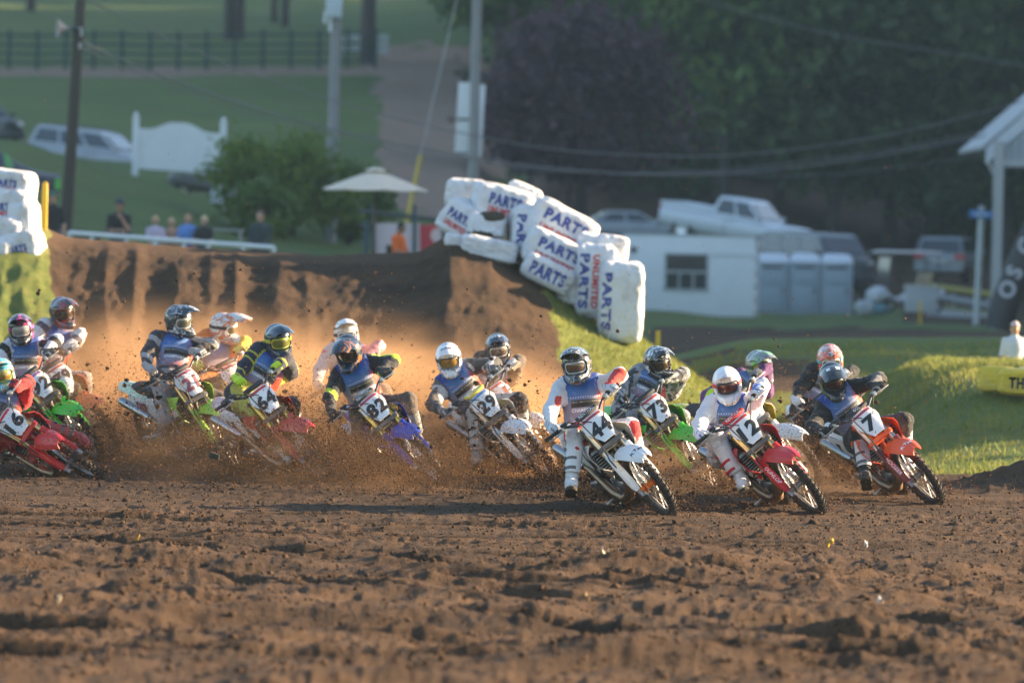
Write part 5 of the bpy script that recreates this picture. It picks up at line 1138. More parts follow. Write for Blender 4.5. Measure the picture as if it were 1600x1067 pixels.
# ------------------------------------------------------------------ people in the background
SKIN = [plain(c, .6, name='skin', bump=0) for c in ((.46, .27, .19), (.36, .2, .14), (.52, .33, .25))]
def bystander(base, H, label, shirt, pants, hair, skin=0, yaw=0, arms='down', cap_=None, sleeves='short', seated=False, longhair=False):
    k = H / 1.75; P = lambda *v: np.array(v) * k
    hipz = .92 if not seated else .50
    neck = P(0, .02, hipz + .54); head = P(0, .0 if not seated else -.08, hipz + .70); J = {}
    for s in (-1, 1):
        J['s', s] = P(.18 * s, .02, hipz + .48)
        if arms == 'down': J['e', s] = P(.23 * s, .04, hipz + .2); J['w', s] = P(.24 * s, -.03, hipz - .04)
        elif arms == 'fold': J['e', s] = P(.23 * s, -.02, hipz + .2); J['w', s] = P(-.06 * s, -.20, hipz + .27 + .03 * s)
        elif arms == 'chin': J['e', s] = P(.2 * s, -.1, hipz + .2); J['w', s] = P(-.1 * s, -.2, hipz + .22) if s < 0 else P(.0, -.18, hipz + .55)
        elif arms == 'rail': J['e', s] = P(.24 * s, -.1, hipz + .22); J['w', s] = P(.2 * s, -.32, hipz + .16)
        else: J['e', s] = P(.2 * s, -.05, hipz + .2); J['w', s] = P(.12 * s, -.28, hipz + .12)
        if seated: J['h', s] = P(.09 * s, 0, hipz); J['k', s] = P(.12 * s, -.42, hipz + .02); J['f', s] = P(.12 * s, -.42, .08)
        else: J['h', s] = P(.09 * s, 0, hipz); J['k', s] = P(.10 * s, -.02, .48); J['f', s] = P(.11 * s, .02, .07)
    def parts(X):
        o = [(np.minimum(smin(ell(X, P(0, .01, hipz + .36), P(.19, .125, .22)), ell(X, P(0, .01, hipz + .12), P(.155, .115, .17)), .06 * k), 9), .05, 0), (ell(X, P(0, .01, hipz - .01), P(.165, .12, .12)), .05, 1)]
        o.append((cap(X, neck - P(0, 0, .05), neck + P(0, 0, .07), .055 * k, .052 * k), .03, 2)); o.append((ell(X, head, P(.078, .095, .115)), .03, 2)); o.append((cap(X, head + P(0, -.095, .0), head + P(0, -.108, -.02), .012 * k, .016 * k), .015, 2))
        for s in (-1, 1):
            o.append((ell(X, head + P(.08 * s, .01, .0), P(.014, .026, .035)), .01, 2)); o.append((cap(X, J['s', s], J['e', s], .056 * k, .043 * k), .05, 0)); o.append((cap(X, J['e', s], J['w', s], .043 * k, .03 * k), .03, 0 if sleeves == 'long' else 2)); o.append((ell(X, J['w', s] + P(0, -.03, -.05), P(.028, .035, .06)), .02, 2))
            o.append((cap(X, J['h', s], J['k', s], .09 * k, .062 * k), .05, 1)); o.append((cap(X, J['k', s], J['f', s], .062 * k, .045 * k), .04, 1)); o.append((cap(X, J['f', s] + P(0, .04, -.03), J['f', s] + P(0, -.15, -.03), .042 * k, .038 * k), .03, 3))
        return o
    def F_(X):
        s = None
        for d, q, r_ in parts(X): s = d if s is None else smin(s, d, q * k)
        return s
    pts = np.array([head, *J.values()]); me, V, F = sdf_mesh('body', F_, pts.min(0) - .17, pts.max(0) + .2, .021 * max(k, .8))
    ds = parts(V[F].mean(1)); reg = {}
    for d, q, r_ in ds: reg[r_] = d if r_ not in reg else np.minimum(reg[r_], d)
    mi = np.argmin(np.stack([reg[i] for i in range(4)], 1), 1).astype(np.int32)
    for _ in range(4): me.materials.append(None)
    me.polygons.foreach_set('material_index', mi); me.update()
    o = link('person', me, [shirt, pants, SKIN[skin], DGREY], None, Matrix.Translation(base) @ Matrix.Rotation(R(yaw), 4, 'Z')); tag(o, label, 'person', 'people watching the race')
    X = lambda v: tuple(v)
    hm = plain(hair, .8, name='hair', scale=30, bump=.4)
    if cap_ is not None:
        cm = plain(cap_, .7, name='cap_cloth'); sdfc = lambda Q: np.minimum(np.maximum(ell(Q, head + P(0, .005, .02), P(.092, .108, .115)), (head[2] + .045 * k) - Q[..., 2]), np.maximum(np.maximum(ell(Q, head + P(0, -.11, .05), P(.075, .10, .02)), -9), -9))
        link('cap', sdf_mesh('cap', sdfc, head - P(.13, .25, .1), head + P(.13, .15, .16), .012)[0], cm, o)
    def hs(Q):
        s = np.maximum(ell(Q, head + P(0, .018, .02), P(.09, .105, .118)), -ell(Q, head + P(0, -.10, -.04), P(.085, .09, .11)))
        if longhair: s = smin(s, cap(Q, head + P(0, .07, 0), head + P(0, .09, -.22), .06 * k, .045 * k), .03)
        return np.maximum(s, (head[2] - (.3 if longhair else .07) * k) - Q[..., 2])
    link('hair', sdf_mesh('hair', hs, head - P(.13, .15, .35), head + P(.13, .2, .17), .013)[0], hm, o)
    return o
TEE = lambda c: cloth(c, dirt=.05, name='tee'); JEAN = cloth((.05, .07, .12), dirt=.05)
def stand(px, py_head, d, H, *a, **k):
    """place someone so that the top of the head shows at py_head"""
    p = at(px, py_head, d); b = Vector((p.x, p.y, p.z - H * (.76 if k.get('seated') else .99))); return bystander(b, H, *a, **k)
stand(82, 300, 118, 1.78, 'man in black shirt and green cap behind left sacks', TEE((.02, .02, .022)), JEAN, (.05, .03, .02), cap_=(.02, .14, .09))
stand(187, 312, 119, 1.80, 'man in black tee and navy cap with hand on chin', TEE((.018, .018, .02)), JEAN, (.05, .03, .02), cap_=(.02, .03, .06), arms='chin', skin=1)
stand(243, 338, 119, 1.36, 'blond child in pastel pink top at the rail', TEE((.5, .42, .55)), TEE((.3, .3, .35)), (.5, .36, .18), arms='rail', longhair=True, yaw=15)
stand(268, 341, 119.2, 1.32, 'blond child with bare arms between two girls', TEE((.45, .25, .18)), JEAN, (.5, .36, .2), arms='rail')
stand(294, 335, 119.1, 1.42, 'child in blue and pink top with hair tied up', TEE((.12, .25, .6)), TEE((.4, .1, .2)), (.35, .22, .1), arms='rail')
stand(319, 338, 118.9, 1.38, 'blond boy in black shirt leaning on the rail', TEE((.02, .02, .022)), JEAN, (.58, .46, .26), arms='rail', yaw=-8)
stand(407, 329, 119, 1.72, 'person in dark long sleeves holding a cup by the rail', TEE((.03, .045, .05)), TEE((.02, .02, .025)), (.10, .06, .035), arms='hold', sleeves='long', yaw=-10)
stand(1586, 503, 80.8, 1.30, 'person in white tee and red and white cap at right edge', TEE((.6, .62, .66)), TEE((.08, .07, .06)), (.08, .05, .03), cap_=(.5, .4, .4), arms='down', yaw=8)
stand(624, 347, 128, 1.70, 'person in orange shirt sitting under the parasol', TEE((.85, .16, .02)), TEE((.05, .07, .12)), (.02, .018, .016), arms='hold', sleeves='short', seated=True, yaw=55, skin=1)
ch = empty('folding_chair', Matrix.Translation(Vector((at(622, 380, 128).x, 128.05, at(624, 347, 128).z - 1.29)))); tag(ch, 'dark folding chair under the person in orange', 'chair')
obj('seat', MB().box((0, 0, .42), (.42, .42, .03)), DGREY, ch); obj('backrest', MB().box((-.16, .17, .66), (.30, .03, .28), Matrix.Rotation(R(55), 3, 'Z')), DGREY, ch)
for x in (-.19, .19):
    for y in (-.19, .19): obj('leg', MB().tube([(x, y, -.02), (x, y, .40)], .014, 6), GALV, ch)
# white pipe rail in front of the watchers
rl = empty('pipe_rail', Matrix.Translation(at(110, 370, 117))); tag(rl, 'low white pipe rail in front of the watching people', 'rail'); ro = rl.matrix_basis.translation
a_, b_ = at(108, 364, 117) - ro, at(428, 387, 117) - ro
obj('top_rail', MB().tube([a_, b_], .045, 8), WPAINT, rl)
for t in (0, .11, .28, .42, .56, .68, .85, 1.0): p = a_ + (b_ - a_) * t; obj('post', MB().tube([p + Vector((0, .03, -.9)), p + Vector((0, .03, .02))], .04, 8), WPAINT, rl)
obj('notice_board', MB().box(a_ + (b_ - a_) * .09 + Vector((0, .12, -.17)), (.50, .04, .30)), DGREY, rl)
bn = empty('picnic_bench', Matrix.Translation(ground(360, 124))); tag(bn, 'grey bench behind the dark sleeved person', 'bench'); gz = at(345, 359, 124).z - bn.matrix_basis.translation.z
obj('seat', MB().box((-.2, 0, gz), (.95, .3, .05), Matrix.Rotation(R(1), 3, 'Y')), GWOOD, bn)
for x in (-.6, .2): obj('leg', MB().box((x, 0, gz / 2 - .1), (.06, .28, gz + .15)), GWOOD, bn)
# parasol
pa = empty('parasol', Matrix.Translation(ground(584, 126))); tag(pa, 'cream canvas parasol over the seated person', 'parasol'); po = pa.matrix_basis.translation
tp = at(585, 264, 126) - po; rim = at(585, 295, 126) - po; hw = (at(668, 295, 126) - at(501, 290, 126)).length / 2
cv = plain((.74, .62, .48), .8, name='cream_canvas', scale=3)
obj('pole', MB().tube([(0, 0, -.2), (0, 0, tp.z + .02)], .028, 8), plain((.07, .05, .035), .6, name='dark_pole'), pa)
for k in range(8):
    q0, q1 = 2 * math.pi * (k + .25) / 8, 2 * math.pi * (k + 1.25) / 8; G = []
    for i in range(7):
        t = .12 + .88 * i / 6; row = []
        for j in range(5):
            q = q0 + (q1 - q0) * j / 4; rr = hw * t * (1 - .03 * math.sin(math.pi * j / 4) * t); row.append((rr * math.cos(q), rr * math.sin(q), tp.z - .03 + (rim.z - tp.z) * (t ** 1.1) - .02 * math.sin(math.pi * j / 4) * t))
        G.append(row)
    obj('canopy_panel', MB().sheet(G, .012), cv, pa); obj('rib', MB().tube([(.1 * math.cos(q0), .1 * math.sin(q0), tp.z - .1), (hw * .97 * math.cos(q0), hw * .97 * math.sin(q0), rim.z - .035)], .012, 5), WOOD, pa)
obj('vent_cap', MB().lathe([(.001, tp.z + .03), (.12, tp.z + .015), (.24, tp.z - .045), (.23, tp.z - .05), (.1, tp.z), (.001, tp.z + .01)], (0, 0, 0), 16, 'Z', closed=False), cv, pa)
# banner on dark posts behind the seated person
bf = empty('banner_fence', Matrix.Translation(ground(640, 133))); tag(bf, 'red and white banner hung on dark posts behind the parasol', 'banner'); bo = bf.matrix_basis.translation
def bpt(px, py, d=133): return at(px, py, d) - bo
for (x0p, x1p, c, nm) in ((587, 656, (.62, .52, .55), 'pale_panel'), (656, 690, (.55, .04, .06), 'red_panel')):
    G = [[bpt(x0p + (x1p - x0p) * i / 6, y, 133 + .04 * math.sin(i)) for y in (349 if x0p < 650 else 351, 372, 400)] for i in range(7)]; obj(nm, MB().sheet(G, .01), plain(c, .7, name='banner_cloth', scale=4), bf)
obj('emblem', MB().lathe([(.001, -.006), (.16, -.006), (.16, .006), (.001, .006)], tuple(bpt(684, 368, 132.92)), 20, 'Y'), plain((.65, .5, .5), .7, name='pale_print', bump=0), bf)
for px in (571, 575, 584, 648, 693): p = bpt(px, 400, 132.9); t_ = bpt(px, 320 if px in (584, 648) else 345, 132.9); obj('post', MB().tube([p - Vector((0, 0, .5)), t_], .045, 6), plain((.04, .07, .09), .6, name='blue_black_post'), bf)
for y0, y1 in ((330, 345), (352, 366)): obj('rail', MB().tube([bpt(560, y0, 133.1), bpt(700, y1, 133.1)], .05, 6), plain((.05, .06, .06), .6, name='dark_rail'), bf)
# ------------------------------------------------------------------ vehicles and shelters
GLASS = N('dark_window_glass').set((.03, .04, .05), .08, 0.0, coat=.5); TAIL = plain((.45, .02, .03), .3, name='red_lens', bump=0); LAMP = plain((.6, .6, .58), .2, name='lamp_lens', bump=0)
def wheel_parts(root, x, y, r, w=.22):
    wh = empty('wheel', Matrix.Translation((x, y, r)), root); obj('tyre', MB().lathe([(r * .62, -w / 2), (r * .93, -w / 2), (r, -w * .36), (r, w * .36), (r * .93, w / 2), (r * .62, w / 2)], n=24), RUBBER, wh); obj('rim', MB().lathe([(.001, -w * .3), (r * .62, -w * .42), (r * .62, w * .42), (.001, w * .3)], n=18, closed=False), ALU, wh)
def car(M, label, cat, col, kind='suv', L=4.7, Wd=1.88, H=1.72, r=.36, rack=False):
    """x forward, y left; body, cabin, windows, lamps, wheels"""
    root = empty({'suv': 'sport_utility_car', 'pickup': 'pickup_truck', 'van': 'parked_van', 'sedan': 'parked_car'}[kind], M); tag(root, label, cat); pm = N('car_paint').set(col, .3, coat=.6); hw = Wd / 2; bz = .62 * H if kind != 'sedan' else .64 * H
    st = [(-L/2, .45, .62), (-L/2 + .06, .40, .97), (-L/2 + .5, .34, 1.0), (-L*.2, .32, 1.0), (L*.2, .32, 1.0), (L/2 - .6, .36, .99), (L/2 - .1, .42, .93), (L/2, .5, .7)]
    hood = bz * (.93 if kind != 'van' else 1.0)
    secs = []
    for x, zb, k in st:
        zt = bz if x < L * .2 else bz + (hood - bz) * (x - L * .2) / (L * .3); zt = zt * (1 if abs(x) < L / 2 - .05 else .93); secs.append(rrect((x, 0, (zb + zt) / 2), (0, 1, 0), (0, 0, 1), hw * k, (zt - zb) / 2, 5, 4.5))
    obj('body', MB().loft(secs), pm, root)
    if kind == 'pickup': c0, c1, t0, t1 = -L*.12, L*.27, -L*.08, L*.14
    elif kind == 'van': c0, c1, t0, t1 = -L*.49, L*.42, -L*.48, L*.27
    elif kind == 'sedan': c0, c1, t0, t1 = -L*.38, L*.24, -L*.22, L*.05
    else: c0, c1, t0, t1 = -L*.48, L*.26, -L*.43, L*.08
    def ring(z, a, b, w): return [Vector((a, -w, z)), Vector((b, -w, z)), Vector((b, w, z)), Vector((a, w, z))]
    zt = H - .06; top = MB().loft([ring(bz - .08, c0, c1, hw * .93), ring(zt - .05, t0, t1, hw * .78), ring(zt, t0 + .08, t1 - .12, hw * .70)]); obj('cabin', top, pm, root)
    lerp = lambda a, b, t: a + (b - a) * t
    def quad(nm, A, off):  # window as a thin slab standing proud
        n_ = (A[1] - A[0]).cross(A[3] - A[0]).normalized(); obj(nm, MB().prism([p - n_ * .01 for p in A], n_ * off), GLASS, root)
    z0, z1 = bz + .04, zt - .12; wf = lambda z: lerp(hw * .93, hw * .78, (z - bz + .08) / (zt - .05 - bz + .08)); xa = lambda z: lerp(c0, t0, (z - bz + .08) / (zt + .03 - bz)); xb = lambda z: lerp(c1, t1, (z - bz + .08) / (zt + .03 - bz))
    nwin = {'pickup': 2, 'sedan': 2, 'suv': 3, 'van': 3}[kind]
    for sd in (1, -1):
        for i in range(nwin):
            f0, f1 = (i + .06) / nwin, (i + .94) / nwin; A = [Vector((lerp(xa(z) + .1, xb(z) - .1, f), sd * (wf(z) + .004), z)) for f, z in ((f0, z0), (f1, z0), (f1, z1), (f0, z1))]
            quad('side_window', A if sd < 0 else A[::-1], .02)
        obj('mirror', MB().box((c1 - .15, sd * (hw + .08), bz + .08), (.10, .18, .16), bev=.03), pm, root); obj('headlight', MB().box((L/2 - .05, sd * hw * .72, hood * .82), (.10, .36, .15), bev=.03), LAMP, root); obj('tail_light', MB().box((-L/2 + .03, sd * hw * .80, bz * .88), (.08, .22 if kind != 'suv' else .42, .20), bev=.02), TAIL, root)
        obj('door_line', MB().box((0, sd * (hw + .002), bz * .62), (.012, .012, bz * .6)), DGREY, root); obj('door_handle', MB().box((.25, sd * (hw + .015), bz * .85), (.16, .03, .035), bev=.008), DGREY, root)
        for x in (-L * .31, L * .32): wheel_parts(root, x, sd * (hw - .12), r)
    A = [Vector((xb(z) + .01, y * wf(z) * .9, z)) for y, z in ((1, z0), (-1, z0), (-1, z1), (1, z1))]; quad('windscreen', A, -.03 if (A[1] - A[0]).cross(A[3] - A[0]).x < 0 else .03)
    A = [Vector((xa(z) - .01, y * wf(z) * .88, z)) for y, z in ((-1, z0), (1, z0), (1, z1), (-1, z1))]; quad('rear_window', A, -.03 if (A[1] - A[0]).cross(A[3] - A[0]).x > 0 else .03)
    obj('bumper', MB().box((L/2 - .02, 0, .48), (.16, Wd * .94, .2), bev=.04), pm if kind != 'van' else DGREY, root); obj('bumper', MB().box((-L/2 + .02, 0, .48), (.16, Wd * .94, .2), bev=.04), pm if kind != 'pickup' else GALV, root); obj('licence_plate', MB().box((-L/2 - .03, 0, bz * .72), (.03, .5, .16)), plain((.5, .5, .48), .5, name='plate'), root)
    if kind == 'pickup':
        for sd in (1, -1): obj('bed_side', MB().box((-L * .31, sd * (hw - .05), bz + .06), (L * .36, .08, .14), bev=.02), pm, root)
        obj('tailgate', MB().box((-L/2 + .05, 0, bz + .05), (.08, Wd * .9, .14), bev=.02), pm, root)
    if rack:
        for y in (-.5, 0, .5): obj('roof_rail', MB().box(((t0 + t1) / 2, y, zt + .03), (t1 - t0 - .3, .10, .04)), DGREY, root)
    return root
def park(px, d, heading, z=None, tilt=0.0, roll=0.0):
    g = ground(px, d)
    if z is not None: g.z = z
    return Matrix.Translation(g) @ Matrix.Rotation(R(heading), 4, 'Z') @ Matrix.Rotation(R(tilt), 4, 'Y') @ Matrix.Rotation(R(roll), 4, 'X')
car(park(146, 205, -20, at(140, 280, 205).z, 5), 'white sport utility car with dark roof rails behind the grass rise', 'car', (.38, .40, .43), 'suv', rack=True)
car(park(1145, 222, -28, at(1140, 386, 222).z, 8), 'white pickup truck on the slope above the trailer', 'truck', (.62, .66, .70), 'pickup', 5.6, 2.0, 1.9, .42)
car(park(1275, 212, -62, at(1270, 452, 212).z, 2), 'dark van with pale windscreen behind the portable toilets', 'van', (.10, .11, .12), 'van', 4.9, 1.95, 2.05, .36)
car(park(984, 235, 10, at(984, 385, 235).z), 'silver car with only its roof showing behind the trailer', 'car', (.35, .38, .4), 'sedan', 4.5, 1.8, 1.45, .33)
car(park(1484, 226, 76, at(1480, 440, 226).z, 0), 'silver sport utility car seen from behind with red tail lights', 'car', (.22, .25, .27), 'suv', 4.7, 1.95, 1.72, .37)
car(park(-52, 195, -60, at(0, 236, 195).z), 'dark parked car at the far left edge of hillside', 'car', (.03, .035, .04), 'suv', 4.6, 1.9, 1.75)
# trailer
tr = empty('white_trailer', Matrix.Translation(at(970, 496, 186)) @ Matrix.Rotation(R(-6), 4, 'Z')); tag(tr, 'white box trailer with dark three part window', 'trailer'); tM = tr.matrix_basis; s_ = FPX / 186
Lw = 208 / s_; Hh = 130 / s_; TW = plain((.80, .82, .84), .5, name='trailer_skin', scale=1.2)
obj('body', MB().box((Lw / 2, 1.1, Hh / 2 + .05), (Lw, 2.2, Hh - .1), bev=.04), TW, tr); obj('roof_trim', MB().box((Lw / 2, 1.1, Hh + .02), (Lw + .04, 2.24, .06)), GALV, tr)
wn = empty('window', Matrix.Translation((2.0, -.01, 1.45)), tr); ww, wh_ = 66 / s_, 56 / s_
obj('frame', MB().box((0, 0, wh_ / 2), (ww, .05, .06)).box((0, 0, -wh_ / 2), (ww + .1, .07, .08)).box((-ww / 2, 0, 0), (.06, .05, wh_)).box((ww / 2, 0, 0), (.06, .05, wh_)).box((0, 0, .02), (ww, .05, .05)).box((-ww / 6, 0, -wh_ / 4), (.05, .05, wh_ / 2)).box((ww / 6, 0, -wh_ / 4), (.05, .05, wh_ / 2)), GALV, wn)
for i in range(3): obj('pane', MB().box(((i - 1) * ww / 3, .012, -wh_ / 4), (ww / 3 - .06, .02, wh_ / 2 - .06)), GLASS, wn)
obj('pane', MB().box((0, .012, wh_ / 4), (ww - .06, .02, wh_ / 2 - .06)), GLASS, wn)
obj('marker_lamp', MB().lathe([(.001, -.02), (.10, -.02), (.10, .02), (.001, .02)], (.35, -.02, 2.1), 14, 'Y'), BLACK, tr)
for z in (.5, .9, 1.3, 1.7, 2.1): obj('hinge', MB().box((Lw + .01, -.01, z - .1), (.10, .08, .22), bev=.02), WPAINT, tr)
obj('seam', MB().box((Lw * .83, -.012, 2.0), (1.3, .02, .03)), GALV, tr)
obj('skirt', MB().box((Lw / 2, 1.1, -.25), (Lw - .1, 2.1, .7)), GALV, tr)
# portable toilets
def toilet(px0, px1, base, d, label):
    s = FPX / d; w = (px1 - px0) / s; p = at((px0 + px1) / 2, base, d); h = 84 / s; t = empty('portable_toilet', Matrix.Translation(p) @ Matrix.Rotation(R(-4), 4, 'Z')); tag(t, label, 'toilet', 'portable toilets in a row')
    gp = plain((.34, .40, .45), .55, name='grey_plastic', scale=2); rp_ = plain((.62, .66, .70), .5, name='white_roof', scale=2); w2 = w - .03
    obj('body', MB().box((0, .6, h / 2), (w2, 1.2, h), bev=.03), gp, t); dr = obj('door', MB().box((0, -.02, h * .47), (w2 * .78, .05, h * .88), bev=.015).box((0, -.05, h * .34), (w2 * .62, .03, h * .42), bev=.02).box((0, -.05, h * .70), (w2 * .62, .03, h * .18), bev=.02), plain((.31, .37, .42), .5, name='toilet_door', scale=2), t)
    obj('door_handle', MB().box((w2 * .33, -.06, h * .5), (.05, .04, .14)), DGREY, dr); obj('vent', MB().box((0, -.06, h * .935), (w2 * .62, .02, .07)), DGREY, t)
    G = [[(w2 * .52 * (i / 6 - 1), .6 + .64 * (j / 4 - 1), h + .02 + .30 * (1 - abs(i / 6 - 1) ** 9) * (1 - abs(j / 4 - 1) ** 2.0) + .02 * (i % 2)) for j in range(9)] for i in range(13)]; obj('roof', MB().sheet(G, .03), rp_, t); obj('vent_pipe', MB().tube([(w2 * .3, .7, h), (w2 * .3, .7, h + .45)], .05, 8), DGREY, t)
for a, b, base, lab in ((1180, 1231, 496, 'leftmost grey portable toilet with white roof next to trailer'), (1231, 1280, 496, 'middle grey portable toilet with white roof of the three'), (1280, 1331, 497, 'rightmost grey portable toilet with white roof beside the cart')): toilet(a, b, base, 200, lab)
# golf carts
def golf_cart(M, label, roof=(.55, .50, .45), seatc=(.42, .31, .18), body=(.5, .52, .54), top=True):
    t = empty('golf_cart', M); tag(t, label, 'golf cart'); bp_ = plain(body, .45, name='cart_body', scale=3)
    obj('body', MB().loft([rrect((x, 0, z), (0, 1, 0), (0, 0, 1), w, h, 4, 4) for x, z, w, h in ((-1.15, .55, .45, .12), (-1.1, .55, .55, .22), (-.3, .52, .58, .24), (.2, .36, .58, .07), (.7, .40, .58, .12), (.95, .55, .55, .28), (1.2, .5, .5, .2), (1.25, .45, .4, .1))]), bp_, t)
    for y in (-.28, .28): obj('seat', MB().box((-.35, y, .82), (.5, .5, .16), bev=.06), plain(seatc, .6, name='tan_vinyl'), t); obj('backrest', MB().box((-.62, y, 1.08), (.14, .52, .42), Matrix.Rotation(R(-10), 3, 'Y'), bev=.06), plain(seatc, .6, name='tan_vinyl'), t)
    if top:
        obj('roof', MB().loft([rrect((0, 0, z), (1, 0, 0), (0, 1, 0), w, h, 5, 4) for z, w, h in ((1.86, 1.12, .62), (1.90, 1.15, .66), (1.95, 1.05, .58), (1.97, .8, .45))]), plain(roof, .5, name='cart_roof'), t)
        for x, x2 in ((-.85, -.9), (.75, .9)):
            for y in (-.5, .5): obj('roof_post', MB().tube([(x2, y, .6), (x, y, 1.88)], .025, 6), DGREY, t)
        obj('windscreen', MB().box((.82, 0, 1.35), (.015, .95, .8), Matrix.Rotation(R(-8), 3, 'Y')), GLASS, t)
    obj('steering_wheel', MB().tube([(.35 + .05 * math.cos(q), .28 + .17 * math.sin(q), 1.0 + .16 * math.cos(q)) for q in [2 * math.pi * k / 14 for k in range(14)]], .015, 6, closed=True), BLACK, t)
    for x in (-.8, .85):
        for sd in (1, -1): wheel_parts(t, x, .48 * sd, .24, .2)
golf_cart(park(1418, 192, -160, at(1410, 488, 192).z, 0), 'golf cart with beige roof and tan seats beside the toilets')
golf_cart(park(322, 172, 10, at(300, 316, 172).z, 3), 'golf cart without roof half hidden below the white sign', body=(.1, .1, .1), top=False, seatc=(.45, .4, .35))
gb = empty('utility_box', Matrix.Translation(at(1440, 487, 180))); tag(gb, 'grey utility box behind a yellow stake', 'box'); obj('case', MB().box((0, .3, .35), (.95, .6, .74), bev=.04), plain((.45, .48, .5), .5, name='pale_grey'), gb); obj('lid', MB().box((0, .3, .74), (1.0, .66, .06), bev=.02), plain((.5, .53, .55), .5, name='pale_grey_lid'), gb)
for i, (px, py, w) in enumerate(((1350, 492, .6), (1374, 494, .5))):
    q = empty('tarpaulin_heap', Matrix.Translation(at(px, py, 186))); tag(q, ('pale tarpaulin heap against the rightmost toilet', 'small teal tarpaulin heap in front of the cart')[i], 'tarpaulin'); P_, F_ = bag_mesh(w, .6, .5 - .15 * i, 70 + i, .4, 9, 2.6); me = bpy.data.meshes.new('cover'); me.from_pydata([(v[0], v[1], v[2] + .2) for v in P_], [], F_); me.update(); link('cover', me, plain((.40, .42, .42) if i == 0 else (.10, .22, .24), .7, name='tarp'), q)
q = empty('tractor_tyre', Matrix.Translation(at(1330, 466, 204)) @ Matrix.Rotation(R(12), 4, 'Z')); tag(q, 'large dark tyre standing behind the rightmost toilet', 'tyre'); obj('casing', MB().lathe([(.42, -.16), (.66, -.16), (.74, -.08), (.74, .08), (.66, .16), (.42, .16)], (0, 0, 0), 28), RUBBER, q)
for i, (px, py, r_) in enumerate(((341, 306, .2), (363, 300, .16))): q = tag(obj('water_drum', MB().lathe([(.001, 0), (r_, 0), (r_ * 1.05, .1), (r_, .32), (r_ * .8, .40), (.001, .42)], (0, 0, 0), 16, 'Z', closed=False), plain((.58, .62, .66), .5, name='white_plastic'), None, Matrix.Translation(at(px, py, 166) - Vector((0, 0, .2)))), ('white drum at the foot of the sign post', 'smaller white drum beside the bush')[i], 'drum')
# road barrier with yellow line beyond the cart
rb = empty('guard_rail', Matrix.Translation(at(1500, 470, 205))); tag(rb, 'grey guard rails with a yellow rail right of the cart', 'guard rail'); o_ = rb.matrix_basis.translation
for y0, y1, c, r_ in ((446, 462, (.42, .36, .08), .10), (460, 480, (.42, .44, .45), .12), (476, 492, (.36, .36, .2), .07), (488, 500, (.5, .52, .53), .16)): obj('rail', MB().tube([at(1446, y0, 205) - o_, at(1560, y1, 205) - o_], r_, 6), plain(c, .6, name='rail_paint'), rb)
for px in (1450, 1490, 1545): obj('post', MB().tube([at(px, 505, 205.3) - o_, at(px, 448 + (px - 1446) * .14, 205.3) - o_], .07, 6), GALV, rb)
# street name post
sp_ = empty('street_sign', Matrix.Translation(at(1525, 498, 178))); tag(sp_, 'blue street name sign on a white post', 'sign'); o_ = sp_.matrix_basis.translation
obj('post', MB().tube([(0, 0, -.4), at(1534, 322, 178) - o_], .09, 8), plain((.55, .58, .58), .6, name='white_post'), sp_); c = at(1534, 335, 177.85) - o_
bd = obj('blade', MB().box(c, (.72, .04, .22), Matrix.Rotation(R(2), 3, 'Y'), bev=.01), plain((.02, .22, .62), .4, name='sign_blue'), sp_); link('lettering', text_mesh('MX PARK RD', .10, 0, .01, sx=.7).copy() if False else quad_panel(.46, .05), WINK, bd, frame(c + Vector((-.02, -.026, 0)), Vector((1, 0, 0)), Vector((0, 0, 1)), Vector((0, -1, 0))))
# pavilion at the right edge
pv = empty('pavilion', Matrix.Translation(at(1558, 505, 170))); tag(pv, 'open pavilion with white fascia and grey metal gable at right edge', 'pavilion'); o_ = pv.matrix_basis.translation
obj('column', MB().box((at(1558, 370, 170) - o_), (.26, .26, 5.4), Matrix.Rotation(R(1.3), 3, 'Y') if False else None), GALV, pv)
e0 = at(1541, 232, 170) - o_; e1 = at(1700, 90, 170) - o_
obj('fascia', MB().prism([e0, e1, e1 + Vector((0, 0, -.55)), e0 + Vector((0, 0, -.45))], (0, .12, 0)), plain((.62, .66, .72), .5, name='white_trim'), pv)
obj('roof', MB().prism([e0 + Vector((-.1, .15, .06)), e1 + Vector((0, .15, .06)), e1 + Vector((0, .15, -.04)), e0 + Vector((-.1, .15, -.04))], (0, 9, 0)), plain((.34, .36, .38), .5, .3, name='roof_metal'), pv)
g0 = at(1558, 232, 170.2) - o_; g1 = at(1700, 115, 170.2) - o_
for i in range(12):
    xa_ = g0.x + (g1.x - g0.x) * i / 12; xb_ = g0.x + (g1.x - g0.x) * (i + .9) / 12; za = g0.z - .1 + (g1.z - g0.z) * i / 12; zb_ = g0.z - .1 + (g1.z - g0.z) * (i + .9) / 12; zlow = (at(1560, 257, 170.2) - o_).z
    obj('cladding_panel', MB().prism([(xa_, 0, zlow), (xb_, 0, zlow), (xb_, 0, zb_), (xa_, 0, za)], (0, .06, 0)), plain((.36, .40, .44), .5, .2, name='cladding'), pv)
obj('beam', MB().box((at(1640, 257, 170) - o_), (3.2, .16, .18)), GALV, pv); obj('downpipe', MB().tube([e0 + Vector((.05, -.1, -.4)), e0 + Vector((.25, -.1, -.75)), e0 + Vector((.3, -.1, -4.6))], .05, 6), GALV, pv)
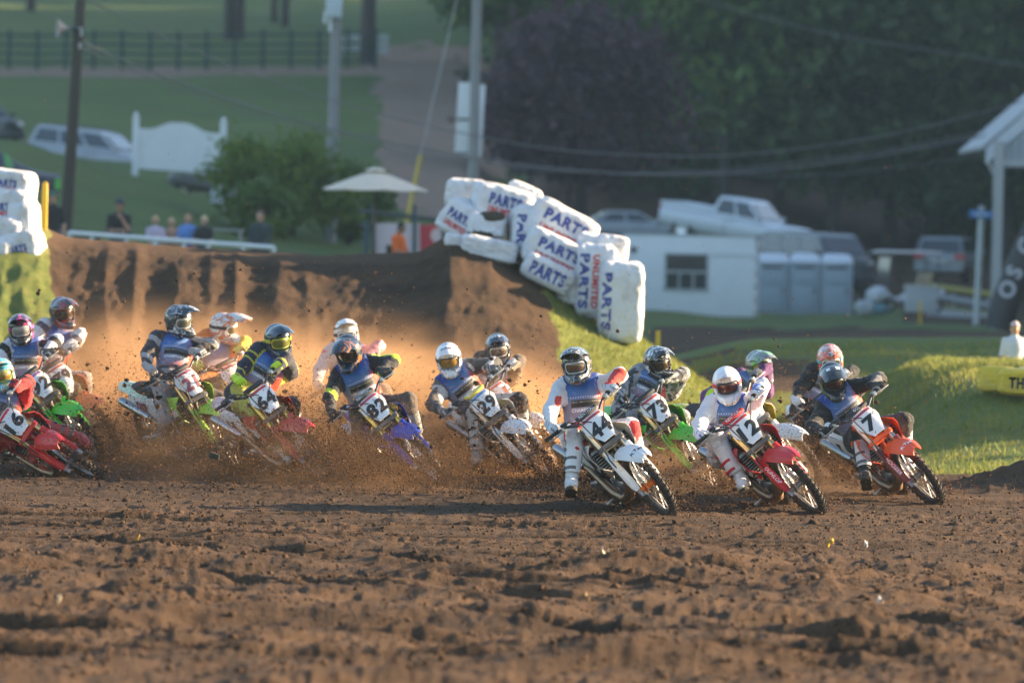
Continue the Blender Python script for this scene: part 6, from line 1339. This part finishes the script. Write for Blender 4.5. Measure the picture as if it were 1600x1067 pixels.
# black inflatable leg with white lettering
ar = empty('inflatable_arch', Matrix.Translation(at(1570, 505, 150))); tag(ar, 'black inflatable arch leg with white lettering', 'arch'); o_ = ar.matrix_basis.translation
obj('leg', MB().tube([at(1562, 515, 150) - o_, at(1568, 480, 150) - o_, at(1590, 425, 150) - o_, at(1625, 350, 150) - o_, at(1680, 240, 150) - o_, at(1760, 190, 150) - o_], [.36, .37, .36, .36, .36, .36], 16), plain((.025, .025, .03), .6, name='black_vinyl', scale=2), ar)
for w_, px, py, sz in (('S', 1585, 425, .42), ('O', 1574, 452, .42), ('C', 1603, 385, .42)):
    a_ = (at(1625, 350, 150) - at(1590, 425, 150)).normalized(); link('lettering', text_mesh(w_, sz, 0, .03), plain((.55, .56, .6), .6, name='print_white', bump=0), ar, frame(at(px, py, 149.58) - o_, a_, Vector((-a_.z, 0, a_.x)), Vector((0, -1, 0))))
# black canopy tent at the left
tn = empty('canopy_tent', Matrix.Translation(at(20, 330, 150))); tag(tn, 'black pop up canopy tent with green print at left edge', 'tent'); o_ = tn.matrix_basis.translation
pk = at(-40, 205, 151.5) - o_; cs = [at(94, 278, 150) - o_, at(94, 274, 153) - o_, at(-190, 262, 153) - o_, at(-190, 266, 150) - o_]; bl = plain((.06, .056, .072), .6, name='tent_black', scale=2)
for i in range(4):
    a_, b_ = cs[i], cs[(i + 1) % 4]; G = []
    for u_ in np.linspace(0, 1, 9):
        G.append([pk + (a_ + (b_ - a_) * v - pk) * u_ + Vector((0, 0, -.25 * math.sin(math.pi * u_))) for v in np.linspace(0, 1, 7)])
    obj('roof_panel', MB().sheet(G, .01), bl, tn)
    obj('valance', MB().prism([a_, b_, b_ + Vector((0, 0, -.36)), a_ + Vector((0, 0, -.36))], (0, .012, 0)), bl, tn)
    obj('leg', MB().tube([a_ + Vector((-.05, .05, -.1)), a_ + Vector((-.05, .05, -2.3))], .03, 6), GALV, tn)
obj('green_print', MB().box(at(90, 288, 149.9) - o_, (.13, .02, .26)), plain((.12, .5, .08), .6, name='green_print', bump=0), tn); gs = [at(5, 240, 149.6) - o_, at(12, 242, 149.6) - o_, at(22, 262, 149.6) - o_, at(10, 262, 149.6) - o_]; obj('green_print', MB().prism(gs, (0, .02, 0)), plain((.15, .45, .14), .6, name='green_print2', bump=0), tn)
# yellow vinyl bale blocks on the mound
for i, (px, py, w, h, rot, yw, word, lab) in enumerate(((1560, 592, .24, .24, 3, 50, 'TH', 'yellow vinyl bale at the left end of the mound row'), (1600, 597, .46, .25, 2, 0, 'THOR', 'yellow vinyl bale with black lettering on the grassy mound'))):
    o = bag(px, py, w, h, 66.2 + .25 * (1 - i), lab, rot, yw, [(word, w * .8, -.01, INK, .13)], 80 + i, .4, YSACK, 'vinyl_bale', 'bale block', .05)
    o['group'] = 'yellow bales on the mound'
tag(obj('vinyl_cover', MB().sheet([[at(1552 + 9 * i, 575 + 1.5 * math.sin(i * 2) + 3 * j, 66.4 + .2 * j) for j in range(3)] for i in range(8)], .02), plain((.70, .62, .42), .5, name='pale_vinyl', scale=6), None), 'crumpled pale vinyl cover over the yellow bales', 'cover')
# broken pale trailer gate behind the hill tree
wt = empty('slatted_gate', Matrix.Translation(at(571, 95, 292))); tag(wt, 'pale slatted stock gate behind the hillside tree trunk', 'gate')
for k in range(4): obj('slat', MB().box((0, 0, .15 + .33 * k), (2.15, .05, .20)), plain((.42, .47, .5), .6, name='pale_slat'), wt)
for x in (-1.05, -.35, .35, 1.05): obj('upright', MB().box((x, .05, .6), (.08, .06, 1.4)), plain((.42, .47, .5), .6, name='pale_slat'), wt)
# ------------------------------------------------------------------ trees, shrubs, grass
def leaf_material(c1, c2, c3, name, scale=.9, tr=.25):
    m = N(name); c = m.co('Object'); f = m.math('ADD', m.math('MULTIPLY', m.noise(c, scale, 3, .6), .65), m.math('MULTIPLY', m.noise(c, scale * 9, 2), .35))
    col = m.ramp(f, [(.32, c1), (.5, c2), (.68, c3)]); m.set(col, .6, spec=.25)
    t = m.n('ShaderNodeBsdfTranslucent'); m.l(col, t.inputs[0]); mx = m.n('ShaderNodeMixShader'); mx.inputs[0].default_value = tr; m.l(m.b.outputs[0], mx.inputs[1]); m.l(t.outputs[0], mx.inputs[2]); m.l(mx.outputs[0], m.out.inputs[0]); return m.m
def leaves(n, clumps, rad, size, rng, crown_c, crown_r, shell=.55):
    C = rng.normal(size=(clumps, 3)); C /= np.linalg.norm(C, axis=1)[:, None]; C *= (shell + (1 - shell) * rng.random((clumps, 1)) ** .5); C[:, 2] = np.maximum(C[:, 2], -.75); C = C * np.array(crown_r)
    P = C[rng.integers(0, clumps, n)] + rng.normal(size=(n, 3)) * rad * rng.uniform(.5, 1.2, (n, 1)) * np.array([1, 1, .7]) + np.array(crown_c)
    a = rng.normal(size=(n, 3)); a /= np.linalg.norm(a, axis=1)[:, None]; b = np.cross(a, rng.normal(size=(n, 3))); b /= np.linalg.norm(b, axis=1)[:, None]
    s = size * rng.uniform(.6, 1.4, (n, 1)); V = np.stack([P - a * s, P + b * s * .55, P + a * s, P - b * s * .55], 1).reshape(-1, 3); return V, np.arange(4 * n).reshape(-1, 4), C + np.array(crown_c)
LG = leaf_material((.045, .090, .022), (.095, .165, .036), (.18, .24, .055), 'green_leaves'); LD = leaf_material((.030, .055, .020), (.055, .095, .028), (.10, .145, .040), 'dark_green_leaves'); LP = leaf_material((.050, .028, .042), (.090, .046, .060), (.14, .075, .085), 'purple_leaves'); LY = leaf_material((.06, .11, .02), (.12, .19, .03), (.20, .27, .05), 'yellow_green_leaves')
BARK = plain((.06, .05, .042), .95, name='bark', scale=6, bump=.6)
TREES = 0
def tree(px, d, hh, crown, label, leafm, n=5200, size=.22, clumps=60, trunk=.22, name='broadleaf_tree', group=None, base=None, cz=None, lean=0):
    """crown = (half width, half depth, half height); cz = height of the middle of the crown"""
    global TREES; TREES += 1; rng = np.random.default_rng(100 + TREES)
    g = base if base is not None else ground(px, d); t = empty(name, Matrix.Translation(g)); tag(t, label, 'shrub' if 'bush' in name or 'shrub' in name else 'tree', group); cz = hh - crown[2] * .9 if cz is None else cz
    V, F, C = leaves(n, clumps, min(crown) * .24, size, rng, (lean, 0, cz), crown); link('crown', mesh_np('crown', V, F), leafm, t)
    m = MB(); top = Vector((lean, 0, cz + crown[2] * .4)); pts = [Vector((0, 0, -.5)), Vector((0, 0, .3)), Vector((lean * .2 + .1 * trunk, .05, cz * .4)), Vector((lean * .6, 0, cz * .8)), top]; m.tube(pts, [trunk * 1.35, trunk * 1.1, trunk * .85, trunk * .6, trunk * .15], 8)
    for k in range(7):
        c = Vector(C[rng.integers(0, len(C))]); s0 = pts[2].lerp(pts[4], rng.uniform(0, .7)); mid = s0.lerp(c, .5) + Vector((0, 0, .2)); m.tube([s0, mid, c], [trunk * .35, trunk * .22, trunk * .06], 5)
    obj('trunk', m, BARK, t); return t
tree(905, 236, 8.2, (3.7, 3.0, 3.4), 'wide purple leaved plum tree beside the utility pole', LP, 9000, .20, 90, .22, 'plum_tree', cz=4.6)
tree(455, 156, 2.9, (2.0, 1.4, 1.25), 'big round green shrub right of the white sign', LY, 6500, .09, 70, .08, 'garden_shrub', cz=1.45)
tree(545, 160, 2.2, (.95, 1.2, 1.0), 'darker green shrub at the foot of middle pole', LG, 3500, .09, 40, .07, 'garden_shrub', cz=1.15)
tree(408, 153, 1.6, (.8, .8, .7), 'low shrub spilling down the grass rise beside the big shrub', LG, 2600, .08, 30, .06, 'garden_shrub', cz=.7)
LAB = ['bright green tree behind the white board', 'broad green tree rising above the plum tree', 'tall dark tree above the pickup truck', 'leaning green tree over the pickup roof', 'deep green tree behind the dark van', 'dense tree above the portable toilets', 'shaded tree above the golf cart', 'dark tree behind the silver car', 'heavy dark tree beside the pavilion roof', 'far tree closing the right edge', 'upper tree filling the top middle of wood', 'upper dark tree at the top right of wood', 'upper tree in the top right corner of wood', 'tall green tree beside the right utility pole']
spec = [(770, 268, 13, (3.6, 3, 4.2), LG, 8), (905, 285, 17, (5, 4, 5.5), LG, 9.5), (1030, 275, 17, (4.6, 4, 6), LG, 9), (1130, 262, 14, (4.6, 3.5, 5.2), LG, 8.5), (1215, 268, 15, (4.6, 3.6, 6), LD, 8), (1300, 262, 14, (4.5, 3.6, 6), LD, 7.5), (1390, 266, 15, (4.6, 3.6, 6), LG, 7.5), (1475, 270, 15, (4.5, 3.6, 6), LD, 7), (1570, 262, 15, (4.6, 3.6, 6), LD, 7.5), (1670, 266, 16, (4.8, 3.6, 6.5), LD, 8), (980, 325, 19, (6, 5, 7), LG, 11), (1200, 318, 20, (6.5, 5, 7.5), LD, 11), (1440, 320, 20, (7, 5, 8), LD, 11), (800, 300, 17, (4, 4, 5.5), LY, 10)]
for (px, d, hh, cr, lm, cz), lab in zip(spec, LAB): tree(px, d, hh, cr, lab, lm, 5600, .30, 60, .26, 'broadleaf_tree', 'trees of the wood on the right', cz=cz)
for i, (px, d, lab) in enumerate(((350, 305, 'left trunk of the tall pair on the upper hill'), (366, 305, 'right trunk of the tall pair on the upper hill'), (567, 284, 'thick trunk in front of the slatted gate'), (437, 318, 'slim trunk between the pair and the gate'), (420, 322, 'slimmer trunk left of the slim hillside trunk'), (40, 330, 'trunk at the far upper left of hill'))):
    tree(px, d, 24, (6.5, 5, 5), 'tall woodland tree, ' + lab, LD, 3600, .45, 40, (.24, .24, .34, .2, .16, .25)[i], 'woodland_tree', 'tall trees on the upper hill', cz=17.5)
# scrub under the wood: one mass nobody could count
rng = np.random.default_rng(55); VV = []; FF = []; nn_ = 0
for k in range(46):
    px = rng.uniform(780, 1760); d = rng.uniform(262, 345); g = ground(px, d); V, F, _ = leaves(520, 12, .75, .26, rng, (g.x, g.y, g.z + 1.0), (2.2, 1.6, 1.7)); VV.append(V); FF.append(F + nn_); nn_ += len(V)
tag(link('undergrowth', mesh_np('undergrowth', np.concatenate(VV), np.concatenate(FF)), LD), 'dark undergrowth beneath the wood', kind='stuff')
# the wood carried on unseen over the right ridge, added to shade the hillside
VV = []; FF = []; nn_ = 0
for k in range(270):
    x = rng.uniform(34, 210); y = rng.uniform(98, 440)
    if y - .325 * x < 87: continue
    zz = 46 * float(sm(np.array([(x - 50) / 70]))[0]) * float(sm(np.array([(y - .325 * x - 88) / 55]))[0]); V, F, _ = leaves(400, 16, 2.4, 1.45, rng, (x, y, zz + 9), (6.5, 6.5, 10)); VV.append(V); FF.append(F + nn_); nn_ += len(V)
for (x, y, s) in ((21, 71.5, 1.0), (24, 75, 1.1), (20, 76, .9), (19, 69.5, .8)):  # unseen trees near the track, added to shade the mound
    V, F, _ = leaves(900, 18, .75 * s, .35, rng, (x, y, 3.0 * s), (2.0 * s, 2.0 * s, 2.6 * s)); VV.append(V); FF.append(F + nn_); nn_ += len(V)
tag(link('shade_wood', mesh_np('shade_wood', np.concatenate(VV), np.concatenate(FF)), LD), 'unseen wood added right of the track to shade hillside and mound', kind='stuff')
# grass blades on the near banks
n = 75000; d = rng.uniform(60.5, 88, n * 3) ; px = rng.uniform(-150, 1750, n * 3); X = (px - 800) / FPX * d; s = soil_mask(X, d); keep = np.argwhere((s < .5) & ~((d > 81) & (px < 960)) & (px > 135) & ((X < 3.3) | (rng.random(len(d)) < .45))).ravel()[:n]
d = d[keep]; X = X[keep]; Zb = height(X, d); h = rng.uniform(.03, .085, len(d)) * (.6 + .9 * np.clip(fbm(X * 1.5, d * 1.2, 2) + .4, 0, 1)); a = rng.uniform(0, 6.28, len(d)); w = .006 + .006 * rng.random(len(d)); lean = rng.normal(size=(len(d), 2)) * .03
P = np.stack([X, d, Zb - .01], 1); dx = np.stack([np.cos(a) * w, np.sin(a) * w, 0 * a], 1); tip = np.stack([X + lean[:, 0], d + lean[:, 1], Zb + h], 1); V = np.stack([P - dx, P + dx, tip], 1).reshape(-1, 3)
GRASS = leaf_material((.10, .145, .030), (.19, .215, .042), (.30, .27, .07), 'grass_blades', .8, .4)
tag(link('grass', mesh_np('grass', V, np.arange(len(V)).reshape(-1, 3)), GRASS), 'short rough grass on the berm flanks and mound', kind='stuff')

# ------------------------------------------------------------------ clods, dust, litter
t_ = (1 + 5 ** .5) / 2; ICO = np.array([(-1,t_,0),(1,t_,0),(-1,-t_,0),(1,-t_,0),(0,-1,t_),(0,1,t_),(0,-1,-t_),(0,1,-t_),(t_,0,-1),(t_,0,1),(-t_,0,-1),(-t_,0,1)]) / math.sqrt(1 + t_ * t_)
ICF = np.array([(0,11,5),(0,5,1),(0,1,7),(0,7,10),(0,10,11),(1,5,9),(5,11,4),(11,10,2),(10,7,6),(7,1,8),(3,9,4),(3,4,2),(3,2,6),(3,6,8),(3,8,9),(4,9,5),(2,4,11),(6,2,10),(8,6,7),(9,8,1)])
def chunks(name, P, S, rng, mat, label, flat=.75):
    n = len(P); var = ICO[None] * (1 + .34 * rng.normal(size=(24, 12, 1)).clip(-1.2, 1.2)); rot = rng.normal(size=(24, 3, 3)); q = np.linalg.qr(rot)[0]; var = np.einsum('vij,vkj->vki', q, var); var[..., 2] *= flat
    V = var[rng.integers(0, 24, n)] * S[:, None, None] + P[:, None]; F = (ICF[None] + 12 * np.arange(n)[:, None, None]).reshape(-1, 3); return tag(link(name, mesh_np(name, V.reshape(-1, 3), F), mat), label, kind='stuff')
def soil_mat(c, name, tr=0.0, rough=.95):
    m = N(name); q = m.co('Object'); col = m.mix(m.noise(q, 5, 4, .7), [x * .55 for x in c], [x * 1.45 for x in c]); m.set(col, rough, spec=.15)
    if tr:
        t = m.n('ShaderNodeBsdfTranslucent'); m.l(col, t.inputs[0]); mx = m.n('ShaderNodeMixShader'); mx.inputs[0].default_value = tr; m.l(m.b.outputs[0], mx.inputs[1]); m.l(t.outputs[0], mx.inputs[2]); m.l(mx.outputs[0], m.out.inputs[0])
    else: m.bump(m.noise(q, 90, 3), .5, .01)
    return m.m
def scatter(n, pw):
    u = rng.random(n); d = 31 + 46 * u ** pw; px = rng.uniform(-200, 1800, n); X = (px - 800) / FPX * d; ok = (soil_mask(X, d) > .6) & (fbm(X * .8, d * .5, 3) + rng.normal(size=n) * .3 > -.2); return X[ok], d[ok]
CLOD = soil_mat((.058, .034, .020), 'clod_soil')
X, d = scatter(7000, 1.1); S = np.clip(rng.lognormal(-4.35, .42, len(d)), .008, .04) * np.where(d > 62, .8, 1); P = np.stack([X, d, height(X, d) + S * .15], 1)
chunks('soil_clods', P, S, rng, CLOD, 'loose clods of brown soil strewn over the track')
X, d = scatter(38000, 1.1); n = len(d); S = np.clip(rng.lognormal(-4.78, .35, n), .004, .022); P = np.stack([X, d, height(X, d) + S * .2], 1)
OC = np.array([(1,0,0),(-1,0,0),(0,1,0),(0,-1,0),(0,0,1),(0,0,-1.)]); OF = np.array([(0,2,4),(2,1,4),(1,3,4),(3,0,4),(2,0,5),(1,2,5),(3,1,5),(0,3,5)]); q = np.linalg.qr(rng.normal(size=(48, 3, 3)))[0]; var = np.einsum('vij,kj->vki', q, OC) * (1 + .35 * rng.normal(size=(48, 6, 1)).clip(-1.2, 1.2))
V = var[rng.integers(0, 48, n)] * S[:, None, None] + P[:, None]; F = (OF[None] + 6 * np.arange(n)[:, None, None]).reshape(-1, 3)
tag(link('soil_crumbs', mesh_np('soil_crumbs', V.reshape(-1, 3), F), CLOD), 'fine crumbs of brown soil covering the track', kind='stuff')
# spray thrown by the rear wheels
plume = [(b44, 1.5, 1.0), (b12, 1.2, .8), (b7, 1.3, .8), (b73, 1.6, 1.0), (b14, 1.2, .8), (b15, .8, .6), (b29, 2.4, 1.5), (b10, 2.0, 1.1), (b82, 2.4, 1.7), (b8, 1.8, 1.1), (b64, 2.2, 1.5), (b21, 2.2, 1.4), (b5, 1.8, 1.2), (b79, 2.0, 1.0), (b92, 1.8, 1.2), (b16, .9, .5)]
DK = []; TP = []; CP = []; DIRS = np.array([-.80, .45, 0])
for (root, M_, S_), L_, wt_ in plume:
    o = np.array(M_ @ Vector((-.80, 0, .2))); o[2] = hz(o[0], o[1]) + .05; n = int(5200 * wt_)
    t = rng.random(n) ** 1.25 * L_; v = rng.normal(size=(n, 3)); lob = np.abs(rng.normal(size=n))
    p = o + DIRS * t[:, None] * 1.0 + v * np.array([.16, .30, .0]) * (.35 + t[:, None] * .55); p[:, 2] = o[2] + lob * (.10 + .26 * t) + .20 * t * rng.random(n); TP.append(p)
    nf = int(1700 * wt_); k = rng.random(nf); f_ = np.array(M_ @ Vector((.74, 0, .1))); q = o + (f_ - o) * k[:, None] * 1.05 + rng.normal(size=(nf, 3)) * np.array([.20, .25, 0]); q[:, 2] = hz(o[0], o[1]) + np.abs(rng.normal(size=nf)) * .13; TP.append(q)
    nd = int(5200 * max(wt_ - .55, .08)); td = rng.random(nd) ** 1.5 * min(L_, 1.7); pd = o + DIRS * td[:, None] + rng.normal(size=(nd, 3)) * np.array([.16, .22, 0]) * (.5 + td[:, None] * .5); pd[:, 2] = o[2] + np.abs(rng.normal(size=nd)) * (.09 + .20 * td); DK.append(pd)
    nc = int(170 * wt_); tc = rng.random(nc) * L_; pc = o + DIRS * tc[:, None] * 1.15 + rng.normal(size=(nc, 3)) * np.array([.25, .35, 0]) * (.4 + tc[:, None] * .6); pc[:, 2] = o[2] + np.abs(rng.normal(size=nc)) * (.15 + .35 * tc); CP.append(pc)
# the hanging cloud behind the left of the pack
n = 56000; px = np.concatenate([rng.normal(330, 190, n // 2), rng.normal(620, 200, n - n // 2)]); d = rng.uniform(53.6, 67, n); x = (px - 800) / FPX * d; z = np.abs(rng.normal(size=n)) * (.42 + .25 * np.clip(fbm(x * .8, d * .3, 2), -.5, 1)); TP.append(np.stack([x, d, z + .02], 1))
n = 9000; px = rng.normal(1130, 170, n); d = rng.uniform(52, 66, n); TP.append(np.stack([(px - 800) / FPX * d, d, np.abs(rng.normal(size=n)) * .55 + .05], 1))
n = 900; px = rng.uniform(-50, 1650, n); d = rng.uniform(49, 66, n); TP.append(np.stack([(px - 800) / FPX * d, d, rng.random(n) ** 1.6 * 3.6 + .2], 1))
TP = np.concatenate(TP); n = len(TP); S = np.clip(rng.lognormal(-5.75, .40, n), .0015, .010)
T4 = np.array([(1,1,1),(1,-1,-1),(-1,1,-1),(-1,-1,1)]) * .8; q = np.linalg.qr(rng.normal(size=(64, 3, 3)))[0]; var = np.einsum('vij,kj->vki', q, T4) * (1 + .3 * rng.normal(size=(64, 4, 1)).clip(-1, 1)); V = var[rng.integers(0, 64, n)] * S[:, None, None] + TP[:, None]
F = (np.array([(0,1,2),(0,3,1),(0,2,3),(1,3,2)])[None] + 4 * np.arange(n)[:, None, None]).reshape(-1, 3)
tag(link('flying_soil', mesh_np('flying_soil', V.reshape(-1, 3), F), soil_mat((.28, .145, .066), 'flying_grains', .4)), 'fine brown soil and dust thrown up by the bikes', kind='stuff')
for px_, py_, d_, rx, rz, n_ in ((545, 700, 53.6, .34, .22, 5200), (470, 705, 53.9, .45, .18, 2600), (640, 735, 53.4, .42, .16, 3000), (790, 745, 53.2, .45, .14, 3000), (905, 750, 52.6, .4, .12, 2000), (250, 705, 54.8, .6, .16, 2400), (1010, 762, 51.8, .4, .11, 2000)):
    c_ = np.array(at(px_, py_, d_)); v_ = rng.normal(size=(n_, 3)); q_ = c_ + v_ * np.array([rx, .35, rz]) + np.stack([-.7 * v_[:, 2] * rx, 0 * v_[:, 0], 0 * v_[:, 0]], 1); q_[:, 2] = np.maximum(q_[:, 2], .03); DK.append(q_)
DK = np.concatenate(DK); n = len(DK); S = np.clip(rng.lognormal(-5.6, .42, n), .002, .011); V = var[rng.integers(0, 64, n)] * S[:, None, None] + DK[:, None]; F = (np.array([(0,1,2),(0,3,1),(0,2,3),(1,3,2)])[None] + 4 * np.arange(n)[:, None, None]).reshape(-1, 3)
tag(link('soil_spray', mesh_np('soil_spray', V.reshape(-1, 3), F), soil_mat((.10, .052, .025), 'dark_grains', .2)), 'dark soil sprayed low from the rear wheels', kind='stuff')
CP = np.concatenate(CP); chunks('flying_clods', CP, np.clip(rng.lognormal(-4.6, .5, len(CP)), .005, .035), rng, soil_mat((.05, .029, .017), 'flying_clods'), 'clods of soil flying from the rear wheels', .8)
# litter on the soil
def scrap(px, py, w, h, col, label, seed, name='paper_scrap', cat='litter', glassy=False):
    w *= .62; h *= .5; col = tuple(q * .75 for q in col)
    p = on_plane(px, py, Vector((0, 0, 0)), Vector((0, 0, 1))); p.z = hz(p.x, p.y) + .03; r = np.random.default_rng(seed); G = [[(w * (i / 5 - .5), h * (j / 4 - .5) * 2, .03 * r.normal() * .5 + .05 * math.sin(i * .9 + seed) * w / .12 + .02) for j in range(5)] for i in range(6)]
    tag(obj(name, MB().sheet(G, .003), plain(col, .3 if glassy else .6, name='litter', bump=0), None, Matrix.Translation(p) @ Matrix.Rotation(r.uniform(-.5, .5), 4, 'Z')), label, cat, 'litter and leaves on the soil')
scrap(582, 948, .11, .06, (.75, .74, .72), 'crumpled white paper scrap on the left foreground soil', 1)
scrap(945, 892, .10, .07, (.45, .40, .30), 'crushed clear plastic wrapper in the middle foreground', 2, 'plastic_wrapper', glassy=True)
scrap(1433, 999, .08, .06, (.70, .34, .02), 'large orange leaf in the right foreground', 3, 'fallen_leaf', 'leaf')
scrap(1297, 858, .08, .04, (.75, .45, .03), 'yellow leaf near the tracks of bike 12', 4, 'fallen_leaf', 'leaf')
scrap(1375, 948, .05, .04, (.7, .6, .5), 'pale pebble sized scrap above the orange leaf', 5)
scrap(1537, 920, .045, .03, (.7, .38, .03), 'small orange leaf at the right of the foreground', 6, 'fallen_leaf', 'leaf')
scrap(918, 940, .05, .05, (.6, .42, .18), 'tan scrap below the plastic wrapper', 7)
scrap(1353, 860, .04, .02, (.75, .72, .7), 'tiny white scrap right of the yellow leaf', 8)
scrap(92, 960, .04, .04, (.7, .55, .35), 'pale chip in the lower left foreground', 9)
scrap(215, 856, .035, .03, (.7, .42, .06), 'small yellow leaf in the left middle soil', 10, 'fallen_leaf', 'leaf')
tag(obj('soil_clod', MB().box((0, 0, 0), (.09, .07, .05), Matrix.Rotation(.3, 3, 'Y'), bev=.015), soil_mat((.05, .045, .035), 'dark_clod'), None, Matrix.Translation(at(335, 712, 53))), 'large dark clod in mid air left of bike 64', 'clod')

# ------------------------------------------------------------------ drifting dust
def dust(px, d, r, dens, seed, label):
    g = ground(px, d); m = bpy.data.materials.new('dust'); m.use_nodes = True; t = m.node_tree; t.nodes.remove(t.nodes['Principled BSDF']); v = t.nodes.new('ShaderNodeVolumePrincipled')
    v.inputs['Color'].default_value = (.66, .41, .22, 1); v.inputs['Anisotropy'].default_value = .3
    tc = t.nodes.new('ShaderNodeTexCoord'); ln = t.nodes.new('ShaderNodeVectorMath'); ln.operation = 'LENGTH'; t.links.new(tc.outputs['Object'], ln.inputs[0])
    fo = t.nodes.new('ShaderNodeMapRange'); fo.interpolation_type = 'SMOOTHSTEP'; fo.inputs['From Min'].default_value = 1.0; fo.inputs['From Max'].default_value = .25; t.links.new(ln.outputs['Value'], fo.inputs[0])
    mp = t.nodes.new('ShaderNodeMapping'); mp.inputs['Scale'].default_value = (r[0] * .9, r[1] * .5, r[2] * 1.3); mp.inputs['Location'].default_value = (seed, seed * .3, 0); t.links.new(tc.outputs['Object'], mp.inputs[0])
    nz = t.nodes.new('ShaderNodeTexNoise'); nz.inputs['Scale'].default_value = 1.6; nz.inputs['Detail'].default_value = 3; t.links.new(mp.outputs[0], nz.inputs['Vector'])
    mr = t.nodes.new('ShaderNodeMapRange'); mr.inputs['From Min'].default_value = .36; mr.inputs['From Max'].default_value = .66; t.links.new(nz.outputs['Fac'], mr.inputs[0])
    a = t.nodes.new('ShaderNodeMath'); a.operation = 'MULTIPLY'; t.links.new(fo.outputs[0], a.inputs[0]); t.links.new(mr.outputs[0], a.inputs[1]); b = t.nodes.new('ShaderNodeMath'); b.operation = 'MULTIPLY'; b.inputs[1].default_value = dens; t.links.new(a.outputs[0], b.inputs[0])
    t.links.new(b.outputs[0], v.inputs['Density']); t.links.new(v.outputs[0], t.nodes['Material Output'].inputs['Volume'])
    bm = bmesh.new(); bmesh.ops.create_icosphere(bm, subdivisions=3, radius=1.0); me = bpy.data.meshes.new('dust_cloud'); bm.to_mesh(me); bm.free()
    tag(link('dust_cloud', me, m, None, Matrix.Translation(g + Vector((0, 0, .12))) @ Matrix.Diagonal((*r, 1))), label, kind='stuff')
dust(290, 62.5, (2.9, 3.6, 1.6), 1.35, 1.0, 'orange dust hanging over lime bike 21')
dust(560, 60.5, (2.4, 4.0, 1.55), 1.35, 5.0, 'orange dust hanging round blue bike 82')
dust(790, 60.5, (1.7, 3.6, 1.25), 1.1, 9.0, 'orange dust hanging behind white bike 29')
dust(1030, 55.5, (1.0, 2.4, .5), .6, 13.0, 'thin dust between white bike 44 and red bike 12')
dust(1240, 55.5, (1.0, 2.4, .5), .55, 17.0, 'thin dust behind red bike 12')
dust(390, 55.8, (1.7, 1.8, .70), .34, 21.0, 'low dust before lime bike 21 and bike 64')
dust(600, 54.8, (1.4, 1.4, .55), .22, 25.0, 'low dust before blue bike 82')
# ------------------------------------------------------------------ hazy morning air
hm = bpy.data.materials.new('haze'); hm.use_nodes = True; ht = hm.node_tree; ht.nodes.remove(ht.nodes['Principled BSDF']); pvn = ht.nodes.new('ShaderNodeVolumePrincipled')
pvn.inputs['Color'].default_value = (.48, .74, 1.0, 1); pvn.inputs['Density'].default_value = .00019; pvn.inputs['Anisotropy'].default_value = .2; ht.links.new(pvn.outputs[0], ht.nodes['Material Output'].inputs['Volume'])
hzb = MB().box((0, 350, 41), (420, 900, 92)).mesh('haze'); tag(link('haze', hzb, hm), 'pale morning haze', kind='stuff')
